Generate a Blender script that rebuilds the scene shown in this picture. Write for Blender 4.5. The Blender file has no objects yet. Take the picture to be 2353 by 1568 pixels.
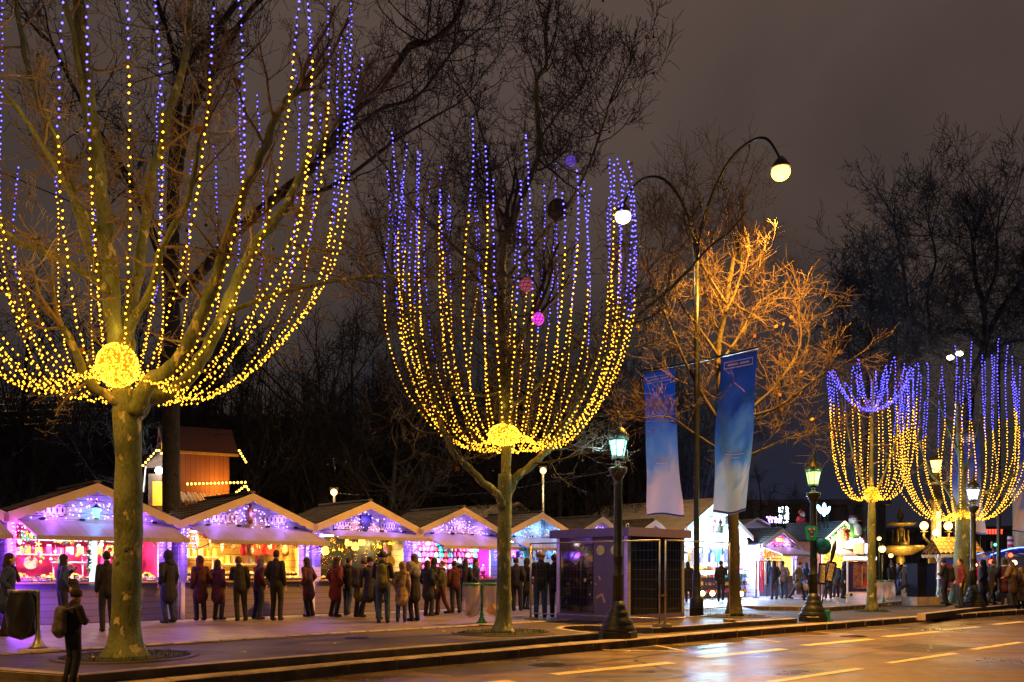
import bpy, bmesh, math, random
from mathutils import Vector, Matrix, noise as mnoise
PI = math.pi
scene = bpy.context.scene
COL = scene.collection
F, CX, HY, CAMZ = 2000.0, 1176.5, 1310.0, 1.65      # focal length and horizon in reference pixels (2353 wide)

def P(x, y, d):
    """reference pixel at a depth -> world point"""
    return Vector(((x - CX) / F * d, d, CAMZ + (HY - y) / F * d))
def G(x, y, z=0.3):
    """reference pixel on the level z -> world point"""
    d = F * (CAMZ - z) / (y - HY)
    return Vector(((x - CX) / F * d, d, z))
def GX(x, d, z=0.3):
    return Vector(((x - CX) / F * d, d, z))

# ------------------------------------------------------------------ materials
MATS = {}
def _nt(name):
    m = bpy.data.materials.new(name); m.use_nodes = True
    nt = m.node_tree
    b = nt.nodes['Principled BSDF']
    return m, nt, b
def mat(name, col, rough=0.7, metal=0.0, var=0.12, scale=6.0, bump=0.0, bscale=None, col2=None, spec=None, alpha=None, trans=0.0):
    """plain surface whose colour wanders a little (object-space noise) and that may be bumpy"""
    if name in MATS: return MATS[name]
    m, nt, b = _nt(name)
    N, L = nt.nodes, nt.links
    tc = N.new('ShaderNodeTexCoord')
    nz = N.new('ShaderNodeTexNoise'); nz.inputs['Scale'].default_value = scale; nz.inputs['Detail'].default_value = 5
    L.new(tc.outputs['Object'], nz.inputs['Vector'])
    cr = N.new('ShaderNodeValToRGB')
    c2 = col2 if col2 else tuple(min(1, c * (1 + var)) for c in col)
    c1 = tuple(c * (1 - var) for c in col)
    cr.color_ramp.elements[0].position = 0.35; cr.color_ramp.elements[1].position = 0.65
    cr.color_ramp.elements[0].color = (*c1, 1); cr.color_ramp.elements[1].color = (*c2, 1)
    L.new(nz.outputs['Fac'], cr.inputs['Fac']); L.new(cr.outputs['Color'], b.inputs['Base Color'])
    b.inputs['Roughness'].default_value = rough; b.inputs['Metallic'].default_value = metal
    if spec is not None: b.inputs['Specular IOR Level'].default_value = spec
    if alpha is not None: b.inputs['Alpha'].default_value = alpha
    if trans: b.inputs['Transmission Weight'].default_value = trans
    if bump:
        n2 = N.new('ShaderNodeTexNoise'); n2.inputs['Scale'].default_value = bscale or scale * 6; n2.inputs['Detail'].default_value = 4
        L.new(tc.outputs['Object'], n2.inputs['Vector'])
        bp = N.new('ShaderNodeBump'); bp.inputs['Strength'].default_value = bump; bp.inputs['Distance'].default_value = 0.02
        L.new(n2.outputs['Fac'], bp.inputs['Height']); L.new(bp.outputs['Normal'], b.inputs['Normal'])
    MATS[name] = m
    return m
def glow(name, col, strength, sample=False):
    """something that gives off light"""
    if name in MATS: return MATS[name]
    m, nt, b = _nt(name)
    b.inputs['Base Color'].default_value = (*[min(1, c) * 0.6 for c in col], 1)
    b.inputs['Emission Color'].default_value = (*col, 1)
    b.inputs['Emission Strength'].default_value = strength
    m.cycles.emission_sampling = 'AUTO' if sample else 'NONE'
    MATS[name] = m
    return m
def boards(name, col, pitch, axis=2, rough=0.6, var=0.1, gap=0.08, dark=0.35):
    """boards laid side by side along one object axis, dark joints between"""
    if name in MATS: return MATS[name]
    m, nt, b = _nt(name); N, L = nt.nodes, nt.links
    tc = N.new('ShaderNodeTexCoord'); sp = N.new('ShaderNodeSeparateXYZ'); L.new(tc.outputs['Object'], sp.inputs[0])
    mu = N.new('ShaderNodeMath'); mu.operation = 'MULTIPLY'; mu.inputs[1].default_value = 1 / pitch; L.new(sp.outputs[axis], mu.inputs[0])
    fr = N.new('ShaderNodeMath'); fr.operation = 'FRACT'; L.new(mu.outputs[0], fr.inputs[0])
    fl = N.new('ShaderNodeMath'); fl.operation = 'FLOOR'; L.new(mu.outputs[0], fl.inputs[0])
    wn = N.new('ShaderNodeTexWhiteNoise'); wn.noise_dimensions = '1D'; L.new(fl.outputs[0], wn.inputs['W'])
    nz = N.new('ShaderNodeTexNoise'); nz.inputs['Scale'].default_value = 7; nz.inputs['Detail'].default_value = 6; L.new(tc.outputs['Object'], nz.inputs['Vector'])
    mx = N.new('ShaderNodeMath'); mx.operation = 'ADD'; L.new(wn.outputs['Value'], mx.inputs[0]); L.new(nz.outputs['Fac'], mx.inputs[1])
    cr = N.new('ShaderNodeValToRGB'); cr.color_ramp.elements[0].position = 0.25; cr.color_ramp.elements[1].position = 1.0
    md = N.new('ShaderNodeMath'); md.operation = 'MULTIPLY'; md.inputs[1].default_value = 0.6; L.new(mx.outputs[0], md.inputs[0]); L.new(md.outputs[0], cr.inputs['Fac'])
    cr.color_ramp.elements[0].color = (*[c * (1 - var) for c in col], 1); cr.color_ramp.elements[1].color = (*[min(1, c * (1 + var)) for c in col], 1)
    gp = N.new('ShaderNodeMath'); gp.operation = 'LESS_THAN'; gp.inputs[1].default_value = gap; L.new(fr.outputs[0], gp.inputs[0])
    mc = N.new('ShaderNodeMixRGB'); mc.inputs['Color2'].default_value = (*[c * dark for c in col], 1)
    L.new(gp.outputs[0], mc.inputs['Fac']); L.new(cr.outputs['Color'], mc.inputs['Color1']); L.new(mc.outputs['Color'], b.inputs['Base Color'])
    bp = N.new('ShaderNodeBump'); bp.inputs['Strength'].default_value = 0.6; bp.inputs['Distance'].default_value = 0.01; bp.invert = True
    L.new(gp.outputs[0], bp.inputs['Height']); L.new(bp.outputs['Normal'], b.inputs['Normal'])
    b.inputs['Roughness'].default_value = rough
    MATS[name] = m
    return m
def bark(name, c_a, c_b, c_c, scale=2.4, rough=0.85):
    """plane-tree bark: two tones of grey-green with flaked cream patches"""
    if name in MATS: return MATS[name]
    m, nt, b = _nt(name); N, L = nt.nodes, nt.links
    tc = N.new('ShaderNodeTexCoord')
    mp = N.new('ShaderNodeMapping'); mp.inputs['Scale'].default_value = (1, 1, 0.55); L.new(tc.outputs['Object'], mp.inputs['Vector'])
    n1 = N.new('ShaderNodeTexNoise'); n1.inputs['Scale'].default_value = scale; n1.inputs['Detail'].default_value = 6; n1.inputs['Roughness'].default_value = 0.6; L.new(mp.outputs[0], n1.inputs['Vector'])
    r1 = N.new('ShaderNodeValToRGB'); r1.color_ramp.elements[0].position = 0.42; r1.color_ramp.elements[1].position = 0.56
    r1.color_ramp.elements[0].color = (*c_a, 1); r1.color_ramp.elements[1].color = (*c_b, 1); L.new(n1.outputs['Fac'], r1.inputs['Fac'])
    n2 = N.new('ShaderNodeTexNoise'); n2.inputs['Scale'].default_value = scale * 2.6; n2.inputs['Detail'].default_value = 4; L.new(mp.outputs[0], n2.inputs['Vector'])
    r2 = N.new('ShaderNodeValToRGB'); r2.color_ramp.elements[0].position = 0.60; r2.color_ramp.elements[1].position = 0.64; L.new(n2.outputs['Fac'], r2.inputs['Fac'])
    mc = N.new('ShaderNodeMixRGB'); mc.inputs['Color2'].default_value = (*c_c, 1); L.new(r2.outputs['Color'], mc.inputs['Fac']); L.new(r1.outputs['Color'], mc.inputs['Color1'])
    n3 = N.new('ShaderNodeTexNoise'); n3.inputs['Scale'].default_value = 26; n3.inputs['Detail'].default_value = 4; L.new(mp.outputs[0], n3.inputs['Vector'])
    r3 = N.new('ShaderNodeValToRGB'); r3.color_ramp.elements[0].position = 0.3; r3.color_ramp.elements[1].position = 0.5
    r3.color_ramp.elements[0].color = (0.45, 0.42, 0.4, 1); r3.color_ramp.elements[1].color = (1, 1, 1, 1); L.new(n3.outputs['Fac'], r3.inputs['Fac'])
    mm = N.new('ShaderNodeMixRGB'); mm.blend_type = 'MULTIPLY'; mm.inputs['Fac'].default_value = 0.8; L.new(mc.outputs['Color'], mm.inputs['Color1']); L.new(r3.outputs['Color'], mm.inputs['Color2'])
    L.new(mm.outputs['Color'], b.inputs['Base Color'])
    bp = N.new('ShaderNodeBump'); bp.inputs['Strength'].default_value = 0.7; bp.inputs['Distance'].default_value = 0.02
    ad = N.new('ShaderNodeMath'); ad.operation = 'SUBTRACT'; L.new(n3.outputs['Fac'], ad.inputs[0]); L.new(r2.outputs['Color'], ad.inputs[1]); L.new(ad.outputs[0], bp.inputs['Height'])
    L.new(bp.outputs['Normal'], b.inputs['Normal']); b.inputs['Roughness'].default_value = rough
    MATS[name] = m
    return m

# ------------------------------------------------------------------ mesh collector
class MB:
    def __init__(s): s.v = []; s.f = []; s.m = []; s.mi = 0; s.sm = []
    def add(s, vs, fs, smooth=False):
        o = len(s.v); s.v.extend([tuple(v) for v in vs])
        for f in fs:
            s.f.append([i + o for i in f]); s.m.append(s.mi); s.sm.append(smooth)
    def box(s, c, d, M=None):
        x, y, z = d[0] / 2, d[1] / 2, d[2] / 2
        vs = [Vector((sx * x, sy * y, sz * z)) for sz in (-1, 1) for sy in (-1, 1) for sx in (-1, 1)]
        if M is not None: vs = [M @ v for v in vs]
        vs = [v + Vector(c) for v in vs]
        s.add(vs, [(0, 2, 3, 1), (4, 5, 7, 6), (0, 1, 5, 4), (2, 6, 7, 3), (0, 4, 6, 2), (1, 3, 7, 5)]); return s
    def bar(s, a, b, w, h=None, up=(0, 0, 1)):
        """square bar between two points"""
        a, b = Vector(a), Vector(b); h = h or w
        d = (b - a).normalized(); u = Vector(up)
        if abs(d.dot(u)) > 0.98: u = Vector((0, 1, 0))
        x = d.cross(u).normalized() * w / 2; y = x.cross(d).normalized() * h / 2
        vs = [a - x - y, a + x - y, a + x + y, a - x + y, b - x - y, b + x - y, b + x + y, b - x + y]
        s.add(vs, [(0, 1, 2, 3), (7, 6, 5, 4), (0, 4, 5, 1), (1, 5, 6, 2), (2, 6, 7, 3), (3, 7, 4, 0)]); return s
    def tube(s, pts, rad, n=8, cap=True, smooth=True):
        pts = [Vector(p) for p in pts]
        if not isinstance(rad, (list, tuple)): rad = [rad] * len(pts)
        k = len(pts); vs = []; x = None
        for i in range(k):
            d = (pts[min(i + 1, k - 1)] - pts[max(i - 1, 0)])
            d = d.normalized() if d.length > 1e-9 else Vector((0, 0, 1))
            if x is None:
                u = Vector((0, 0, 1)) if abs(d.z) < 0.9 else Vector((1, 0, 0))
                x = d.cross(u).normalized()
            else:
                x = x - d * x.dot(d)
                x = x.normalized() if x.length > 1e-6 else d.orthogonal().normalized()
            y = d.cross(x)
            for j in range(n):
                a = 2 * PI * j / n
                vs.append(pts[i] + (x * math.cos(a) + y * math.sin(a)) * rad[i])
        fs = []
        for i in range(k - 1):
            for j in range(n):
                a, b = i * n + j, i * n + (j + 1) % n
                fs.append((a, b, b + n, a + n))
        s.add(vs, fs, smooth)
        if cap and n > 2:
            o = len(s.v) - len(vs)
            s.f.append([o + j for j in range(n)][::-1]); s.m.append(s.mi); s.sm.append(False)
            s.f.append([o + (k - 1) * n + j for j in range(n)]); s.m.append(s.mi); s.sm.append(False)
        return s
    def lathe(s, prof, n=16, c=(0, 0, 0), smooth=True, rot=0.0, sx=1, sy=1):
        c = Vector(c); vs = []
        for r, z in prof:
            for j in range(n):
                a = 2 * PI * j / n + rot
                vs.append(c + Vector((r * math.cos(a) * sx, r * math.sin(a) * sy, z)))
        fs = []
        for i in range(len(prof) - 1):
            for j in range(n):
                a, b = i * n + j, i * n + (j + 1) % n
                fs.append((a, b, b + n, a + n))
        s.add(vs, fs, smooth)
        o = len(s.v) - len(vs)
        if prof[0][0] > 1e-4: s.f.append([o + j for j in range(n)][::-1]); s.m.append(s.mi); s.sm.append(False)
        if prof[-1][0] > 1e-4: s.f.append([o + (len(prof) - 1) * n + j for j in range(n)]); s.m.append(s.mi); s.sm.append(False)
        return s
    def ball(s, c, r, n=8, rings=6, sc=(1, 1, 1), M=None):
        vs = []; c = Vector(c)
        for i in range(rings + 1):
            t = PI * i / rings
            for j in range(n):
                a = 2 * PI * j / n
                v = Vector((math.sin(t) * math.cos(a) * sc[0], math.sin(t) * math.sin(a) * sc[1], math.cos(t) * sc[2])) * r
                if M is not None: v = M @ v
                vs.append(c + v)
        fs = []
        for i in range(rings):
            for j in range(n):
                a, b = i * n + j, i * n + (j + 1) % n
                fs.append((a, a + n, b + n, b))
        s.add(vs, fs, True); return s
    def octa(s, c, r):
        x, y, z = c
        s.add([(x + r, y, z), (x - r, y, z), (x, y + r, z), (x, y - r, z), (x, y, z + r * 1.15), (x, y, z - r * 1.15)],
              [(0, 2, 4), (2, 1, 4), (1, 3, 4), (3, 0, 4), (2, 0, 5), (1, 2, 5), (3, 1, 5), (0, 3, 5)], True); return s
    def prism(s, poly, z0, z1):
        """polygon (counter-clockwise, x/y) extruded in z"""
        n = len(poly)
        s.add([(p[0], p[1], z0) for p in poly] + [(p[0], p[1], z1) for p in poly],
              [list(range(n))[::-1], list(range(n, 2 * n))] + [(i, (i + 1) % n, n + (i + 1) % n, n + i) for i in range(n)]); return s
    def plate(s, poly, y0, y1):
        """polygon in x/z given thickness in y"""
        n = len(poly)
        s.add([(p[0], y0, p[1]) for p in poly] + [(p[0], y1, p[1]) for p in poly],
              [list(range(n)), list(range(n, 2 * n))[::-1]] + [(i, n + i, n + (i + 1) % n, (i + 1) % n) for i in range(n)]); return s
    def grid(s, fn, nu, nv, smooth=True, closed=False):
        vs = [fn(i / nu, j / nv) for i in range(nu + 1) for j in range(nv + 1)]
        fs = []
        for i in range(nu):
            for j in range(nv):
                a = i * (nv + 1) + j
                fs.append((a, a + nv + 1, a + nv + 2, a + 1))
        s.add(vs, fs, smooth); return s
    def xform(s, M, start=0):
        for i in range(start, len(s.v)): s.v[i] = tuple(M @ Vector(s.v[i]))
        return s
    def build(s, name, mats, parent=None, loc=None, rotz=None):
        me = bpy.data.meshes.new(name)
        me.from_pydata(s.v, [], s.f)
        if not isinstance(mats, (list, tuple)): mats = [mats]
        for m in mats: me.materials.append(m)
        if len(mats) > 1: me.polygons.foreach_set('material_index', s.m)
        me.polygons.foreach_set('use_smooth', s.sm)
        me.update()
        o = bpy.data.objects.new(name, me); COL.objects.link(o)
        if parent is not None: o.parent = parent
        if loc is not None: o.location = loc
        if rotz is not None: o.rotation_euler = (0, 0, rotz)
        return o
def tag(o, label=None, cat=None, group=None, kind=None):
    if label: o['label'] = label
    if cat: o['category'] = cat
    if group: o['group'] = group
    if kind: o['kind'] = kind
    return o
def thing(name, label, cat, loc=(0, 0, 0), rotz=0.0, group=None):
    o = bpy.data.objects.new(name, None); COL.objects.link(o)
    o.empty_display_size = 0.2
    o.location = loc; o.rotation_euler = (0, 0, rotz)
    return tag(o, label, cat, group)
def dup(o, loc=None, rotz=None, label=None, group=None, parent=None, scale=None):
    c = o.copy(); COL.objects.link(c)
    if parent is not None: c.parent = parent
    if loc is not None: c.location = loc
    if rotz is not None: c.rotation_euler = (0, 0, rotz)
    if scale is not None: c.scale = (scale,) * 3
    if label: c['label'] = label
    if group: c['group'] = group
    for ch in list(o.children): dup(ch, parent=c)
    return c
def lamp(name, loc, col, power, radius=0.1, kind='POINT', parent=None, spot=None, aim=None):
    l = bpy.data.lights.new(name, kind); l.color = col; l.energy = power
    l.shadow_soft_size = radius
    if kind == 'SPOT': l.spot_size = spot or 2.6; l.spot_blend = 0.6
    o = bpy.data.objects.new(name, l); COL.objects.link(o); o.location = loc
    if aim is not None: o.rotation_euler = Vector(aim).to_track_quat('-Z', 'Y').to_euler()
    if parent is not None: o.parent = parent
    return o
def smooth_path(pts, per=4):
    pts = [Vector(p) for p in pts]; out = []
    for i in range(len(pts) - 1):
        a, b, c, d = pts[max(i - 1, 0)], pts[i], pts[i + 1], pts[min(i + 2, len(pts) - 1)]
        for k in range(per):
            t = k / per
            out.append(0.5 * ((2 * b) + (c - a) * t + (2 * a - 5 * b + 4 * c - d) * t * t + (3 * b - a - 3 * c + d) * t ** 3))
    out.append(pts[-1]); return out
FONT_CACHE = {}
def text_mesh(name, s, size, m, parent=None, loc=(0, 0, 0), rot=(PI / 2, 0, 0), extrude=0.003):
    c = bpy.data.curves.new(name, 'FONT'); c.body = s; c.size = size; c.extrude = extrude; c.align_x = 'CENTER'; c.align_y = 'CENTER'
    o = bpy.data.objects.new(name, c); COL.objects.link(o)
    dg = bpy.context.evaluated_depsgraph_get()
    me = bpy.data.meshes.new_from_object(o.evaluated_get(dg)); me.name = name
    bpy.data.objects.remove(o); bpy.data.curves.remove(c)
    me.materials.clear(); me.materials.append(m)
    r = bpy.data.objects.new(name, me); COL.objects.link(r)
    r.location = loc; r.rotation_euler = rot
    if parent is not None: r.parent = parent
    return r
# ------------------------------------------------------------------ ground
def asphalt(name, c1, c2, wet=True, rmin=0.25, rmax=0.6, fine=90):
    m, nt, b = _nt(name); N, L = nt.nodes, nt.links
    tc = N.new('ShaderNodeTexCoord')
    n1 = N.new('ShaderNodeTexNoise'); n1.inputs['Scale'].default_value = 0.35; n1.inputs['Detail'].default_value = 7; n1.inputs['Roughness'].default_value = 0.65; L.new(tc.outputs['Object'], n1.inputs['Vector'])
    n2 = N.new('ShaderNodeTexNoise'); n2.inputs['Scale'].default_value = fine; n2.inputs['Detail'].default_value = 3; L.new(tc.outputs['Object'], n2.inputs['Vector'])
    mx = N.new('ShaderNodeMath'); mx.operation = 'MULTIPLY_ADD'; mx.inputs[1].default_value = 0.35; L.new(n2.outputs['Fac'], mx.inputs[0]); L.new(n1.outputs['Fac'], mx.inputs[2])
    n4 = N.new('ShaderNodeTexNoise'); n4.inputs['Scale'].default_value = 3.2; n4.inputs['Detail'].default_value = 8; n4.inputs['Roughness'].default_value = .75; L.new(tc.outputs['Object'], n4.inputs['Vector'])
    m4 = N.new('ShaderNodeMath'); m4.operation = 'MULTIPLY_ADD'; m4.inputs[1].default_value = .9; m4.inputs[2].default_value = -.45; L.new(n4.outputs['Fac'], m4.inputs[0])
    a4 = N.new('ShaderNodeMath'); a4.operation = 'ADD'; L.new(m4.outputs[0], a4.inputs[0]); L.new(mx.outputs[0], a4.inputs[1]); mx = a4
    cr = N.new('ShaderNodeValToRGB'); cr.color_ramp.elements[0].position = 0.5; cr.color_ramp.elements[1].position = 0.85
    cr.color_ramp.elements[0].color = (*c1, 1); cr.color_ramp.elements[1].color = (*c2, 1); L.new(mx.outputs[0], cr.inputs['Fac']); L.new(cr.outputs['Color'], b.inputs['Base Color'])
    mpt = N.new('ShaderNodeMapping'); mpt.inputs['Rotation'].default_value = (0, 0, -.72); mpt.inputs['Scale'].default_value = (.12, 2.2, 1); L.new(tc.outputs['Object'], mpt.inputs['Vector'])
    n5 = N.new('ShaderNodeTexNoise'); n5.inputs['Scale'].default_value = 1.0; n5.inputs['Detail'].default_value = 6; L.new(mpt.outputs[0], n5.inputs['Vector'])
    r5 = N.new('ShaderNodeValToRGB'); r5.color_ramp.elements[0].position = .36; r5.color_ramp.elements[1].position = .6; r5.color_ramp.elements[0].color = (.5, .48, .46, 1); r5.color_ramp.elements[1].color = (1, 1, 1, 1); L.new(n5.outputs['Fac'], r5.inputs['Fac'])
    m5 = N.new('ShaderNodeMixRGB'); m5.blend_type = 'MULTIPLY'; m5.inputs['Fac'].default_value = 1; L.new(cr.outputs['Color'], m5.inputs['Color1']); L.new(r5.outputs['Color'], m5.inputs['Color2']); L.new(m5.outputs['Color'], b.inputs['Base Color'])
    rr = N.new('ShaderNodeMapRange'); rr.inputs[1].default_value = 0.38; rr.inputs[2].default_value = 0.62; rr.inputs[3].default_value = rmin; rr.inputs[4].default_value = rmax
    L.new(n1.outputs['Fac'], rr.inputs[0]); L.new(rr.outputs[0], b.inputs['Roughness'])
    n3 = N.new('ShaderNodeTexNoise'); n3.inputs['Scale'].default_value = 4; n3.inputs['Detail'].default_value = 8; L.new(tc.outputs['Object'], n3.inputs['Vector'])
    ad = N.new('ShaderNodeMath'); ad.operation = 'MULTIPLY_ADD'; ad.inputs[1].default_value = 0.25; L.new(n2.outputs['Fac'], ad.inputs[0]); L.new(n3.outputs['Fac'], ad.inputs[2])
    bp = N.new('ShaderNodeBump'); bp.inputs['Strength'].default_value = 0.5; bp.inputs['Distance'].default_value = 0.03; L.new(ad.outputs[0], bp.inputs['Height']); L.new(bp.outputs['Normal'], b.inputs['Normal'])
    return m
def paving(name, col, sx=0.3, sy=0.3):
    m, nt, b = _nt(name); N, L = nt.nodes, nt.links
    tc = N.new('ShaderNodeTexCoord'); mp = N.new('ShaderNodeMapping'); mp.inputs['Rotation'].default_value = (0, 0, math.radians(44)); L.new(tc.outputs['Object'], mp.inputs['Vector'])
    br = N.new('ShaderNodeTexBrick'); br.inputs['Scale'].default_value = 1; br.inputs['Brick Width'].default_value = sx; br.inputs['Row Height'].default_value = sy; br.inputs['Mortar Size'].default_value = 0.016
    br.inputs['Color1'].default_value = (*col, 1); br.inputs['Color2'].default_value = (*[c * 0.82 for c in col], 1); br.inputs['Mortar'].default_value = (*[c * 0.35 for c in col], 1)
    L.new(mp.outputs[0], br.inputs['Vector'])
    nz = N.new('ShaderNodeTexNoise'); nz.inputs['Scale'].default_value = 0.9; nz.inputs['Detail'].default_value = 8; nz.inputs['Roughness'].default_value = 0.7; L.new(tc.outputs['Object'], nz.inputs['Vector'])
    cr = N.new('ShaderNodeValToRGB'); cr.color_ramp.elements[0].position = 0.33; cr.color_ramp.elements[1].position = 0.6; cr.color_ramp.elements[0].color = (0.4, 0.38, 0.36, 1); cr.color_ramp.elements[1].color = (1, 1, 1, 1)
    L.new(nz.outputs['Fac'], cr.inputs['Fac'])
    mm = N.new('ShaderNodeMixRGB'); mm.blend_type = 'MULTIPLY'; mm.inputs['Fac'].default_value = 1; L.new(br.outputs['Color'], mm.inputs['Color1']); L.new(cr.outputs['Color'], mm.inputs['Color2']); L.new(mm.outputs['Color'], b.inputs['Base Color'])
    b.inputs['Roughness'].default_value = 0.48
    bp = N.new('ShaderNodeBump'); bp.inputs['Strength'].default_value = 0.4; bp.inputs['Distance'].default_value = 0.01; L.new(br.outputs['Color'], bp.inputs['Height']); L.new(bp.outputs['Normal'], b.inputs['Normal'])
    return m
M_road = asphalt('wet_asphalt', (0.065, 0.05, 0.036), (0.20, 0.15, 0.10), rmin=0.24, rmax=0.6)
M_walk = asphalt('sanded_pavement', (0.05, 0.042, 0.036), (0.105, 0.088, 0.072), rmin=0.5, rmax=0.85)
M_pave = paving('pale_paving', (0.24, 0.205, 0.175), .55, .4)
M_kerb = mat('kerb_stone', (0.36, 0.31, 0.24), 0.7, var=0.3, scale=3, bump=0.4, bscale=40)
M_grimeshade = mat('grimy_shaded_kerb_face', (0.075, 0.066, 0.055), 0.8, var=.4, scale=4, bump=.5, bscale=40)  # grimy kerb face, with its shade painted into the darker colour too
M_paint = mat('road_paint', (0.72, 0.62, 0.3), 0.5, var=0.25, scale=9, bump=0.2)
M_earth = mat('pit_earth', (0.035, 0.045, 0.02), 0.95, var=0.5, scale=14, bump=0.9, bscale=60)

g = MB(); g.add([(-300, -60, 0), (300, -60, 0), (300, 500, 0), (-300, 500, 0)], [(0, 1, 2, 3)])
tag(g.build('road', M_road), kind='structure')

def strip(line, back):           # polygon between a front polyline and a back polyline
    return [(p.x, p.y) for p in line] + [(p.x, p.y) for p in reversed(back)]
KERB = [Vector((-14, 2.3, 0)), Vector((-9, 7.25, 0))] + [G(x, y, 0.18) for x, y in ((400, 1562.6), (800, 1524.5), (1192, 1490.5), (1440, 1470), (1694, 1448.4), (1944.6, 1429.3), (2140, 1415.2), (2334.8, 1402))] + [Vector((27, 38.5, 0)), Vector((45, 52, 0))]
KERB = [Vector((p.x, p.y, 0)) for p in KERB]
def offset(line, d):
    out = []
    for i, p in enumerate(line):
        t = (line[min(i + 1, len(line) - 1)] - line[max(i - 1, 0)]).normalized()
        out.append(p + Vector((-t.y, t.x, 0)) * d)
    return out
far = [Vector((-95, 40, 0)), Vector((-60, 100, 0)), Vector((60, 160, 0)), Vector((110, 100, 0))]
g = MB(); g.prism(strip(offset(KERB, 0.30), [Vector((-60, 40, 0)), Vector((-40, 120, 0)), Vector((110, 130, 0)), Vector((95, 60, 0))][::1]), -0.1, 0.176)
tag(g.build('pavement', M_walk), kind='structure')
def kerb_row(name, line, w, z0, z1, seg=1.0):
    """kerb stones laid end to end along a line, with fine joints"""
    g = MB(); 
    inner = offset(line, w)
    for i in range(len(line) - 1):
        a, b, c, d = line[i], line[i + 1], inner[i + 1], inner[i]
        n = max(1, round((b - a).length / seg))
        for k in range(n):
            t0, t1 = k / n + 0.004 / seg, (k + 1) / n - 0.004 / seg
            q = [a.lerp(b, t0), a.lerp(b, t1), d.lerp(c, t1), d.lerp(c, t0)]
            j = random.Random(i * 31 + k).uniform(-0.004, 0.004)
            e = 0.02
            nn = (q[3] - q[0]).normalized() * e
            vs = [(p.x, p.y, z0) for p in q] + [(q[0].x, q[0].y, z1 + j - e), (q[1].x, q[1].y, z1 + j - e), (q[1].x + nn.x, q[1].y + nn.y, z1 + j), (q[0].x + nn.x, q[0].y + nn.y, z1 + j), (q[2].x, q[2].y, z1 + j), (q[3].x, q[3].y, z1 + j)]
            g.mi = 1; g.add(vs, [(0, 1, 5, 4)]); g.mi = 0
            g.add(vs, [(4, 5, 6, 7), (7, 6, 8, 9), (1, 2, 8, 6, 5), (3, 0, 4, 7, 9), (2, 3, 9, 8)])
    return tag(g.build(name, [M_kerb, M_grimeshade]), kind='structure')
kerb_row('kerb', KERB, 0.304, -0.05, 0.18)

U1 = [G(x, y, 0.30) for x, y in ((-330, 1526), (0, 1539.6), (182, 1552.3), (500, 1525), (850, 1497), (1192, 1470), (1376, 1456))]
U1b = [G(x, y, 0.30) for x, y in ((1376, 1456), (1330, 1449.5), (1290, 1444), (1300, 1440), (1345, 1437.5), (1500, 1440))]
U2 = [G(x, y, 0.30) for x, y in ((1500, 1444), (1568, 1440), (1693.7, 1430.4), (1831.5, 1422))]
PAVE = [G(x, y, 0.30) for x, y in ((-400, 1533), (0, 1506.7), (334, 1485.5), (709, 1461), (1079, 1440), (1290, 1428), (1480, 1410), (1702, 1394), (1904, 1397), (1991, 1391), (2130, 1376), (2353, 1356))]
UP = [Vector((p.x, p.y, 0)) for p in U1 + U1b[1:-1] + U2]
g = MB(); g.prism([(p.x, p.y) for p in UP] + [(PAVE[7].x, PAVE[7].y)] + [(p.x, p.y) for p in PAVE[6::-1]], 0.1, 0.299)
tag(g.build('pavement', M_walk), kind='structure')
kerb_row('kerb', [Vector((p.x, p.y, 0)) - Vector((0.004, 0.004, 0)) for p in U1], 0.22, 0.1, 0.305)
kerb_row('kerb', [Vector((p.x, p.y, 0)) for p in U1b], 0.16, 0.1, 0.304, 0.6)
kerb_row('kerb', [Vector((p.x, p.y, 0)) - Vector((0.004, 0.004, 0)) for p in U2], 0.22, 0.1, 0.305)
U3 = [G(x, y, 0.30) for x, y in ((2126.8, 1411.3), (2230, 1399), (2345, 1388), (2470, 1375))]
g = MB(); g.prism([(p.x, p.y) for p in U3] + [(34, 52), (22, 52)] + [(G(2200, 1386, .3).x, G(2200, 1386, .3).y)], 0.1, 0.298)
tag(g.build('pavement', M_walk), kind='structure')
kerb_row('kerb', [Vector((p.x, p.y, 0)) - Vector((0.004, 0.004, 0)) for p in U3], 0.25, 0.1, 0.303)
# market paving, a finger's width above the pavement, its edge a thin row of setts
g = MB(); g.prism([(p.x, p.y) for p in PAVE] + [(p.x, p.y) for p in far[::-1]], 0.1, 0.325)
tag(g.build('market_paving', M_pave), kind='structure')
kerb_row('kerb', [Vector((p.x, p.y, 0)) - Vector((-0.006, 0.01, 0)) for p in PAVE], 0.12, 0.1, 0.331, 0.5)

# tree pits
def pit(c, r, z, ring=True):
    g = MB(); g.lathe([(0.001, z + 0.012), (r * 0.6, z + 0.02), (r, z + 0.008)], 28, (c.x, c.y, 0))
    tag(g.build('tree_pit', M_earth), kind='structure')
    if ring:
        g = MB(); g.lathe([(r, z - 0.02), (r + 0.005, z + 0.022), (r + 0.11, z + 0.022), (r + 0.115, z - 0.02)], 36, (c.x, c.y, 0))
        tag(g.build('pit_edging', M_walk), kind='structure')

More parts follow.
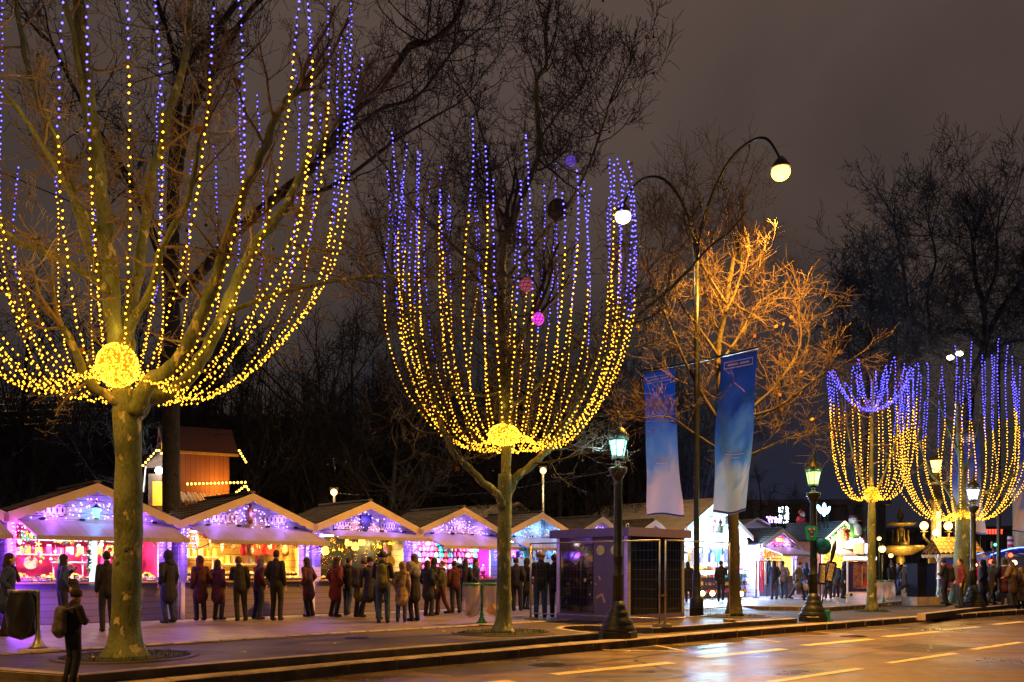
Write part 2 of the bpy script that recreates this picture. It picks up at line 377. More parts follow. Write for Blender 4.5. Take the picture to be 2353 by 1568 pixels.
# road markings
def R8(x, y): return ((1850 + x / 1.2378) * .6273, (2150 + y / 1.2378) * .6273)
def dash(a, b, w, z=0.006, nm='road_marking'):
    A = G(*R8(*a), 0); B = G(*R8(*b), 0); t = (B - A).normalized(); n = Vector((-t.y, t.x, 0)) * w / 2
    rng = random.Random(int(a[0]))
    g = MB(); k = 14; L = []; Rr = []
    for i in range(k + 1):
        p = A.lerp(B, i / k); e = 0.012
        L.append(p + n * (1 + rng.uniform(-e, e) * 6)); Rr.append(p - n * (1 + rng.uniform(-e, e) * 6))
    vs = [(p.x, p.y, z) for p in L] + [(p.x, p.y, z) for p in Rr]
    g.add(vs, [(i + 1, i, k + 1 + i, k + 2 + i) for i in range(k)])
    return tag(g.build(nm, M_paint), kind='structure')
for a, b in (((220, 398), (755, 345)), ((890, 320), (1265, 283)), ((1355, 267), (1660, 238)), ((1720, 228), (1955, 204)), ((1990, 196), (2150, 182)), ((2215, 172), (2353, 158)), ((-420, 470), (30, 428))):
    dash(a, b, 0.26)
for a, b in (((1200, 433), (1610, 372)), ((1740, 347), (2040, 302)), ((2120, 285), (2340, 252))):
    dash(a, b, 0.16)
for a, b in (((430, 288), (840, 296)), ((680, 267), (830, 296)), ((1080, 232), (1250, 252)), ((1400, 206), (1580, 218)), ((1640, 181), (1830, 192))):
    dash(a, b, 0.09, 0.010)
for a, b in (((760, 264), (1240, 252)), ((1300, 226), (1570, 218)), ((1580, 200), (1830, 190))):
    dash(a, b, 0.06, 0.008)

# tar seams wandering over the carriageway
M_tar = mat('tar_seam', (.012, .011, .010), .35)
for k, (a, b) in enumerate((((300, 360), (1500, 215)), ((900, 420), (1900, 262)), ((1500, 430), (1560, 330)), ((600, 330), (760, 420)), ((1900, 300), (1990, 205)))):
    A, B = G(*R8(*a), 0), G(*R8(*b), 0); rr = random.Random(k); n = 40; t = (B - A).normalized(); nn = Vector((-t.y, t.x, 0)); off = 0; g = MB(); Lp = []; Rp = []
    for i in range(n + 1):
        off += rr.uniform(-.05, .05); p = A.lerp(B, i / n) + nn * off; w = rr.uniform(.012, .03); Lp.append(p + nn * w); Rp.append(p - nn * w)
    g.add([(p.x, p.y, .0045) for p in Lp] + [(p.x, p.y, .0045) for p in Rp], [(i + 1, i, n + 1 + i, n + 2 + i) for i in range(n)])
    tag(g.build('tar_seam', M_tar), kind='structure')
# manhole covers, a gully grate, mended patches
M_patch = asphalt('mended_asphalt', (0.03, 0.027, 0.025), (0.06, 0.053, 0.048), rmin=.35, rmax=.7)
for px, py, w_, l_ in ((1130, 1535, 1.1, 2.4), (1700, 1500, .9, 3.2), (2120, 1490, 1.3, 2.0), (1500, 1556, .6, 1.6)):
    c = G(px, py, 0); g = MB(); R_ = Matrix.Rotation(.74, 3, 'Z'); rr = random.Random(px)
    q = [R_ @ Vector((x * l_ / 2 + rr.uniform(-.06, .06), y * w_ / 2 + rr.uniform(-.06, .06), 0)) + Vector((c.x, c.y, .004)) for x, y in ((-1, -1), (0, -1.05), (1, -1), (1.03, 0), (1, 1), (0, .96), (-1, 1), (-1.02, 0))]
    g.add(q, [tuple(range(8))]); tag(g.build('road_patch', M_patch), kind='structure')
M_castiron = mat('cover_iron', (.06, .055, .05), .35, .7, var=.3, scale=20)
for px, py, z, r_ in ((1260, 1528, .003, .34), (1960, 1462, .003, .34), (820, 1466, .302, .26), (1430, 1440, .302, .2)):
    c = G(px, py, z); g = MB(); g.lathe([(r_, 0), (r_, .008), (r_ * .9, .008), (r_ * .88, .004), (r_ * .1, .004), (.001, .008)], 24, c)
    for k in range(-3, 4): hw = math.sqrt(max(.01, (r_ * .82) ** 2 - (k * r_ * .22) ** 2)); g.box((c.x, c.y + k * r_ * .22, z + .006), (hw * 2, r_ * .09, .004))
    tag(g.build('manhole_cover', M_castiron), {1260: 'round iron manhole cover in the road below the second dash', 1960: 'round iron manhole cover far along the wet road', 820: 'small round cover in the pavement before the jewellery chalet', 1430: 'small round cover in the pavement before the lantern post'}[px], 'manhole cover')

# ------------------------------------------------------------------ market stalls
AL = math.radians(44); UX = Vector((math.cos(AL), math.sin(AL), 0)); NB = Vector((-math.sin(AL), math.cos(AL), 0))   # along the row / away from the road
P0 = Vector((-7.5, 24.7, 0.325))
def S(s, t=0.0, z=0.0): return P0 + UX * s + NB * t + Vector((0, 0, z))   # t < 0 is towards the road
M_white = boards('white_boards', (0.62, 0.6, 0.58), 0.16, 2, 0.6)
M_front = boards('dimmed_boards', (0.19, 0.17, 0.24), 0.16, 2, 0.6)  # white boards coloured dim violet to stand in for the crowd's dark before them
M_cream = mat('cream_paint', (0.52, 0.44, 0.36), 0.55, var=0.08, scale=3, bump=0.15)
M_roof = mat('roof_tile', (0.075, 0.072, 0.078), 0.6, var=0.3, scale=4, bump=0.3)
M_awn = boards('awning_panel', (0.34, 0.30, 0.30), 0.45, 0, 0.55, gap=0.02)
M_wood = boards('pine_boards', (0.42, 0.26, 0.13), 0.14, 2, 0.6)
M_post = mat('white_post', (0.7, 0.7, 0.7), 0.5)
M_dark = mat('dark_metal', (0.03, 0.035, 0.035), 0.4, 0.6)
M_fairy = glow('fairy_bulb', (0.42, 0.22, 1.0), 13)
M_fairyb = glow('fairy_bulb_blue', (0.25, 0.5, 1.0), 8)
M_wire = mat('lead_wire', (0.02, 0.02, 0.02), 0.6)
M_tube = glow('lamp_tube', (1.0, 0.93, 0.85), 14)
M_warmtube = glow('warm_lamp', (1.0, 0.7, 0.25), 14)
M_carved = mat('carved_board', (0.7, 0.62, 0.6), 0.6)
PAL = {}
def colr(name, c, rough=0.55): return mat('goods_' + name, c, rough, var=0.25, scale=25)
GC = {k: colr(k, c) for k, c in dict(red=(.62, .02, .03), pink=(.75, .06, .3), magenta=(.6, .02, .35), yellow=(.85, .5, .03), gold=(.7, .4, .06), orange=(.8, .22, .02), green=(.05, .35, .06), teal=(.03, .4, .4), blue=(.03, .08, .5), navy=(.015, .02, .1), white=(.8, .78, .75), brown=(.25, .1, .04), tan=(.5, .32, .16), black=(.015, .015, .018), grey=(.3, .3, .32), purple=(.25, .04, .45)).items()}

def tiled_slope(g, x0, z0, x1, z1, y0, y1, side):
    """one roof slope: ribs running down the slope, stepped courses"""
    n = max(6, round((y1 - y0) / 0.055)); rows = 7
    def fn(u, v):
        k = v * rows; st = (k - math.floor(k)) if v < 1 else 1.0
        lift = 0.03 * st + 0.02 * (0.5 + 0.5 * math.cos(2 * PI * u * (y1 - y0) / 0.22))
        return (x0 + (x1 - x0) * v, y0 + (y1 - y0) * u, z0 + (z1 - z0) * v + lift + 0.05)
    vs = []
    cols = [i / n for i in range(n + 1)]; rws = []
    for r in range(rows): rws += [r / rows + 1e-4, (r + 1) / rows - 1e-4]
    for u in cols:
        for v in rws: vs.append(fn(u, v))
    m = len(rws); fs = []
    for i in range(n):
        for j in range(m - 1):
            a = i * m + j; q = (a, a + 1, a + m + 1, a + m)
            fs.append(q if side < 0 else q[::-1])
    g.add(vs, fs, False)
    th = 0.05
    g.add([(x0, y0, z0), (x1, y0, z1), (x1, y1, z1), (x0, y1, z0), (x0, y0, z0 + th), (x1, y0, z1 + th), (x1, y1, z1 + th), (x0, y1, z0 + th)], [(0, 1, 2, 3), (0, 4, 5, 1), (2, 6, 7, 3), (1, 5, 6, 2), (3, 7, 4, 0)])
def scallop(x0, z0, x1, z1, w, n):
    top = [(x0, z0), (x1, z1)]; low = []
    for i in range(n * 6, -1, -1):
        t = i / (n * 6); low.append((x0 + (x1 - x0) * t, z0 + (z1 - z0) * t - w - 0.045 * abs(math.sin(PI * t * n))))
    return top + low
def bulbs_on(g, wire, pts, r, rng, jit=0.0):
    for p in pts:
        g.octa((p[0] + rng.uniform(-jit, jit), p[1], p[2] + rng.uniform(-jit, jit)), r * rng.uniform(0.75, 1.2))
    wire.tube(pts, 0.004, 3, cap=False)
def stall(s, label, cat='market stall', W=3.9, D=2.5, eave=2.62, peak=3.42, op=(-1.75, 1.62), back=None, awn=(-1.62, 1.95, 1.15), light=None, fairy=M_fairy, fcol=(0.30, 0.16, 1.0), fpow=30, scal=True, seed=1, wallm=None, roofm=None, sill=0.98, head=2.42, tubem=None, tilt=0.42):
    rng = random.Random(seed)
    T = thing('market_stall', label, cat, S(s), AL, 'wooden chalets of the Christmas market row')
    wallm = wallm or M_white
    h = W / 2; o0, o1 = op
    def zl(x): return eave + (peak - eave) * (1 - abs(x) / (h + 0.1))
    # front: below the counter, either side of the opening, the gable above it
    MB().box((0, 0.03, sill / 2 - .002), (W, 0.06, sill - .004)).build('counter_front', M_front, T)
    g = MB(); g.box(((-h + o0) / 2, 0.03, (sill + head) / 2), (o0 + h, 0.06, head - sill)); g.box(((h + o1) / 2, 0.03, (sill + head) / 2), (h - o1, 0.06, head - sill))
    g.plate([(-h, head), (h, head), (h, zl(h) - 0.02), (0, peak - 0.02), (-h, zl(h) - 0.02)], 0.0, 0.06)
    g.build('front_wall', wallm, T)
    for sx in (-1, 1):
        g = MB(); g.box((sx * (h - 0.03), D / 2 + 0.06, eave / 2 - 0.02), (0.06, D - 0.12, eave - 0.04)); g.build('side_wall', wallm, T)
    g = MB(); g.plate([(-h, 0), (h, 0), (h, eave), (0, peak - 0.03), (-h, eave)], D - 0.05, D); g.build('back_wall', back or GC['red'], T)
    if back:
        for sx in (-1, 1): MB().box((sx * (h - .075), D / 2 + .02, eave / 2), (.02, D - .2, eave - .1)).build('added_lining', back, T)  # inner sheets added to keep the lit interior's colour saturated
    g = MB(); g.box((0, D / 2, 0.06), (W - 0.14, D - 0.2, 0.1)); g.build('floor', M_wood, T)
    g = MB(); g.box((0, 0.2, sill + 0.025), (o1 - o0 + 0.2, 0.72, 0.05)); g.build('counter', M_wood, T)
    g = MB(); g.box(((o0 + o1) / 2, 0.75, sill - 0.3), (o1 - o0, 0.04, 0.5)); g.build('counter_shelf', M_wood, T)
    # roof
    g = MB()
    for sd in (-1, 1): tiled_slope(g, 0, peak, sd * (h + 0.12), eave - 0.03, -0.3, D + 0.15, sd)
    g.bar((0, -0.3, peak + 0.1), (0, D + 0.15, peak + 0.1), 0.16, 0.06)
    g.build('roof', roofm or M_roof, T)
    for sd in (-1, 1):
        g = MB(); pts = scallop(0, peak + 0.06, sd * (h + 0.13), eave + 0.02, 0.2, 9) if scal else [(0, peak + 0.06), (sd * (h + 0.13), eave + 0.02), (sd * (h + 0.13), eave - 0.21), (0, peak - 0.19)]
        if sd < 0: pts = pts[::-1]
        g.plate(pts, -0.345, -0.31); g.build('barge_board', M_cream, T)
    # awning: a hinged board with a drooping front lip and two stays
    if awn:
        a0, a1, L = awn; z1 = head + 0.12; z0 = z1 - tilt
        g = MB()
        vs = [(a0 - 0.1, -0.02, z1), (a1 - 0.05, -0.02, z1), (a1, -L, z0), (a0, -L, z0)]
        vs += [(x, y, z - 0.035) for x, y, z in vs]
        g.add(vs, [(3, 2, 1, 0), (4, 5, 6, 7), (0, 1, 5, 4), (2, 3, 7, 6), (1, 2, 6, 5), (3, 0, 4, 7)])
        g.box(((a0 + a1) / 2, -L - 0.015, z0 - 0.05), (a1 - a0 + 0.02, 0.03, 0.1))
        A = g.build('awning', M_awn, T)
        for x in (a0 + 0.1, a1 - 0.1):
            g = MB(); g.tube([(x, -0.01, head - 0.55), (x, -L + 0.08, z0 - 0.06)], 0.012, 6); g.build('stay', M_dark, A)
        for k in range(4):
            g = MB(); g.box((a0 + (a1 - a0) * (k + 0.5) / 4, -0.03, z1 + 0.03), (0.1, 0.08, 0.05)); g.build('hinge', M_dark, A)
    for x in (-h + 0.06, h - 0.06):
        g = MB(); g.box((x, -0.03, eave / 2), (0.1, 0.06, eave)); g.build('corner_post', M_post if wallm is M_white else wallm, T)
    # fairy lights: scattered in drooping runs over the gable, and a curtain at each eave
    g = MB(); wr = MB()
    for row in range(7):
        pts = []
        n = 32 - row * 3
        for k in range(n):
            x = -h * (0.96 - row * 0.08) + 2 * h * (0.96 - row * 0.08) * k / (n - 1)
            z = zl(x) - 0.27 - row * 0.10 - 0.05 * rng.random()
            if z > head + 0.16: pts.append((x, -0.03 - 0.01 * row, z))
        if len(pts) > 2: bulbs_on(g, wr, pts, 0.015, rng, 0.07)
    for sx in (-1, 1):
        for k in range(6):
            x = sx * (h - 0.02 - k * 0.07)
            pts = [(x + rng.uniform(-.02, .02), -0.09, eave - 0.2 - j * 0.09) for j in range(rng.randint(3, 9))]
            bulbs_on(g, wr, pts, 0.0135, rng, 0.02)
    g.mi = 1; g.add(wr.v, wr.f); g.build('fairy_lights', [fairy, M_wire], T)
    for gx in (-1.0, 0, 1.0): lamp('gable_glow', (gx, -0.24, head + 0.34 + .14 * (gx == 0)), fcol, fpow * .42, 0.08, parent=T)
    for sx in (-1, 1): lamp('curtain_light', (sx * (h + .02), -.42, 1.9), tuple(c * k for c, k in zip(fcol, (.7, .5, 1))), fpow * .55, .12, parent=T)
    # strip lamps under the roof
    for x in ((-1.0, 1.0) if light else ()):
        g = MB(); g.tube([(x - 0.45, 0.45, head - 0.03), (x + 0.45, 0.45, head - 0.03)], 0.025, 8); g.build('strip_lamp', tubem or M_tube, T)
        lamp('strip_lamp_light', (x, 0.12, head - 0.06), light[0], light[1] * 2.6, 0.15, kind='SPOT', parent=T, spot=2.35, aim=(0, .55, -1)); lamp('strip_lamp_fill', (x * .6, 1.0, head - .1), light[0], light[1] * .35, .15, parent=T)
    return T
def carved(T, x, z, w=0.75, h=0.28, rng=random.Random(4)):
    g = MB(); g.plate([(x - w / 2, z - h / 2), (x + w / 2, z - h / 2), (x + w / 2, z + h / 2), (x - w / 2, z + h / 2)], -0.045, -0.015)
    o = g.build('carved_board', M_carved, T)
    g = MB()
    for k in range(6):
        xx = x - w / 2 + w * (k + 0.5) / 6
        g.plate([(xx, z - 0.09), (xx + 0.022, z), (xx, z + 0.09), (xx - 0.022, z)], -0.051, -0.046)
        for dz in (-0.1, 0.1): g.plate([(xx + 0.05, z + dz - 0.02), (xx + 0.085, z + dz), (xx + 0.05, z + dz + 0.02), (xx + 0.015, z + dz)], -0.051, -0.046)
    g.build('cut_pattern', GC['navy'], o)
    return o

STALLS = {}
M_pinkwall = mat('raspberry_cloth', (0.62, 0.015, 0.13), 0.8, var=0.15, scale=5)
M_warmwall = boards('honey_boards', (0.75, 0.5, 0.16), 0.2, 2, 0.6)
M_palewall = boards('pale_inside', (0.65, 0.6, 0.62), 0.2, 2, 0.6)
STALLS[0] = stall(-8.2, 'white chalet at the left end of the market row, cut by the picture edge', light=((1, .8, .9), 60), back=M_palewall, seed=9)
STALLS[1] = stall(-4.15, 'white sweets chalet with raspberry red inside and a blue lit wall lantern', light=((1, .74, .72), 165), back=M_pinkwall, seed=1, fcol=(0.34, 0.10, 1.0), fpow=52)
STALLS[2] = stall(0.0, 'white delicatessen chalet with red tinsel under its awning and warm yellow light', light=((1, .58, .13), 230), back=M_warmwall, seed=2, tubem=M_warmtube, fpow=30)
STALLS[3] = stall(3.98, 'white jewellery chalet with a dark blue shield on its gable and yellow light', light=((1, .62, .13), 130), back=M_palewall, seed=3, tubem=M_warmtube, scal=False, awn=(-1.55, 1.95, 0.9), tilt=0.2, op=(-1.6, 1.5), fpow=26)
STALLS[4] = stall(7.85, 'white chalet full of pink and white woolly hats', light=((1, .85, .9), 170), back=GC['magenta'], seed=4, op=(-1.75, 1.5), fpow=28)
STALLS[5] = stall(11.7, 'white chalet with bright blue fairy lights, right of the second tree', light=((.6, .75, 1), 110), back=M_palewall, seed=5, fairy=M_fairyb, fcol=(0.15, 0.4, 1.0), fpow=34, scal=False)
STALLS[6] = stall(15.2, 'white chalet behind the grey cabin, left of two gable tips', light=((1, .8, .7), 60), back=M_palewall, seed=6, scal=False, fpow=12, W=3.4, awn=(-1.4, 1.5, 0.9), op=(-1.5, 1.4))
STALLS[7] = stall(18.7, 'white chalet behind the grey cabin, right of two gable tips', light=((1, .8, .7), 60), back=M_palewall, seed=7, scal=False, fpow=10, W=3.4, awn=(-1.4, 1.5, 0.9), op=(-1.5, 1.4))
STALLS[9] = stall(29.6, 'small chalet with a red glowing sign on a purple lit gable', light=((1, .85, .8), 130), back=GC['gold'], seed=8, scal=False, awn=(-1.7, 1.9, 1.2), fcol=(.7, .35, 1), fpow=30)
# fittings that single out each stall
carved(STALLS[1], -1.05, 2.78); carved(STALLS[2], -0.75, 2.78, 0.8); carved(STALLS[2], 0.78, 2.78, 0.8); carved(STALLS[3], -0.85, 2.74, .6); carved(STALLS[3], 0.9, 2.74, .6); carved(STALLS[4], -0.05, 2.76, 0.85)
g = MB(); g.plate([(-.2, 3.06), (-.2, 2.78), (-0.0, 2.5), (.2, 2.78), (.2, 3.06)], -0.07, -0.03); g.build('gable_shield', GC['navy'], STALLS[3])
g = MB(); g.plate([(-.42, 2.72), (.42, 2.72), (.42, 3.05), (-.42, 3.05)], -0.1, -0.03); so = g.build('glowing_sign', glow('red_sign', (1, .02, .05), 3), STALLS[9])
g = MB(); g.plate([(-.34, 2.78), (.34, 2.78), (.34, 2.99), (-.34, 2.99)], -0.12, -0.102); g.build('sign_face', glow('sign_face', (1, .45, .04), 1.6), so)
g = MB(); g.box((-0.02, -0.02, 1.7), (0.16, 0.1, 1.45)); g.build('glowing_post', glow('glowing_post', (.75, .95, 1), 1.4), STALLS[1])  # white post given a glow of its own; it holds no lamp
# coloured wall lantern on the first gable
T = thing('wall_lantern', 'blue glowing wall lantern hung on the gable of the sweets chalet', 'lantern', S(-4.15, -0.2, 2.62), AL)
g = MB(); g.tube([(0, .2, .42), (0, 0.02, .44), (0, 0, .36)], 0.012, 6); g.build('bracket', M_dark, T)
g = MB(); g.lathe([(.02, .34), (.1, .26), (.11, .24)], 6); g.lathe([(.05, -.04), (.06, 0)], 6); g.build('cap', M_dark, T)
g = MB(); g.lathe([(.06, 0), (.095, .24)], 6); g.build('lantern_glass', glow('aqua_glass', (.1, .75, 1.0), 5), T)
lamp('lantern_light', (0, -.12, .12), (.05, .35, 1), 16, .08, parent=T)
lamp('magenta_light', (-1.85, -.35, 2.2), (1, .02, 1), 55, .12, parent=STALLS[1])
MB().tube([(-1.93, -.1, .35), (-1.93, -.1, 2.45)], .022, 8).build('led_bar', glow('violet_led', (.42, .08, 1), 5), STALLS[1])
for z, pw in ((.6, 90), (1.4, 70)): lamp('led_bar_light', (-1.93, -.45, z), (.22, .04, 1), pw, .15, parent=STALLS[1])

# ------------------------------------------------------------------ goods
def good(name, label, cat, g, m, s, x, y, z, rz=0.0, group=None):
    p = S(s) + UX * x + NB * y + Vector((0, 0, z))
    return tag(g.build(name, m, None, p, AL + rz), label, cat, group)
def sweet_heap(rng, r=0.14):
    g = MB()
    g.lathe([(r * 1.05, 0), (r * 1.1, 0.05), (r * 1.0, 0.06)], 12)
    for k in range(22):
        a = rng.uniform(0, 2 * PI); q = r * math.sqrt(rng.random()) * 0.9
        g.mi = 1 + rng.randint(0, 1)
        g.ball((q * math.cos(a), q * math.sin(a), 0.06 + 0.5 * (r - q) * rng.random()), rng.uniform(0.025, 0.04), 6, 4)
    return g
def jar(h=0.24, r=0.07):
    g = MB(); g.lathe([(r * .9, 0), (r, .02), (r, h * .8), (r * .7, h * .88)], 12); g.mi = 1; g.lathe([(r * .78, h * .88), (r * .78, h), (.001, h + .01)], 12); return g
def box_pack(w, d, h):
    g = MB(); g.box((0, 0, h / 2), (w, d, h)); g.mi = 1; g.box((0, 0, h / 2), (w * 0.2, d + 0.006, h + 0.006)); return g
def tag_card(w=.12, h=.08):
    g = MB(); g.box((0, 0, h / 2), (w, .008, h), Matrix.Rotation(-.25, 3, 'X')); g.mi = 1; g.box((0, -.012, h / 2), (w * .7, .004, h * .12), Matrix.Rotation(-.25, 3, 'X')); g.box((0, -.008, h * .25), (w * .5, .004, h * .12), Matrix.Rotation(-.25, 3, 'X')); return g
def sausage(L, r, rng):
    g = MB(); k = 6; pts = [(0.03 * math.sin(i * 1.1 + rng.random()), 0, -L * i / k) for i in range(k + 1)]
    g.tube(pts, [r * .35, r * .9, r, r, r, r * .9, r * .3], 7); g.mi = 1; g.tube([(0, 0, 0.1), (0, 0, 0)], .006, 4); return g
def wool_hat(r=.11, pom=True):
    g = MB(); g.lathe([(r * 1.06, 0), (r * 1.1, .03), (r * 1.06, .06), (r, .07), (r * .92, .13), (r * .55, .19), (.001, .205)], 14)
    if pom: g.mi = 1; g.ball((0, 0, .23), .045, 8, 6)
    return g
def head_dummy():
    g = MB(); g.lathe([(.07, 0), (.06, .05), (.045, .1), (.05, .13), (.075, .17), (.085, .24), (.07, .3), (.001, .33)], 14); g.ball((0, -.085, .2), .016, 6, 4); return g
def scarf(w, L, rng):
    ph = rng.random() * 6
    g = MB(); g.grid(lambda u, v: (w * (u - .5) + .012 * math.sin(v * 9 + ph), .02 * math.sin(u * 7 + ph) - 0.012, -L * v), 5, 8)
    g.grid(lambda u, v: (w * (.5 - u) + .012 * math.sin(v * 9 + ph), .02 * math.sin((1 - u) * 7 + ph) + .012, -L * v), 5, 8); return g
def tee(w=.5, h=.6):
    g = MB(); g.plate([(-w * .3, -h), (w * .3, -h), (w * .3, -.22), (w * .5, -.26), (w * .56, -.12), (w * .2, 0), (w * .1, -.05), (-w * .1, -.05), (-w * .2, 0), (-w * .56, -.12), (-w * .5, -.26), (-w * .3, -.22)], -.02, .02); return g
def wreath(rng, r=.2):
    g = MB()
    for k in range(46):
        a = 2 * PI * k / 46; g.mi = rng.choice((0, 0, 0, 1)); g.ball((r * math.cos(a), rng.uniform(-.03, .03), r * math.sin(a)), rng.uniform(.03, .055), 5, 4)
    return g
def bag(w=.3, h=.36):
    g = MB(); g.lathe([(w * .42, 0), (w * .5, h * .15), (w * .46, h * .7), (w * .34, h)], 12, sy=.55); g.mi = 1; g.tube([(-w * .2, 0, h), (-w * .15, 0, h * 1.35), (w * .15, 0, h * 1.35), (w * .2, 0, h)], .012, 6); return g
def shelf(s, x0, x1, y, z, m=M_post, brace=True):
    T = STALLS[s]; g = MB(); g.box(((x0 + x1) / 2, y, z), (x1 - x0, .28, .03))
    for x in (x0 + .05, x1 - .05): g.bar((x, y + .12, z), (x, y + .12, z - .35), .03)
    g.build('shelf', m, T)
SW = {1: -4.15, 2: 0.0, 3: 3.98, 4: 7.85, 5: 11.7, 9: 29.6}
GCK = list(GC)
def rdir_(r): return Vector((r.uniform(-1, 1), r.uniform(-1, 1), r.uniform(-1, 1) + .01)).normalized()
# sweets chalet
rng = random.Random(11)
shelf(1, -1.7, -.25, 1.5, 1.72); shelf(1, -.7, .1, .85, 1.52); shelf(1, .2, 1.6, 1.5, 1.72); shelf(1, -1.7, 1.6, 1.75, 2.1)
for k in range(15):
    x = -1.55 + k * .215; c = rng.choice((('yellow', 'gold'), ('red', 'brown'), ('tan', 'brown'), ('pink', 'red'), ('orange', 'yellow')))
    good('sweet_tray', 'round tray heaped with coloured sweets on the counter of the red chalet', 'sweets', sweet_heap(rng, .12), [GC['grey'], GC[c[0]], GC[c[1]]], -4.15, x, .05 + .2 * (k % 2), 1.03, 0, 'trays of sweets on the counter')
    good('price_card', 'small dark price card standing between the sweets', 'price card', tag_card(), [GC['black'], GC['white']], -4.15, x + .08, -.05 + .1 * (k % 2), 1.05 + .07 * (k % 2), rng.uniform(-.3, .3), 'price cards among the sweets')
for k in range(6):
    good('sweet_mound', 'big yellow mound of sweets behind the counter trays', 'sweets', sweet_heap(rng, .2), [GC['tan'], GC['yellow'], GC['gold']], -4.15, -1.5 + k * .6, .5, 1.1, 0, 'mounds of yellow sweets')
for k in range(26):
    x = -1.6 + (k % 13) * .25; z = 1.735 if k < 13 else 2.115; y = 1.5 if k < 13 else 1.75
    kind = rng.choice(('jar', 'pack', 'wreath'))
    a, b = rng.choice(('white', 'gold', 'pink', 'yellow', 'red', 'green', 'tan')), rng.choice(('white', 'red', 'gold', 'green'))
    if kind == 'jar': good('sweet_jar', 'round jar on the shelves of the red chalet', 'jar', jar(), [GC[a], GC[b]], -4.15, x, y, z, 0, 'jars on the shelves of the red chalet')
    elif kind == 'pack': good('gift_pack', 'wrapped gift box on the shelves of the red chalet', 'gift box', box_pack(.16, .12, rng.uniform(.14, .26)), [GC[a], GC[b]], -4.15, x, y, z, rng.uniform(-.4, .4), 'gift boxes on the shelves of the red chalet')
    else: good('fir_wreath', 'small green wreath leaning on the shelves of the red chalet', 'wreath', wreath(rng, .1), [GC['green'], GC['gold']], -4.15, x, y - .05, z + .12, 0, 'wreaths on the shelves of the red chalet')
for k in range(4): good('paper_lantern', 'white round ornament hanging in the opening of the red chalet', 'ornament', MB().ball((0, 0, 0), .06, 10, 8).tube([(0, 0, .05), (0, 0, .3)], .004, 4), glow('globe', (1, .9, .8), 2.2), -4.15, (-.75, .35, .75, 1.3)[k], .5, 2.1 - .13 * (k % 2), 0, 'white ornaments hanging in the red chalet')
for k in range(3): good('gift_bag', 'pink paper bag hanging at the back of the red chalet', 'bag', bag(), [GC[('pink', 'red', 'magenta')[k]], GC['white']], -4.15, .75 + .3 * k, 1.35, 1.3, 0, 'pink bags at the back of the red chalet')
for k in range(2): good('round_clock_basket', 'straw basket hanging in the left half of the red chalet', 'basket', MB().lathe([(.05, -.02), (.16, .02), (.17, .05), (.13, .03), (.04, .0)], 16).xform(Matrix.Rotation(PI / 2, 4, 'X')), GC['tan'], -4.15, (-1.15, -.3)[k], 1.1, (1.5, 1.35)[k], 0, 'straw baskets in the red chalet')
def clutter(s, n, cols, lab, grp, seed, x0=-1.6, x1=1.55, z0=1.75, z1=2.35):
    """small ornaments on threads under the eaves of a stall"""
    rr = random.Random(seed)
    for k in range(n):
        c = rr.choice(cols); kind = rr.randint(0, 3); r = rr.uniform(.035, .065)
        g = MB()
        if kind == 0: g.ball((0, 0, 0), r, 10, 8)
        elif kind == 1:
            g.lathe([(.001, -r * 1.6), (r * .9, -r * .4), (r * .5, r * .5), (r * .15, r)], 10)
        elif kind == 2:
            for q in range(5): a = 2 * PI * q / 5; g.bar((0, 0, 0), (r * 1.5 * math.cos(a), 0, r * 1.5 * math.sin(a)), r * .45, r * .3)
        else: g.box((0, 0, 0), (r * 1.5, r, r * 1.8))
        g.tube([(0, 0, r * .8), (0, 0, r + .14)], .003, 3)
        good('ornament', lab, 'ornament', g, GC[c], s, rr.uniform(x0, x1), rr.uniform(.1, 1.3), rr.uniform(z0, z1), rr.uniform(-.5, .5), grp)
clutter(-4.15, 70, ('white', 'gold', 'red', 'yellow', 'white', 'green', 'pink'), 'small ornament hanging on a thread in the red sweets chalet', 'ornaments hanging in the sweets chalet', 71, z0=1.5)
clutter(3.98, 34, ('gold', 'yellow', 'gold', 'white'), 'small golden ornament hanging on a thread in the jewellery chalet', 'ornaments hanging in the jewellery chalet', 72)
clutter(11.7, 34, ('blue', 'white', 'teal', 'red', 'pink'), 'small ornament hanging on a thread in the blue lit chalet', 'ornaments hanging in the blue lit chalet', 73)
clutter(29.6, 30, ('gold', 'red', 'white', 'yellow'), 'small ornament hanging on a thread in the chalet with the red sign', 'ornaments hanging in the chalet with the red sign', 74)
clutter(36.6, 40, ('gold', 'red', 'white', 'yellow', 'green'), 'small ornament hanging on a thread in the cream chalet', 'ornaments hanging in the cream chalet', 75)
g = MB(); rr = random.Random(4)
for k in range(150):
    x = -1.65 + 3.2 * rr.random(); z = 2.2 - .22 * abs(math.sin(x * 2.6)) + rr.uniform(-.05, .05); d = rdir_(rr) * .07; n_ = d.orthogonal().normalized() * .02
    p = Vector((x, -.02 + rr.uniform(-.03, .03), z)); g.add([p - d, p + n_, p + d, p - n_], [(0, 1, 2, 3)])
for k in range(70):
    z = 1.2 + 1.1 * rr.random(); d = rdir_(rr) * .08; n_ = d.orthogonal().normalized() * .025; p = Vector((-.15 + rr.uniform(-.05, .05), -.1, z)); g.add([p - d, p + n_, p + d, p - n_], [(0, 1, 2, 3)])
tag(g.build('garland', GC['green'], STALLS[1]), kind='stuff')
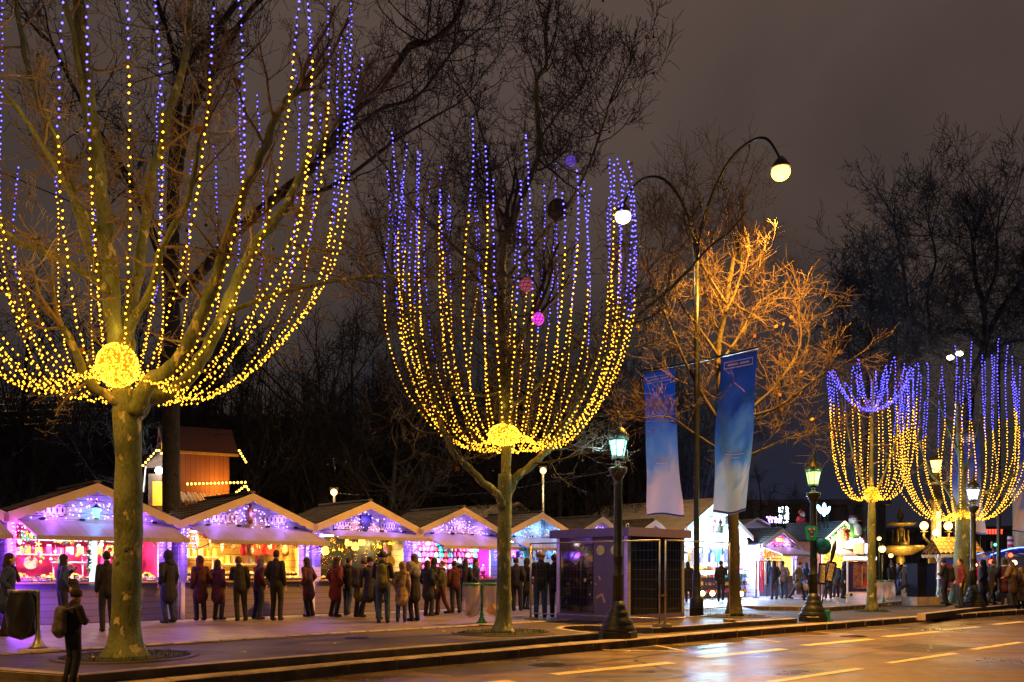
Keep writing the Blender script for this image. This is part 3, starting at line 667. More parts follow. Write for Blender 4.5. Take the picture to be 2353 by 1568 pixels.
# delicatessen chalet
rng = random.Random(12)
for k in range(26):
    x = -1.62 + k * .125; L = rng.uniform(.25, .5)
    good('hanging_sausage', 'cured sausage hanging from the beam of the warm lit chalet', 'sausage', sausage(L, rng.uniform(.03, .05), rng), [GC[rng.choice(('tan', 'brown', 'tan', 'white'))], GC['white']], 0, x, .55 + .3 * (k % 3), 2.32, rng.random() * 3, 'sausages hanging in the warm lit chalet')
for k in range(4): good('cured_ham', 'whole ham hanging in the warm lit chalet', 'ham', MB().lathe([(.03, 0), (.035, -.12), (.09, -.3), (.11, -.42), (.07, -.54), (.001, -.57)][::-1], 12), GC[('brown', 'red', 'tan', 'brown')[k]], 0, (-1.68, .1, .3, 1.45)[k], .45, 2.3, 0, 'hams hanging in the warm lit chalet')
for k in range(34):
    x = -1.6 + (k % 17) * .2; y = .0 + .25 * (k // 17); c = rng.choice(('tan', 'brown', 'gold', 'yellow', 'white'))
    good('food_tray', 'tray of dried food heaped on the sloping counter of the warm lit chalet', 'food tray', sweet_heap(rng, .105), [GC['black'], GC[c], GC[rng.choice(('tan', 'black', 'gold'))]], 0, x, y, 1.03 + .13 * (k // 17), 0, 'food trays on the warm lit counter')
for k in range(7): good('price_card', 'white price card standing on the counter of the warm lit chalet', 'price card', tag_card(.16, .1), [GC[('yellow', 'white')[k % 2]], GC['black']], 0, -1.45 + k * .48, .22, 1.2, 0, 'price cards on the warm lit counter')
shelf(2, -1.7, -.1, 1.8, 1.7); shelf(2, .1, 1.6, 1.8, 1.5)
for k in range(16): good('food_pack', 'packet of food on the back shelves of the warm lit chalet', 'packet', box_pack(.14, .1, rng.uniform(.15, .28)), [GC[rng.choice(('yellow', 'gold', 'red', 'white', 'tan'))], GC['white']], 0, -1.6 + k * .205, 1.8, 1.72 if k < 8 else 1.52, rng.uniform(-.2, .2), 'packets on the back shelves of the warm lit chalet')
T = STALLS[2]; g = MB()
for k in range(420):
    x = -1.62 + 3.55 * rng.random(); y, z = (-1.12, 2.03) if rng.random() < .75 else (-rng.random() * 1.1, 2.45 - .42 * rng.random())
    if y != -1.12: x = -1.66; z = 2.5 + y * .38 - .02
    a = rng.uniform(0, 2 * PI); r = .05
    p = Vector((x, y + rng.uniform(-.04, .04), z + rng.uniform(-.06, .05) - .03 * math.sin(x * 9))); d = Vector((math.cos(a), rng.uniform(-1, 1), math.sin(a))) * r
    n = d.orthogonal().normalized() * .008
    g.add([p - d - n, p - d + n, p + d + n, p + d - n], [(0, 1, 2, 3)])
tag(g.build('tinsel', mat('red_tinsel', (.6, .01, .01), .3, .4), T), kind='stuff')
g = MB(); g.box((1.05, 1.2, 2.05), (.9, .02, .5)); g.build('red_cloth', GC['red'], T)
# statue on the gable of the second chalet
T = thing('wooden_figure', 'small carved wooden figure standing on a bracket of the second gable', 'figure', S(0, -.14, 2.62), AL)
g = MB(); g.box((0, .06, .0), (.2, .16, .05)); g.build('bracket', M_wood, T)
g = MB(); g.lathe([(.07, .03), (.085, .15), (.06, .32), (.075, .42), (.03, .47), (.05, .54), (.001, .6)], 10); g.tube([(.06, 0, .4), (.13, -.03, .28), (.1, -.05, .2)], .02, 6); g.build('figure_body', GC['brown'], T)
# jewellery chalet
rng = random.Random(13)
for k in range(70):
    x = -1.5 + 2.9 * rng.random(); z = 1.2 + 1.1 * rng.random(); r = rng.uniform(.03, .07)
    g = MB(); g.tube([(r * math.cos(a * PI / 5), 0, r * 1.25 * math.sin(a * PI / 5)) for a in range(11)], .008, 4, cap=False)
    good('gold_necklace', 'golden necklace hanging on the rear panel of the jewellery chalet', 'necklace', g, mat('gold_metal', (.8, .5, .1), .25, 1.0), 3.98, x, .75, z, 0, 'necklaces on the panel of the jewellery chalet')
g = MB(); g.box((0, .82, 1.7), (3.2, .04, 1.35)); g.build('display_panel', M_dark, STALLS[3])
for k in range(2): good('brass_plate', 'round golden plate shining near the right post of the jewellery chalet', 'plate', MB().lathe([(.001, 0), (.16, .02), (.19, .05)], 20).xform(Matrix.Rotation(PI / 2, 4, 'X')), mat('gold_metal', (.8, .5, .1), .25, 1.0), 3.98, (1.2, 1.3)[k], .5, (2.05, 1.6)[k], 0, 'round plates in the jewellery chalet')
for k in range(5): good('lantern_shade', 'glowing yellow lantern shade hanging in the jewellery chalet', 'lantern', MB().lathe([(.07, 0), (.12, .06), (.1, .2), (.03, .26)], 12), glow('amber_shade', (1, .55, .08), 3), 3.98, (-1.45, -1.2, -.35, -.1, .15)[k], .4, (2.05, 1.8, 2.08, 1.95, 2.1)[k], 0, 'lantern shades in the jewellery chalet')
for k in range(18): good('trinket_box', 'small box of gold trinkets on the counter of the jewellery chalet', 'trinket box', sweet_heap(rng, .085), [GC['black'], GC['gold'], GC['yellow']], 3.98, -1.45 + k * .165, .1, 1.03, 0, 'trinket boxes on the jewellery counter')
# hat chalet
rng = random.Random(14)
g = MB(); g.box((0, .9, 1.75), (3.2, .04, 1.3)); g.build('hat_wall', GC['white'], STALLS[4])
for k in range(96):
    x = -1.6 + (k % 16) * .2 + rng.uniform(-.03, .03); z = 1.15 + (k // 16) * .205
    c = rng.choice(('white', 'pink', 'pink', 'magenta', 'red', 'white', 'teal', 'grey', 'red', 'black'))
    good('woolly_hat', 'woolly bobble hat hung on the rear wall of the pink chalet', 'hat', wool_hat(.095), [GC[c], GC[rng.choice(('white', 'pink', c))]], 7.85, x, .72 - .02 * (k % 2), z, 0, 'woolly hats on the wall of the pink chalet')
for k in range(6):
    x = -.6 + k * .38
    T = thing('display_head', 'pale display head wearing a woolly hat on the counter of the pink chalet', 'display head', S(7.85, .05 + .12 * (k % 2), 1.03) + UX * x, AL + rng.uniform(-.4, .4), 'display heads on the counter of the pink chalet')
    head_dummy().build('head', mat('dummy_skin', (.6, .4, .3), .5), T); h_ = wool_hat(.1).build('hat', [GC[('white', 'pink', 'red', 'white', 'black', 'pink')[k]], GC['white']], T); h_.location = (0, 0, .22)
for k in range(28): good('folded_scarf', 'folded knitted scarf piled on the counter of the pink chalet', 'scarf', box_pack(.2, .26, .06), [GC[rng.choice(('pink', 'red', 'blue', 'white', 'magenta', 'purple'))], GC[rng.choice(('white', 'pink'))]], 7.85, -1.5 + (k % 14) * .22, -.05 + .28 * (k // 14), 1.03 + .06 * (k // 14), rng.uniform(-.3, .3), 'folded scarves on the counter of the pink chalet')
T = thing('counter_mirror', 'dark framed mirror standing on the counter of the pink chalet', 'mirror', S(7.85, -.08, 1.03) + UX * -.05, AL)
MB().box((0, 0, .25), (.36, .03, .5)).build('frame', mat('frame_blue', (.2, .3, .36), .4), T); MB().box((0, -.02, .25), (.27, .01, .41)).build('glass', mat('mirror', (.3, .3, .3), .08, 1.0), T)
# blue chalet clothes
rng = random.Random(15)
for k in range(14): good('hanging_shirt', 'shirt on a hanger in the blue lit chalet', 'shirt', tee(.4, .5), GC[rng.choice(('red', 'blue', 'white', 'teal', 'navy', 'pink'))], 11.7, -1.5 + k * .22, .4 + .1 * (k % 3), 2.3, rng.uniform(-.5, .5), 'shirts hanging in the blue lit chalet')
for k in range(14): good('gift_pack', 'small boxed souvenir on the counter of the blue lit chalet', 'souvenir box', box_pack(.15, .14, rng.uniform(.1, .3)), [GC[rng.choice(GCK)], GC['white']], 11.7, -1.55 + k * .235, .1, 1.03, 0, 'souvenirs on the counter of the blue lit chalet')
for k in range(16): good('gift_pack', 'bright box on the counter of the chalet with the red sign', 'souvenir box', box_pack(.2, .14, rng.uniform(.2, .5)), [GC[rng.choice(('yellow', 'gold', 'white', 'red'))], GC['white']], 29.6, -1.55 + k * .205, .3, 1.03, 0, 'boxes on the counter of the chalet with the red sign')
# ------------------------------------------------------------------ trees
M_bark = bark('plane_bark', (0.10, 0.135, 0.062), (0.19, 0.235, 0.105), (0.50, 0.47, 0.22))
M_limb = bark('limb_bark', (0.15, 0.12, 0.075), (0.24, 0.195, 0.125), (0.36, 0.31, 0.19), 3.0)
M_twig = mat('twig_bark', (0.10, 0.078, 0.055), 0.85, var=0.25, scale=5)
M_browntwig = mat('brown_twig', (0.07, 0.048, 0.026), 0.9, var=.3, scale=3)
M_dimtwig = mat('dim_twig', (0.045, 0.045, 0.05), 0.9, var=.3, scale=3)  # dark bluish tone stands in for a crown that gets little light
M_darkbark = bark('dark_bark', (0.026, 0.029, 0.036), (0.045, 0.046, 0.05), (0.06, 0.06, 0.06))
M_seed = mat('seed_ball', (0.03, 0.022, 0.015), 0.9)
M_leaf = mat('dry_leaf', (0.22, 0.09, 0.02), 0.7, var=0.4, scale=3)
def rdir(rng):
    while True:
        v = Vector((rng.uniform(-1, 1), rng.uniform(-1, 1), rng.uniform(-1, 1)))
        if 0.05 < v.length < 1: return v.normalized()
RMIN = [.004]
def sprout(g, p, d, L, r, lvl, rng, maxl, up=0.12, ends=None, kink=0.28, dens=1.0):
    """one crooked branch and, along it, smaller ones"""
    k = 5 if lvl < maxl else 3
    pts = [p.copy()]; rad = [r]; q = p.copy(); dd = d.copy()
    for i in range(k):
        dd = (dd + rdir(rng) * kink + Vector((0, 0, up))).normalized()
        q = q + dd * L / k; pts.append(q.copy()); rad.append(max(RMIN[0], r * (1 - 0.62 * (i + 1) / k)))
    g.tube(pts, rad, 3 if lvl >= 2 else 5, cap=False)
    if lvl >= maxl:
        if ends is not None: ends.append(pts[-1])
        return
    n = max(2, int((5 if lvl == 1 else 4) * dens + rng.random()))
    for j in range(n):
        t = 0.25 + 0.75 * (j + rng.random()) / n; i = min(k - 1, int(t * k)); a = pts[i].lerp(pts[i + 1], t * k - i)
        dr = (pts[i + 1] - pts[i]).normalized()
        nd = (dr * 0.65 + rdir(rng) * 0.85).normalized()
        sprout(g, a, nd, L * rng.uniform(0.42, 0.68), rad[i] * 0.55, lvl + 1, rng, maxl, up, ends, kink, dens)
def along(pts, t):
    k = len(pts) - 1; i = min(k - 1, int(t * k)); return pts[i].lerp(pts[i + 1], t * k - i), (pts[i + 1] - pts[i]).normalized(), i
def tree(label, base, trunk, limbs, seed, maxl=3, mats=(None, None), group=None, dens=1.0, tw=1.0, seeds=0, leaves=0, name='plane_tree', up=0.12, spray=7, cat='tree', rmin=.004):
    """trunk and limbs: [(points, r0, r1)] in world space; twigs grow from every limb"""
    rng = random.Random(seed); RMIN[0] = rmin
    T = thing(name, label, cat, base, 0, group)
    B = Vector(base)
    g = MB(); c = MB(); ends = []
    for li, (pts, r0, r1) in enumerate([trunk] + limbs):
        sp = smooth_path([Vector(p) - B for p in pts], 5); k = len(sp)
        rad = [r0 + (r1 - r0) * (i / (k - 1)) ** (0.9) for i in range(k)]
        if li == 0:
            rad = [r * (1 + 0.55 * math.exp(-max(0, q.z) / 0.22)) * (1 + 0.025 * math.sin(q.z * 5.1 + seed)) for r, q in zip(rad, sp)]
        else:
            rad = [r * (1 + 0.06 * math.sin(i * 1.7 + li)) for i, r in enumerate(rad)]
            sp = [p + rdir(rng) * min(0.03, r1 * 0.4) if 0 < i < k - 1 else p for i, p in enumerate(sp)]
        v0 = len(g.v); nn = 24 if li == 0 else (12 if r0 > .1 else 8); g.tube(sp, rad, nn)
        if r0 > .1:                                              # buttress roots, swellings and hollows
            for q in range(len(sp) * nn):
                p = Vector(g.v[v0 + q]); c0 = sp[q // nn]; d0 = p - c0; a = math.atan2(d0.y, d0.x)
                f = 1 + .10 * mnoise.noise(p * 2.1 + Vector((seed, li, 0))) + .05 * mnoise.noise(p * 6.3)
                if li == 0: f += .20 * math.exp(-max(0, p.z) / .16) * math.sin(5 * a + seed) * (.6 + .4 * math.sin(2 * a))
                g.v[v0 + q] = tuple(c0 + d0 * f)
        if li == 0: 
            for q in range(5):                                   # knots and old pruning scars
                p, d, i = along(sp, rng.uniform(.3, .95)); a = rng.uniform(0, 2 * PI); n = Vector((math.cos(a), math.sin(a), 0))
                g.ball(p + n * rad[i] * .92, rad[i] * .22, 7, 5, (1, 1, 1.3))
            continue
        Ln = sum((sp[i + 1] - sp[i]).length for i in range(k - 1))
        for j in range(int(spray * dens * max(.5, Ln / 3.0)) + 1):
            t = 0.22 + 0.78 * rng.random(); p, d, i = along(sp, t)
            nd = (d * 0.35 + rdir(rng)).normalized()
            sprout(c, p, nd, tw * rng.uniform(0.5, 1.25), min(rad[i] * .5, .028), 1, rng, maxl, up, ends, 0.3, dens)
        p, d, i = along(sp, 1.0)
        for j in range(3): sprout(c, p, (d + rdir(rng) * .5).normalized(), tw * rng.uniform(.7, 1.3), max(.01, r1 * .8), 1, rng, maxl, up, ends, 0.3, dens)
    g.build('trunk', mats[0] or M_bark, T)
    c.build('crown', mats[1] or M_twig, T)
    if seeds and ends:
        s = MB()
        for e in rng.sample(ends, min(seeds, len(ends))):
            L = rng.uniform(.05, .15); s.tube([e, e - Vector((0, 0, L))], .003, 3, cap=False); s.ball(e - Vector((0, 0, L + .02)), .026, 6, 4)
        tag(s.build('seed_balls', M_seed, T), kind='stuff')
    if leaves and ends:
        s = MB()
        for e in rng.sample(ends, min(leaves, len(ends))):
            n = rdir(rng); a = n.orthogonal().normalized() * .07; b = n.cross(a).normalized() * .06
            s.add([e - a, e + b, e + a * 1.1, e - b], [(0, 1, 2, 3)])
        tag(s.build('dry_leaves', M_leaf, T), kind='stuff')
    return T
def L_(pts, depths, r0, r1):
    if not isinstance(depths, (list, tuple)): depths = [depths] * len(pts)
    n = len(pts)
    if len(depths) == 2 and n != 2: depths = [depths[0] + (depths[1] - depths[0]) * i / (n - 1) for i in range(n)]
    return ([P(x, y, d) for (x, y), d in zip(pts, depths)], r0, r1)

# first tree, close to the camera
d1 = 13.5
T1B = G(290, 1510, .30)
limbs1 = [
 L_([(290, 960), (268, 800), (250, 600), (225, 400), (200, 200), (182, 0), (172, -160), (160, -300)], (13.5, 13.9), .15, .07),
 L_([(292, 800), (300, 700), (318, 629), (348, 420), (384, 280), (430, 120), (440, -60)], (13.6, 15.3), .11, .045),
 L_([(312, 950), (345, 880), (407, 833), (459, 732), (496, 639), (519, 564), (560, 440), (608, 340), (640, 256), (690, 205)], (13.4, 12.6), .125, .045),
 L_([(305, 960), (345, 915), (410, 893), (474, 807), (522, 702), (560, 613), (600, 545), (660, 472), (700, 380), (745, 320), (800, 250)], (13.5, 15.5), .135, .05),
 L_([(515, 722), (600, 690), (672, 665), (784, 643), (880, 634), (960, 640)], (13.9, 12.4), .045, .015),
 L_([(285, 930), (209, 882), (175, 810), (142, 751)], (13.4, 12.8), .085, .05),
 L_([(243, 665), (220, 643), (131, 591), (56, 564), (0, 530), (-80, 500)], (13.5, 12.2), .07, .03),
 L_([(232, 535), (212, 516), (160, 440), (112, 360), (68, 288), (0, 200), (-90, 120)], (13.7, 11.9), .055, .025),
 L_([(240, 640), (200, 560), (160, 412), (116, 304), (80, 208), (56, 120), (30, -40)], (13.6, 15.0), .08, .04),
 L_([(275, 800), (298, 751), (351, 658), (373, 565), (424, 480), (444, 408), (455, 330)], (13.4, 12.4), .075, .03),
 L_([(195, 240), (160, 40), (110, -60), (60, -120)], (13.7, 12.6), .05, .03),
 L_([(660, 560), (760, 580), (830, 590), (900, 570)], (14.5, 16.0), .03, .012),
]
T1 = tree('big plane tree nearest the road, hung with yellow to violet light strings', T1B, ([T1B, P(290, 1460, d1), P(293, 1300, d1), P(296, 1100, d1), P(292, 955, d1), P(286, 900, d1)], .225, .19), limbs1, 21, 4, (M_bark, M_limb), 'plane trees of the avenue', dens=0.9, tw=1.0, seeds=60, leaves=10, spray=6)
d2 = 18.7
T2B = G(1156, 1454.5, .30)
limbs2 = [
 L_([(1160, 1150), (1161, 1000), (1156, 800), (1152, 650), (1160, 560), (1167, 520)], (18.7, 18.9), .115, .07),
 L_([(1165, 1000), (1168, 961), (1176, 816), (1200, 770), (1219, 744)], (18.6, 18.2), .09, .07),
 L_([(1155, 1165), (1142, 1136), (1103, 1103), (1069, 1066), (1046, 1047), (1010, 968), (985, 870), (959, 780), (934, 690), (905, 640)], (18.6, 17.6), .10, .035),
 L_([(1163, 1150), (1184, 1100), (1226, 1066), (1276, 1011), (1320, 935), (1355, 852), (1420, 788), (1474, 719), (1535, 669), (1600, 600)], (18.7, 19.6), .10, .035),
 L_([(1155, 720), (1110, 620), (1071, 592), (1007, 532), (955, 480), (900, 404), (850, 330)], (18.8, 20.0), .06, .025),
 L_([(1163, 560), (1190, 480), (1215, 420), (1239, 340), (1231, 200), (1255, 148), (1253, 80), (1263, 0), (1270, -80)], (18.9, 20.0), .085, .02),
 L_([(1165, 640), (1211, 580), (1290, 490), (1335, 420), (1375, 320), (1400, 240)], (18.9, 18.2), .05, .02),
 L_([(1160, 900), (1110, 910), (1060, 900), (1040, 880)], (18.7, 17.5), .035, .02),
 L_([(1167, 940), (1220, 900), (1290, 830), (1350, 740), (1400, 700)], (18.7, 17.8), .045, .015),
 L_([(1160, 600), (1140, 480), (1120, 360), (1090, 240)], (18.9, 19.6), .045, .02),
 L_([(1235, 330), (1290, 250), (1340, 200)], (19.6, 20.4), .035, .015),
 L_([(1160, 760), (1100, 720), (1020, 700), (960, 690)], (18.8, 20.0), .04, .02),
]
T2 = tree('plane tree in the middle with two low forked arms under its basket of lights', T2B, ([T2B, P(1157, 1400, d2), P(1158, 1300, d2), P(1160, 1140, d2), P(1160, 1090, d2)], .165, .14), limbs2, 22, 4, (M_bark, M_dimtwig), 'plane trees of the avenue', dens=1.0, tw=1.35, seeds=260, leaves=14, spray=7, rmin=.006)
d5 = 25.4
T5B = G(1688, 1416.5, .30)
limbs5 = [
 L_([(1684, 1150), (1665, 1030), (1655, 900), (1650, 805), (1668, 704), (1682, 611), (1690, 586), (1700, 540), (1706, 490)], (25.4, 25.6), .12, .03),
 L_([(1660, 980), (1610, 900), (1560, 800), (1520, 700), (1490, 640)], (25.4, 25.0), .07, .02),
 L_([(1660, 1000), (1720, 945), (1780, 890), (1822, 830), (1840, 790)], (25.4, 25.6), .07, .02),
 L_([(1700, 960), (1780, 940), (1850, 890), (1890, 860)], (25.2, 24.0), .05, .015),
 L_([(1670, 700), (1620, 620), (1580, 540), (1570, 470)], (25.0, 25.8), .05, .015),
 L_([(1652, 840), (1700, 770), (1740, 700), (1800, 660)], (25.2, 26.2), .05, .015),
 L_([(1664, 1040), (1600, 1000), (1540, 960), (1490, 960)], (25.4, 24.6), .045, .015),
 L_([(1666, 720), (1700, 640), (1700, 540), (1680, 470)], (25.0, 25.6), .045, .015),
 L_([(1652, 820), (1610, 760), (1560, 690), (1530, 610), (1520, 540)], (25.2, 25.9), .05, .015),
 L_([(1690, 1060), (1760, 1030), (1830, 1000), (1900, 985)], (25.3, 24.2), .04, .012),
]
T5 = tree('plane tree without light strings, lit orange by the tall street lamp', T5B, ([T5B, P(1687, 1350, d5), P(1685, 1200, d5), P(1680, 1100, d5)], .19, .14), limbs5, 25, 3, (bark('darkened_bark', (.022, .019, .012), (.04, .034, .022), (.07, .06, .035)), M_browntwig), 'plane trees of the avenue', dens=1.2, tw=1.25, leaves=40, spray=8, rmin=.0055)  # bark darkened in colour to hold back the street lamp's glare
d3 = 31.0
T3B = G(2003, 1404.7, .18)
limbs3 = [L_([(2003, 1150), (2003, 1050), (2004, 950), (2006, 880)], 31, .09, .03), L_([(2003, 1160), (2035, 1080), (2060, 1000), (2070, 900)], (31, 30.2), .05, .015), L_([(2003, 1160), (1975, 1090), (1950, 1000), (1940, 900)], (31, 31.8), .05, .015)]
T3 = tree('slim young plane tree with a small blue crowned basket of lights', T3B, ([T3B, P(2003, 1330, d3), P(2003, 1200, d3), P(2003, 1130, d3)], .17, .12), limbs3, 23, 3, (M_bark, M_limb), 'plane trees of the avenue', dens=.7, tw=.8, spray=4)
d4 = 35.0
T4B = G(2204, 1386, .30)
limbs4 = [L_([(2212, 1190), (2210, 1080), (2204, 980), (2200, 900)], 35, .17, .07), L_([(2208, 1200), (2180, 1130), (2140, 1090), (2110, 1010)], (35, 34), .09, .02), L_([(2215, 1190), (2250, 1140), (2310, 1110), (2370, 1040)], (35, 34), .10, .03), L_([(2212, 1100), (2245, 1000), (2260, 900)], (35, 36), .07, .02), L_([(2210, 1060), (2170, 960), (2150, 880)], (35, 36), .07, .02)]
T4 = tree('thick pale plane tree with yellow lights beside the tiled table hut', T4B, ([T4B, P(2207, 1330, d4), P(2212, 1240, d4), P(2213, 1160, d4)], .33, .27), limbs4, 24, 3, (M_bark, M_limb), 'plane trees of the avenue', dens=.9, tw=1.1, spray=5, leaves=40)
for c_, r_, z_ in ((T1B, .95, .30), (T2B, 1.0, .30), (T5B, .9, .30), (T3B, .6, .18), (T4B, .9, .30)): pit(c_, r_, z_, r_ > .7)
# little grass tufts in the pits
g = MB(); rng = random.Random(3); M_grass = mat('pit_grass', (.05, .09, .02), .9, var=.4, scale=20)
for c_, r_, z_ in ((T1B, .9, .31), (T2B, .9, .31), (T3B, .55, .19), (T5B, .8, .31)):
    for k in range(260):
        a = rng.uniform(0, 2 * PI); q = r_ * math.sqrt(rng.random()); p = Vector((c_.x + q * math.cos(a), c_.y + q * math.sin(a), z_)); h = rng.uniform(.03, .10)
        w = rdir(rng) * .012; w.z = 0; lean = rdir(rng) * .03
        g.add([p - w, p + w, p + Vector((lean.x, lean.y, h))], [(0, 1, 2)])
tag(g.build('grass', M_grass), 'short grass tufts growing in the pits round the tree trunks', 'grass', kind='stuff')

# ------------------------------------------------------------------ light strings
M_wb = glow('warm_bulb', (1.0, 0.42, 0.02), 6.0)
M_cb = glow('cool_bulb', (0.085, 0.07, 1.0), 8.0)
def light_strings(cx, cy, zh, prof, n, zt, ztop, spacing, rb, label, group, seed, squash=1.0, inner=None, turn=0.0, tilt=0.0):
    """strings leave the hub, sag outward into a bowl and climb to the branches; warm low down, cool above zt"""
    rng = random.Random(seed)
    for k in range(n):
        a = 2 * PI * (k + rng.uniform(-.3, .3)) / n + turn
        sc = rng.uniform(.84, 1.04); top = rng.uniform(*ztop); zz = rng.uniform(*zt); top += tilt * math.sin(a); sw = rng.uniform(-.10, .10)
        pts = []
        for r, z in prof:
            if z > top: break
            aa = a + sw * max(0, z - 5) / 4
            pts.append(Vector((r * sc * math.cos(aa), r * sc * math.sin(aa) * squash, zh + (z - zh) * (0.95 + .1 * rng.random() * 0 + .06 * math.sin(k * 2.3)))))
        q = pts[-1]; pts.append(Vector((q.x * (1 + rng.uniform(-.08, .05)), q.y * (1 + rng.uniform(-.08, .05)), top)))
        if inner is not None:
            e = pts[-1]; r0 = Vector((0, 0, inner)); mid = e.lerp(r0, .55) - Vector((0, 0, .25 * (top - inner)))
            pts += [e.lerp(mid, .5) - Vector((0, 0, .1)), mid, r0 + Vector((.06 * math.cos(a), .06 * math.sin(a), 0))]
        sp = smooth_path(pts, 8)
        w1, w2, w3 = rng.uniform(0, 6), rng.uniform(.5, 1.3), rng.uniform(.02, .07)
        sp = [p + Vector((w3 * math.sin(w2 * p.z + w1), w3 * math.cos(w2 * p.z * 1.3 + w1), .02 * math.sin(i * 1.9))) for i, p in enumerate(sp)]
        # even spacing
        warm = []; cool = []; acc = rng.random() * spacing; 
        for i in range(len(sp) - 1):
            s0, s1 = sp[i], sp[i + 1]; L = (s1 - s0).length
            while acc < L:
                p = s0.lerp(s1, acc / L); p = p + Vector((rng.uniform(-.012, .012), rng.uniform(-.012, .012), 0))
                (warm if p.z < zz and i < len(sp) * .9 else cool).append(p); acc += spacing * rng.uniform(.78, 1.22)
            acc -= L
        o = thing('light_string', label, 'light string', (cx, cy, 0), 0, group)
        for nm, lst, m in (('warm_section', warm, M_wb), ('cool_section', cool, M_cb)):
            if lst:
                b = MB(); b.tube(lst, .005, 3, cap=False) if len(lst) > 1 else None; b.mi = 1
                for p in lst: b.octa(p, rb * rng.uniform(.8, 1.15))
                b.build(nm, [M_wire, m], o)
def hub(cx, cy, z, r, label, seed, nb=900, sc=(1, 1, 1.1)):
    rng = random.Random(seed)
    T = thing('light_ball', label, 'light ball', (cx, cy, z))
    MB().ball((0, 0, 0), r * .94, 20, 14, sc).build('core', glow('ball_core_glow', (1, .45, .03), .28), T)  # core glows of itself to fill in light between the bulbs
    g = MB()
    for k in range(nb):
        d = rdir(rng)
        g.octa((d.x * r * sc[0], d.y * r * sc[1], d.z * r * sc[2]), .013)
    tag(g.build('bulbs', M_wb, T), kind='stuff')
    lamp('ball_light_above', (0, 0, r * 1.9), (1, .5, .06), 7, r * .6, parent=T)
    for a in (0, 2.1, 4.2): lamp('ball_light', (1.15 * math.cos(a + .9), 1.15 * math.sin(a + .9), -.05), (1, .5, .06), 24, .18, parent=T)
    return T
h1 = P(270, 840, d1 - .12)
hub(h1.x, h1.y, h1.z, .30, 'glittering golden ball of lights round the fork of the nearest tree', 1, sc=(1, 1, 1.12))
prof1 = [(.28, 4.75), (.8, 4.42), (1.4, 4.45), (2.1, 4.95), (2.75, 5.75), (3.25, 6.7), (3.5, 8.0), (3.6, 9.3), (3.6, 10.6)]
light_strings(h1.x, h1.y, 4.75, prof1, 40, (6.6, 9.0), (8.7, 12.6), .098, .0165, 'bulb string hung in the big plane tree nearest the road, yellow below and violet above', 'light strings of the nearest tree', 31)
for zz, pw in ((5.9, 26), (7.2, 30), (8.8, 30)):
    for a in (.4, 2.5, 4.6): lamp('string_light', (h1.x + 1.7 * math.cos(a), h1.y + 1.7 * math.sin(a), zz), (1, .5, .07), pw, .6)
h2 = P(1158, 1000, d2 - .05)
hub(h2.x, h2.y, h2.z, .33, 'flat golden knot of lights round the middle tree stem', 2, sc=(1, 1, .7))
prof2 = [(.3, 4.55), (.75, 4.28), (1.3, 4.4), (1.85, 4.95), (2.3, 5.75), (2.6, 6.8), (2.72, 8.2), (2.7, 9.6), (2.62, 11)]
light_strings(h2.x + .12, h2.y, 4.55, prof2, 42, (6.4, 8.9), (9.3, 11.0), .105, .018, 'bulb string hung in the middle plane tree, yellow below and blue above', 'light strings of the middle tree', 32, tilt=.95)
h3 = P(2003, 1138, d3)
hub(h3.x, h3.y, h3.z, .26, 'golden knot of lights on the slim young tree', 3, 200)
prof3 = [(.2, 4.3), (.55, 4.15), (.9, 4.4), (1.2, 5.0), (1.4, 5.9), (1.5, 7.0), (1.5, 8.0)]
light_strings(h3.x, h3.y, 4.3, prof3, 20, (7.2, 7.8), (8.2, 9.0), .12, .021, 'bulb string on the slim young tree, its blue upper end swagged to the centre', 'light strings of the slim young tree', 33, inner=7.3)
h4 = P(2213, 1183, d4)
hub(h4.x, h4.y, h4.z, .38, 'golden collar of lights round the thick pale tree', 4, 260, (1, 1, .6))
prof4 = [(.35, 3.9), (.9, 3.65), (1.5, 4.0), (2.0, 4.7), (2.35, 5.7), (2.45, 7.0), (2.4, 8.6), (2.35, 9.6)]
light_strings(h4.x - .1, h4.y, 3.9, prof4, 34, (6.8, 8.2), (8.6, 10.6), .12, .022, 'bulb string hung in the thick pale plane tree, yellow below and blue above', 'light strings of the thick pale tree', 34)
def net_ball(r):
    g = MB(); g.ball((0, 0, 0), r, 14, 10); g.mi = 1; g.tube([(0, 0, r), (0, 0, r + .5)], .004, 4)
    for k in range(5):
        R_ = Matrix.Rotation(PI * k / 5, 3, 'Z') @ Matrix.Rotation(.35, 3, 'X'); g.tube([R_ @ Vector((r * 1.02 * math.cos(a * PI / 12), 0, r * 1.02 * math.sin(a * PI / 12))) for a in range(25)], r * .045, 4, cap=False)
    for z in (-.5, 0, .5): q = r * math.sqrt(1 - z * z) * 1.02; g.tube([(q * math.cos(a * PI / 12), q * math.sin(a * PI / 12), z * r) for a in range(25)], r * .04, 4, cap=False)
    return g
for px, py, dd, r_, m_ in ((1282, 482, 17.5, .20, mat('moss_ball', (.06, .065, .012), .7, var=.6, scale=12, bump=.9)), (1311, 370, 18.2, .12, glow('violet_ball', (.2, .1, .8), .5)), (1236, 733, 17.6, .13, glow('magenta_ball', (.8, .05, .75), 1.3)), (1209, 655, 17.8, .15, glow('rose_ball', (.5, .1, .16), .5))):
    tag(net_ball(r_).build('hanging_ball', [m_, M_dimtwig], None, P(px, py, dd)), {1282: 'dark green mossy ball hanging high in the middle tree', 1311: 'small violet ball hanging near the top of the middle tree', 1236: 'glowing magenta ball hanging in the middle tree', 1209: 'faint rose ball hanging in the middle tree'}[px], 'ball')

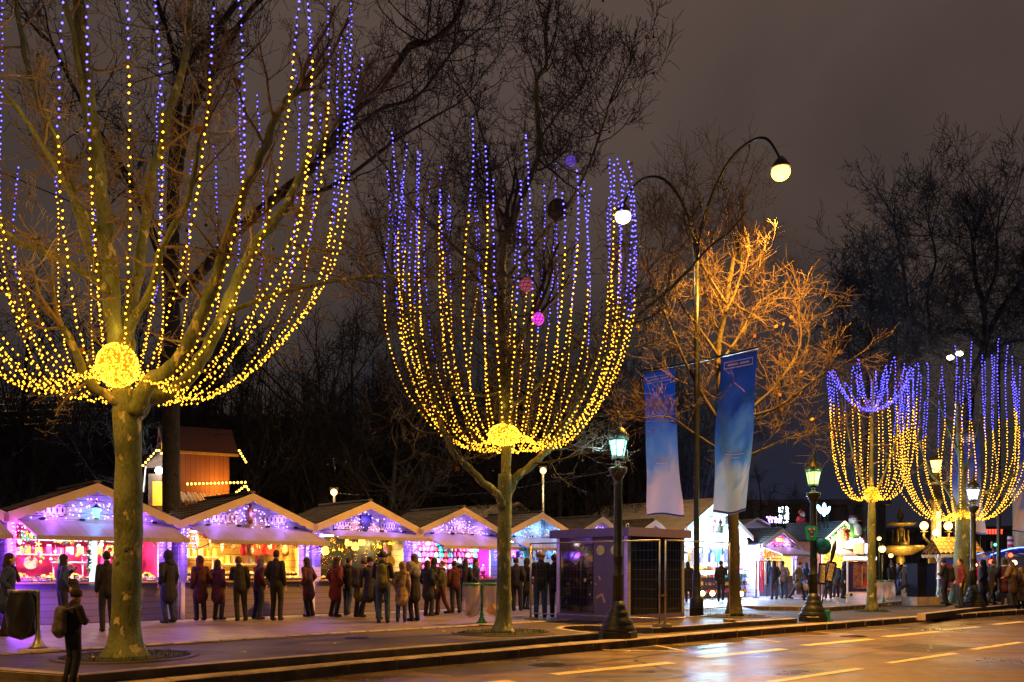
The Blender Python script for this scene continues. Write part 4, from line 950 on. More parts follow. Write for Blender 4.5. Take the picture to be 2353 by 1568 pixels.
# ------------------------------------------------------------------ background trees
MBK = (M_darkbark, mat('dark_twig', (.032, .034, .042), .9, var=.2))
dB = 28.0
B1B = Vector(((393 - CX) / F * dB, dB, .3))
limbsB1 = [
 L_([(395, 760), (400, 420), (416, 180), (452, 120), (520, 40), (600, -60)], (28, 28), .22, .07),
 L_([(405, 420), (440, 250), (500, 150), (560, 45), (640, -40)], (28, 27), .16, .06),
 L_([(395, 700), (560, 520), (720, 380), (800, 270), (876, 200), (943, 108), (988, 96), (1040, 52), (1064, 0), (1080, -60)], (28, 26), .17, .05),
 L_([(720, 380), (860, 260), (960, 220), (1040, 120), (1110, 60)], (27, 28), .08, .02),
 L_([(390, 640), (300, 420), (200, 260), (120, 100)], (28, 30), .15, .05),
 L_([(640, 450), (760, 430), (900, 330), (980, 280), (1050, 240)], (27.4, 26), .08, .02),
 L_([(416, 180), (380, 60), (340, -60)], (28, 29), .1, .04),
]
tree('tall dark tree behind the delicatessen chalet, its branches reaching across the sky', B1B, ([B1B, P(393, 1150, dB), P(394, 900, dB), P(396, 720, dB)], .3, .24), limbsB1, 41, 4, MBK, 'tall bare trees behind the market', dens=.85, tw=2.4, seeds=260, spray=6, rmin=.008)
dC = 48.0
B2B = Vector(((2225 - CX) / F * dC, dC, .3))
limbsB2 = [
 L_([(2222, 940), (2240, 860), (2262, 795), (2262, 720), (2245, 650), (2235, 560)], (48, 48), .3, .08),
 L_([(2262, 800), (2210, 760), (2140, 765), (2090, 720), (2078, 640), (2066, 560)], (48, 46), .2, .06),
 L_([(2262, 790), (2290, 730), (2320, 680), (2353, 640), (2400, 580)], (48, 49), .2, .05),
 L_([(2250, 830), (2310, 790), (2380, 780)], (48, 47), .14, .05),
 L_([(2262, 700), (2290, 620), (2290, 540)], (48, 47), .12, .05),
 L_([(2140, 765), (2130, 680), (2150, 600), (2140, 540)], (47, 48), .1, .04),
 L_([(2240, 860), (2180, 830), (2130, 800)], (48, 47), .1, .04),
]
tree('broad dark tree rising behind the thick pale plane tree', B2B, ([B2B, P(2215, 1150, dC), P(2218, 1000, dC), P(2224, 920, dC)], .4, .32), limbsB2, 42, 4, MBK, 'tall bare trees behind the market', dens=1.05, tw=3.2, seeds=260, spray=7, rmin=.012)
dD = 52.0
B3B = Vector(((1990 - CX) / F * dD, dD, .3))
tree('slim dark tree with withered leaves, beside the broad dark tree', B3B, ([B3B, P(1990, 1150, dD), P(1995, 1000, dD)], .22, .16), [L_([(1995, 1000), (1996, 850), (2002, 720), (2003, 650)], 52, .15, .04), L_([(1995, 960), (1960, 850), (1940, 760), (1935, 710)], 52, .1, .03), L_([(1996, 940), (2040, 850), (2060, 780), (2050, 700)], 52, .1, .03)], 43, 3, MBK, 'tall bare trees behind the market', dens=1.1, tw=2.4, seeds=220, spray=9, rmin=.016)
# three kinds of bare wood trees, repeated behind the market
def wood_tree(seed, H):
    rng = random.Random(seed); lm = []
    top = Vector((rng.uniform(-.6, .6), rng.uniform(-.6, .6), H))
    tr = ([Vector((0, 0, 0)), Vector((.1, 0, H * .2)), Vector((-.1, .1, H * .4)), top * .62], .2, .12)
    lm.append(([top * .55, top * .8, top], .12, .03))
    for k in range(11):
        z = H * rng.uniform(.22, .8); a = rng.uniform(0, 2 * PI); R = H * rng.uniform(.14, .3)
        b = top * (z / H); e = b + Vector((math.cos(a) * R, math.sin(a) * R, H * rng.uniform(.12, .3)))
        lm.append(([b, b.lerp(e, .5) + Vector((0, 0, -.2)), e], .075, .02))
    return tree('bare leafless tree in the dark wood behind the market', (0, 0, .3), (tr[0], tr[1], tr[2]), lm, seed, 3, MBK, 'bare trees of the dark wood', dens=.9, tw=H * .17, spray=4, name='bare_tree', rmin=.011)
protos = [wood_tree(51, 9.5), wood_tree(52, 11), wood_tree(53, 8)]
rng = random.Random(77); slots = []
for x in range(-60, 1480, 62):
    d = rng.uniform(34, 48); 
    slots.append((x + rng.uniform(-25, 25), d))
for x in range(-100, 1560, 90):
    slots.append((x + rng.uniform(-30, 30), rng.uniform(50, 62)))
slots += [(1830, 62), (1760, 66), (1620, 55)]
for i, (x, d) in enumerate(slots):
    p = GX(x, d, .3); 
    if d < 41 and x > 900: p = GX(x, d + 12, .3)
    lim = rng.uniform(.75, 1.15)
    if i < 3: o = protos[i]; o.location = p; o.rotation_euler = (0, 0, rng.random() * 6); o.scale = (lim,) * 3
    else: o = dup(protos[rng.randint(0, 2)], p, rng.random() * 6, scale=lim)
# the deep of the wood: brush no one could count
g = MB(); rng = random.Random(78)
for k in range(5200):
    x = rng.uniform(-42, 13); y = rng.uniform(44, 66) + max(0, x - 5) * .5; x = min(x, .2 * y)
    h = rng.uniform(4, 13.5) * (1 - .25 * max(0, min(1, (x - 8) / 12)))
    p = Vector((x, y, .3)); q = p + Vector((rng.uniform(-1.6, 1.6), rng.uniform(-1, 1), h)); m = p.lerp(q, .5) + Vector((rng.uniform(-.5, .5), 0, 0))
    g.tube([p, m, q], [.06, .04, .012], 3, cap=False)
    for j in range(6):
        a = p.lerp(q, rng.uniform(.2, 1)); e = a + Vector((rng.uniform(-1.4, 1.4), rng.uniform(-1, 1), rng.uniform(.1, 1.6)))
        g.tube([a, a.lerp(e, .5) + rdir(rng) * .15, e], [.025, .018, .008], 3, cap=False)
tag(g.build('wood', MBK[1]), 'deep dark wood of leafless brush behind the market', 'wood', kind='stuff')
# ivy and shrubs under the wood, dark
g = MB(); rng = random.Random(79)
for k in range(9000):
    x = rng.uniform(-45, 9); y = rng.uniform(37, 44) + max(0, x) * .55; z = .3 + 3.4 * rng.random() ** 1.6 * (0.7 + .3 * math.sin(x * .7))
    c = Vector((x, y, z)); n = rdir(rng); a = n.orthogonal().normalized() * rng.uniform(.1, .2); b = n.cross(a).normalized() * rng.uniform(.07, .14)
    g.add([c - a, c + b, c + a, c - b], [(0, 1, 2, 3)])
tag(g.build('undergrowth', mat('dark_leaf', (.02, .03, .015), .8, var=.4)), 'dark evergreen undergrowth at the foot of the wood', 'undergrowth', kind='stuff')
# ------------------------------------------------------------------ bright white chalet and its neighbours
M_tent = mat('tent_canvas', (0.76, 0.71, 0.58), 0.6, var=0.1, scale=2, bump=0.2)
M_ice = glow('ice_bulb', (.75, .92, 1), 9)
STALLS[8] = stall(23.6, 'large glaring white chalet selling shirts and caps, with a long cream roof', W=5.9, D=6.6, eave=2.98, peak=4.58, op=(-2.55, 2.5), back=GC['white'], awn=None, light=((.82, .94, 1), 520), fairy=M_ice, fcol=(.5, .82, 1), fpow=1700, scal=False, seed=18, roofm=M_tent)
SW[8] = 23.6
rng = random.Random(16)
for k in range(18): good('hanging_shirt', 'shirt hung in the front of the glaring white chalet', 'shirt', tee(.55, .7), GC[rng.choice(('blue', 'navy', 'white', 'yellow', 'teal', 'navy', 'red'))], 23.6, -2.4 + k * .285, -.1 + .14 * (k % 3), 2.38, rng.uniform(-.3, .3), 'shirts hung in the glaring white chalet')
for k in range(64): good('souvenir', 'small bright souvenir on the rack in front of the glaring white chalet', 'souvenir', box_pack(.16, .12, rng.uniform(.08, .2)), [GC[rng.choice(GCK)], GC['white']], 23.6, -2.4 + (k % 16) * .31, -.35, .25 + .36 * (k // 16), rng.uniform(-.4, .4), 'souvenirs racked in front of the glaring white chalet')
T = thing('souvenir_rack', 'long wire rack of souvenirs in front of the glaring white chalet', 'rack', S(23.6, -.35), AL)
for z in (.24, .6, .96, 1.32): MB().box((0, 0, z), (5, .25, .02)).build('shelf', M_dark, T)
for x in (-2.45, 0, 2.45): MB().bar((x, 0.1, 0), (x, .1, 1.7), .03).build('upright', M_dark, T)
T = thing('figure_group', 'pair of costumed dolls sitting on a small balcony on the glaring white gable', 'dolls', S(23.75, -.12, 3.05), AL)
MB().box((0, -.1, -.02), (1.1, .3, .05)).build('balcony_floor', M_post, T)
g = MB()
for k in range(14): g.bar((-.52 + k * .08, -.24, 0), (-.52 + k * .08, -.24, .34), .02)
g.bar((-.54, -.24, .35), (.54, -.24, .35), .03); g.build('railing', GC['grey'], T)
for k, (x, c, h_) in enumerate(((-.28, 'red', 'red'), (.2, 'green', 'black'))):
    g = MB(); g.lathe([(.1, 0), (.13, .15), (.1, .32), (.05, .38)], 10, (x, -.08, 0)); b = g.build('doll_body', GC[c], T)
    MB().ball((x, -.08, .45), .08, 10, 8).build('doll_head', mat('dummy_skin', (.6, .4, .3), .5), b); MB().lathe([(.09, .49), (.06, .58), (.001, .68)], 10, (x, -.08, 0)).build('doll_hat', GC[h_], b)
T = thing('floodlight', 'dazzling white floodlight clamped at the right edge of the glaring white chalet', 'floodlight', P(1681, 1196, 40.6), AL)
MB().box((0, .1, 0), (.5, .14, .4)).build('housing', M_dark, T); MB().box((0, .02, 0), (.44, .03, .34)).build('glass', glow('flood_glass', (.8, .97, 1), 60), T)
MB().tube([(0, .15, 0), (0, .5, -.3), (0, .5, -1.6)], .03, 6).build('bracket', M_dark, T)
lamp('flood_beam', (0, -.15, 0), (.35, .75, 1), 1000, .2, parent=T)
# chalet with the red bow, coloured bulbs along its gable
STALLS[10] = stall(36.6, 'cream chalet with coloured bulbs along its gable and a wreath with a red bow', W=4.5, D=3.2, eave=2.95, peak=4.0, op=(-2.0, 2.0), back=GC['gold'], awn=(-2.0, 2.2, 1.2), light=((1, .78, .4), 420), fairy=glow('warm_fairy', (1, .6, .25), 7), fcol=(1, .6, .35), fpow=420, scal=False, seed=19, wallm=mat('warm_plaster', (.7, .55, .38), .7), tubem=M_warmtube)
T = STALLS[10]; rng = random.Random(5)
gs = {c: MB() for c in ('red', 'green', 'blue', 'amber', 'white')}
for sd in (-1, 1):
    for k in range(70):
        t = k / 69; c = rng.choice(list(gs))
        gs[c].octa((sd * 2.35 * t, -.42 + rng.uniform(-.03, .03), 4.0 - 1.07 * t - .08 + rng.uniform(-.08, .08)), .035)
gl = MB(); gl.tube([(-2.35, -.38, 2.85), (0, -.38, 3.92), (2.35, -.38, 2.85)], .07, 6); gar = gl.build('garland', GC['green'], T)
for c, m in gs.items(): m.build('coloured_bulbs', glow('bulb_' + c, {'red': (1, .03, .02), 'green': (.05, .8, .15), 'blue': (.2, .2, 1), 'amber': (1, .5, .08), 'white': (1, .9, .8)}[c], 4), gar)
for sd in (-1, 1): MB().bar((0, -.36, 4.1), (sd * 2.4, -.36, 3.02), .05, .05).build('light_bar', glow('gable_tube', (1, .62, .3), 6), T)
g = MB()
for k in range(60): x = -2.0 + 4.2 * k / 59; g.tube([(x, -1.22, 2.1), (x, -1.22, 1.82 + .1 * rng.random())], .014, 4, cap=False)
g.build('icicle_lights', glow('icicle', (1, .92, .8), 7), T)
T2_ = thing('wreath', 'green wreath with a big red bow on the cream gable', 'wreath', S(36.5, -.5, 3.35), AL)
wreath(rng, .3).build('fir_ring', [GC['green'], GC['gold']], T2_)
g = MB(); g.ball((-.28, -.1, .12), .16, 8, 6, (1.2, .5, .8)); g.ball((0.05, -.1, .2), .15, 8, 6, (1.1, .5, .8)); g.tube([(-.1, -.1, .1), (-.2, -.12, -.4)], .05, 5); g.tube([(-.08, -.1, .1), (.05, -.12, -.35)], .05, 5); g.build('bow', GC['red'], T2_)
T2_ = thing('star_ornament', 'glowing blue white three flame ornament on the roof of the cream chalet', 'ornament', S(35.3, .3, 4.2), AL)
for x, a, L in ((-.45, -.9, .75), (.1, 0, .8), (.6, .7, .6)):
    g = MB(); g.ball((0, 0, 0), L / 2, 10, 8, (.32, .3, 1)); g.xform(Matrix.Translation((x, 0, .55)) @ Matrix.Rotation(a, 4, 'Y')); g.build('flame', glow('blue_white', (.35, .75, 1), 7), T2_)
MB().bar((-.4, 0, -.6), (-.4, 0, .3), .05).bar((.1, 0, -.5), (.1, 0, .3), .05).bar((.55, 0, -.6), (.55, 0, .3), .05).build('stand', M_dark, T2_)
lamp('ornament_light', (0, -.5, .5), (.3, .7, 1), 60, .3, parent=T2_)
# snowman on a box
T2_ = thing('snowman_figure', 'snowman figure in a green coat and black top hat standing on a lit box', 'figure', P(1960, 1236, 50.5), 0)
MB().lathe([(.34, 0), (.46, .15), (.5, .4), (.4, .68), (.24, .8)], 16).build('coat', GC['green'], T2_)
MB().lathe([(.10, 0), (.34, .15), (.37, .4), (.3, .66), (.15, .8)], 16, (.08, -.16, .02)).build('belly', GC['white'], T2_)
h_ = MB().ball((0, -.02, .98), .27, 14, 10).build('head', GC['white'], T2_)
MB().lathe([(.05, 0), (.001, .3)], 8).xform(Matrix.Translation((.22, -.1, .97)) @ Matrix.Rotation(PI / 2, 4, 'Y')).build('nose', GC['orange'], h_)
g = MB(); g.ball((.12, -.24, 1.05), .03, 6, 4); g.ball((-.06, -.27, 1.05), .03, 6, 4); g.build('eyes', GC['black'], h_)
MB().lathe([(.36, 1.16), (.36, 1.19), (.22, 1.2), (.2, 1.5), (.001, 1.51)], 16).build('top_hat', GC['black'], T2_); MB().lathe([(.225, 1.2), (.222, 1.28)], 16).build('hat_band', GC['red'], T2_)
g = MB(); g.tube([(.4, -.1, .6), (.62, -.25, .42), (.66, -.3, .6)], .05, 6); g.build('arm', GC['green'], T2_)
T2_ = thing('light_box', 'tall lit white box under the snowman figure', 'light box', P(1960, 1262, 50.6), .5)
MB().box((0, 0, .32), (.9, .7, .64)).build('housing', M_post, T2_); MB().box((0, -.36, .32), (.8, .02, .54)).build('lit_face', glow('violet_face', (.7, .6, 1), 2.5), T2_)
T2_ = thing('light_box', 'small cube light box right of the snowman', 'light box', P(1985, 1274, 49.5), .5)
MB().box((0, 0, .32), (.9, .7, .64)).build('housing', GC['tan'], T2_); MB().box((.05, -.36, .32), (.8, .02, .54)).build('lit_face', glow('white_face', (.8, .8, 1), 3), T2_)
# santa doll and lit columns on the roof behind
def hall(name, label, s, t, W, D, eave, peak, roofm, wallm):
    T = thing(name, label, 'market hall', S(s, t), AL); h = W / 2
    g = MB(); g.plate([(-h, 0), (h, 0), (h, eave), (0, peak - .06), (-h, eave)], 0, .1); g.plate([(-h, 0), (h, 0), (h, eave), (0, peak - .06), (-h, eave)], D - .1, D)
    for x in (-h + .05, h - .05): g.box((x, D / 2, eave / 2), (.1, D - .22, eave - .02))
    g.build('wall', wallm, T)
    for sd in (-1, 1):
        g = MB(); x1 = sd * (h + .3); z1 = eave - (peak - eave) * .3 / h
        vs = [(0, -.4, peak), (x1, -.4, z1), (x1, D + .4, z1), (0, D + .4, peak)]; vs += [(x, y, z + .06) for x, y, z in vs]
        g.add(vs, [(0, 1, 2, 3), (7, 6, 5, 4), (0, 4, 5, 1), (1, 5, 6, 2), (2, 6, 7, 3), (3, 7, 4, 0)])
        for k in range(8):
            y = -.3 + (D + .6) * k / 7; g.bar((0, y, peak + .08), (x1, y, z1 + .08), .05, .04)
        g.build('roof', roofm, T)
    return T
hall('market_hall', 'long tan tent roof behind the chalet with the red sign', 35.0, 4.5, 6.5, 11, 3.0, 4.35, M_tent, M_palewall).rotation_euler = (0, 0, AL - .35)
hall('market_hall', 'broad cream tent roof beyond the glaring white chalet', 16.5, 6.2, 6.0, 9, 2.9, 4.4, M_tent, M_palewall)
T = thing('santa_doll', 'small Santa doll standing on the tan tent roof', 'doll', P(1840, 1204, 52), 0)
MB().lathe([(.25, 0), (.3, .2), (.2, .45)], 10).build('coat', GC['red'], T); MB().ball((.08, -.05, .58), .16, 10, 8).build('head', mat('dummy_skin', (.6, .4, .3), .5), T); MB().lathe([(.18, .62), (.1, .78), (.001, .9)], 10).build('hat', GC['red'], T); MB().ball((.1, -.14, .5), .12, 8, 6, (1, .6, 1)).build('beard', GC['white'], T)
rng = random.Random(6)
for px, y0, y1, lab in ((1801, 1202, 1165, 'tall post wrapped in white and violet bulbs on the tan roof'), (1780, 1202, 1188, 'short leaning post wrapped in bulbs on the tan roof')):
    b = P(px, y0, 52); t = P(px - (8 if px == 1780 else 0), y1, 52); T = thing('light_post', lab, 'light post', b)
    MB().tube([(0, 0, -.4), t - b], .16, 8).build('post', M_dark, T); g = MB()
    for k in range(70): a = rng.uniform(0, 2 * PI); z = rng.random(); q = (t - b) * z; g.octa((q.x + .26 * math.cos(a), q.y + .26 * math.sin(a), q.z), .04)
    tag(g.build('bulbs', M_ice if px == 1801 else M_fairy, T), kind='stuff')
# scarf rack before the chalet with the red sign
T = thing('scarf_rack', 'clothes rack hung with long red and white scarves before the chalet with the red sign', 'rack', P(1768, 1378, 39.5) * 1.0, AL - .6)
T.location.z = .325
for x in (-.65, .65):
    MB().bar((x, 0, .08), (x, 0, 1.75), .035).build('upright', M_dark, T); MB().bar((x, -.3, .06), (x, .3, .06), .04).build('foot', M_dark, T)
MB().bar((-.7, 0, 1.72), (.7, 0, 1.72), .03).build('rail', M_dark, T)
for k in range(13):
    x = -.6 + k * .1; p = Vector(T.location) + Matrix.Rotation(AL - .6, 3, 'Z') @ Vector((x, -.02, 1.7))
    tag(scarf(.09, rng.uniform(1.0, 1.4), rng).build('scarf', GC[('white', 'red', 'pink', 'red', 'white', 'navy', 'black')[k % 7]], None, p, AL - .6 + .9), 'long scarf hanging on the rack before the chalet with the red sign', 'scarf', 'scarves on the rack')
for k in range(5):
    p = S(27.0 + k * .28, -1.0 - .2 * (k % 2), 1.35 - .3 * (k % 3)); tag(bag(.35, .42).build('backpack', [GC[('black', 'navy', 'teal', 'black', 'yellow')[k]], GC['black']], None, p, AL), 'dark shoulder bag hung beside the rack right of the orange lit tree', 'bag', 'bags hung right of the orange lit tree')
T = thing('bag_stand', 'wire stand carrying bags right of the orange lit tree', 'stand', S(27.5, -1.05), AL)
MB().bar((-.6, .12, 0), (-.6, .12, 1.9), .03).bar((.7, .12, 0), (.7, .12, 1.9), .03).bar((-.6, .12, 1.88), (.7, .12, 1.88), .03).bar((-.6, .12, 1.3), (.7, .12, 1.3), .02).build('frame', M_dark, T)
for k, (px, py) in enumerate(((1614, 1364), (1637, 1364), (1703, 1365))):
    p = P(px, py, 38); T = thing('amber_lamp', ('left one of two amber lamps side by side at the foot of the glaring chalet', 'right one of two amber lamps side by side at the foot of the glaring chalet', 'single low amber lamp just right of the orange lit tree trunk')[k], 'lamp', (p.x, p.y, .325))
    MB().lathe([(.16, 0), (.16, .03), (.02, .04), (.02, p.z - .42), (.08, p.z - .4)], 10).build('stand', M_dark, T); MB().ball((0, 0, p.z - .325), .11, 10, 8).build('globe', glow('amber_globe', (1, .6, .18), 22), T)
    lamp('amber_light', (0, -.3, p.z - .3), (1, .55, .15), 26, .1, parent=T)

def bulb_rail(a, b, T):
    """dark batten with a row of small amber bulbs"""
    a, b = Vector(a), Vector(b); n = max(5, int((b - a).length / .13)); g = MB(); g.bar(a, b, .03); g.mi = 1
    for k in range(n): p = a.lerp(b, (k + .5) / n); g.ball(p - Vector((0, .03, 0)), .038, 6, 5)
    return g.build('bulb_rail', [M_dark, glow('amber_bulb', (1, .5, .06), 9)], T)
# ------------------------------------------------------------------ wooden cabin behind the chalets
T = thing('wooden_cabin', 'orange lit wooden cabin on stilts among the trees behind the chalets', 'cabin', GX(450, 31.5, .3), .5); T.scale = (1, 1, 1.1)
MB().box((0, 0, 1.6), (.3, .3, 3.2)).box((-.9, 0, 1.6), (.15, .15, 3.2)).box((.9, 0, 1.6), (.15, .15, 3.2)).build('stilts', M_wood, T)
MB().box((0, 0, 4.1), (2.0, 1.8, 1.9)).build('wall', boards('red_boards', (.35, .12, .04), .16, 0), T)
g = MB()
for sd in (-1, 1):
    vs = [(-1.25, 0, 5.85), (-1.25, sd * 1.25, 4.95), (1.25, sd * 1.25, 4.95), (1.25, 0, 5.85)]; vs = vs + [(x, y, z + .07) for x, y, z in vs]
    g.add(vs, [(0, 1, 2, 3), (7, 6, 5, 4), (0, 4, 5, 1), (1, 5, 6, 2), (2, 6, 7, 3), (3, 7, 4, 0)])
g.build('roof', boards('shingle', (.16, .06, .05), .14, 1), T)
MB().bar((-1.25, -1.27, 4.93), (1.25, -1.27, 4.93), .08).build('eave_board', GC['gold'], T)
bulb_rail((-.5, -1.0, 3.95), (1.6, -1.0, 4.1), T)
bulb_rail((1.35, -.7, 5.2), (1.65, -.7, 4.75), T)
g = MB(); rng = random.Random(8)
for k in range(160): x = rng.uniform(-.9, 1.8); z = 3.55 + .15 * rng.random(); g.bar((x, -1.0, z), (x + .1, -1.5, z - .3), .03)
g.build('thatch', GC['tan'], T)
for a, b in (((1.0, -1.5, 3.62), (1.45, -1.5, 3.95)), ((1.45, -1.5, 3.95), (1.75, -1.5, 3.5))): bulb_rail(a, b, T)
lamp('cabin_light', (.6, -1.6, 3.9), (1, .45, .06), 55, .2, parent=T)
T = thing('porch_tower', 'small gabled lookout with amber light tubes and a white lamp, left of the wooden cabin', 'lookout', GX(368, 31, .3), .1)
MB().box((0, .1, 2.4), (.7, .6, 4.7)).build('shaft', mat('weathered_wood', (.10, .06, .035), .8, var=.3), T)
MB().plate([(-.55, 4.98), (.55, 4.98), (0, 5.55)], -.1, .5).build('gable', mat('weathered_wood', (.10, .06, .035), .8, var=.3), T)
for a, b in (((-.55, 4.98), (0, 5.62)), ((0, 5.62), (.6, 4.9))): bulb_rail((a[0], -.25, a[1]), (b[0], -.25, b[1]), T)
MB().bar((0, .2, 5.5), (0, .2, 6.3), .05).build('finial', GC['yellow'], T); MB().bar((-.42, -.25, 5.0), (-.5, -.25, 4.1), .04).build('post', M_post, T)
MB().ball((.06, -.35, 4.85), .13, 10, 8).build('lamp_globe', glow('white_globe', (.85, .95, 1), 30), T); MB().box((-.02, -.22, 4.05), (.34, .03, .85)).build('door', glow('glowing_door', (1, .45, .03), .9), T)  # door given an amber glow of its own
lamp('porch_light', (.06, -1.1, 4.9), (.75, .88, 1), 110, .1, parent=T); lamp('porch_amber', (.3, -.8, 4.0), (1, .5, .08), 40, .1, parent=T)

# ------------------------------------------------------------------ far buildings
def facade(label, c, rz, W, H, D, cols, m, lit, rows=2, cat='building'):
    T = thing('stone_building', label, cat, c, rz)
    MB().box((0, D / 2, H / 2), (W, D, H)).build('wall', m, T); MB().box((0, D / 2, H + .35), (W + 1, D + 1, .7)).build('cornice', m, T)
    g = MB()
    for k in range(cols):
        x = -W / 2 + W * (k + .5) / cols; g.lathe([(.55, 1), (.5, 1.4), (.42, H - .8), (.55, H - .4), (.55, H)], 12, (x, -.5, 0))
    g.build('colonnade', m, T)
    for k in range(cols - 1):
        x = -W / 2 + W * (k + 1) / cols
        for r in range(rows if k % 3 else 1):
            w = MB().box((x, -.02, H * (.3 + .38 * r)), (1.0, .08, H * .2)).build('window', lit, T)
    return T
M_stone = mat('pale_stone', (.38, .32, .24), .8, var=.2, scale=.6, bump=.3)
M_litwin = glow('lit_window', (1, .6, .22), .55)
T = facade('far stone palace with columns, dimly lit yellow behind the trees', GX(1275, 95, .3), .35, 34, 8.5, 10, 12, M_stone, M_litwin)
lamp('facade_light', (-4, -9, 3), (1, .6, .2), 900, .5, parent=T); lamp('facade_light', (8, -9, 3), (1, .6, .2), 900, .5, parent=T)
facade('dark blue building on the horizon right of the banners', GX(1790, 110, .3), -.1, 26, 9.5, 12, 9, mat('dark_blue_stone', (.10, .11, .17), .8, var=.2, scale=.6), mat('dark_glass', (.02, .025, .05), .2))  # dark blue tone over the whole wall
T = facade('long low building far behind the fountain', GX(2120, 170, .3), -.3, 70, 9, 12, 18, mat('dark_blue_stone', (.10, .11, .17), .8), mat('dark_glass', (.02, .025, .05), .2))
T = thing('stone_pillar', 'pale stone pillar with a carved capital at the right edge of the picture', 'pillar', GX(2352, 46, .3), -.2)
MB().box((0, 0, 2.6), (.8, .8, 5.2)).build('shaft', M_stone, T); MB().box((0, 0, 5.55), (1.2, 1.2, .3)).box((0, 0, 5.3), (1.0, 1.0, .2)).build('cornice', M_stone, T)
g = MB()
for k in range(5): g.ball((-.3 + .15 * k, -.42, 4.7), .09, 8, 6, (1, .5, 1.6))
g.build('capital', M_stone, T)
lamp('pillar_light', (-1.2, -2.2, 3.0), (1, .75, .5), 60, .2, parent=T)
# lived-in blocks far behind the wood: scattered windows seen between the trunks
for (px, dd, W_, H_, rz_, sd_, lab) in ((420, 84, 46, 15, .1, 1, 'long far building with scattered lit windows behind the dark wood'), (900, 92, 40, 13, -.1, 2, 'second far building with few lit windows behind the dark wood')):
    T = thing('far_building', lab, 'building', GX(px, dd, .3), rz_); rr = random.Random(sd_)
    MB().box((0, 4, H_ / 2), (W_, 8, H_)).build('wall', mat('dark_blue_stone', (.10, .11, .17), .8), T); MB().box((0, 4, H_ + .6), (W_ + 1, 9, 1.2)).build('roof', M_roof, T)
    for k in range(int(W_ / 2)):
        for r in range(4):
            if rr.random() < .55: MB().box((-W_ / 2 + 1 + 2 * k, -.03, 2 + r * 3.2), (1.0, .08, 1.5)).build('window', (glow('window_warm', (1, .6, .25), 2.2), glow('window_cool', (.5, .8, 1), 1.8), mat('dark_glass', (.02, .025, .05), .2))[rr.choice((0, 0, 1, 2, 2))], T)
# yellow light behind the wood at the far left, seen between trunks
T = thing('lit_pavilion', 'yellow lit pavilion glimpsed between the trunks at the far left', 'pavilion', GX(60, 70, .3), .2)
MB().box((0, 2, 3), (11, 4, 6)).build('wall', M_stone, T)
for k in range(6): MB().box((-4.5 + 1.8 * k, -.04, 12.2 - 8), (1.2, .06, 2.2)).build('window', glow('yellow_window', (1, .62, .15), 1.6), T)
MB().box((0, 2, 6.4), (12, 5, .8)).build('roof', M_roof, T)
g = MB(); 
for k in range(5): g.bar((-6, -1.5, 14.6 - k * .55), (6, -1.5, 15.4 - k * .55), .09)
g.build('light_garland', glow('faint_garland', (1, .5, .1), .35), T); 
for x in (-5.9, 5.9): MB().bar((x, -1.4, 0), (x, -1.4, 15.6), .2).build('mast', M_dark, T)

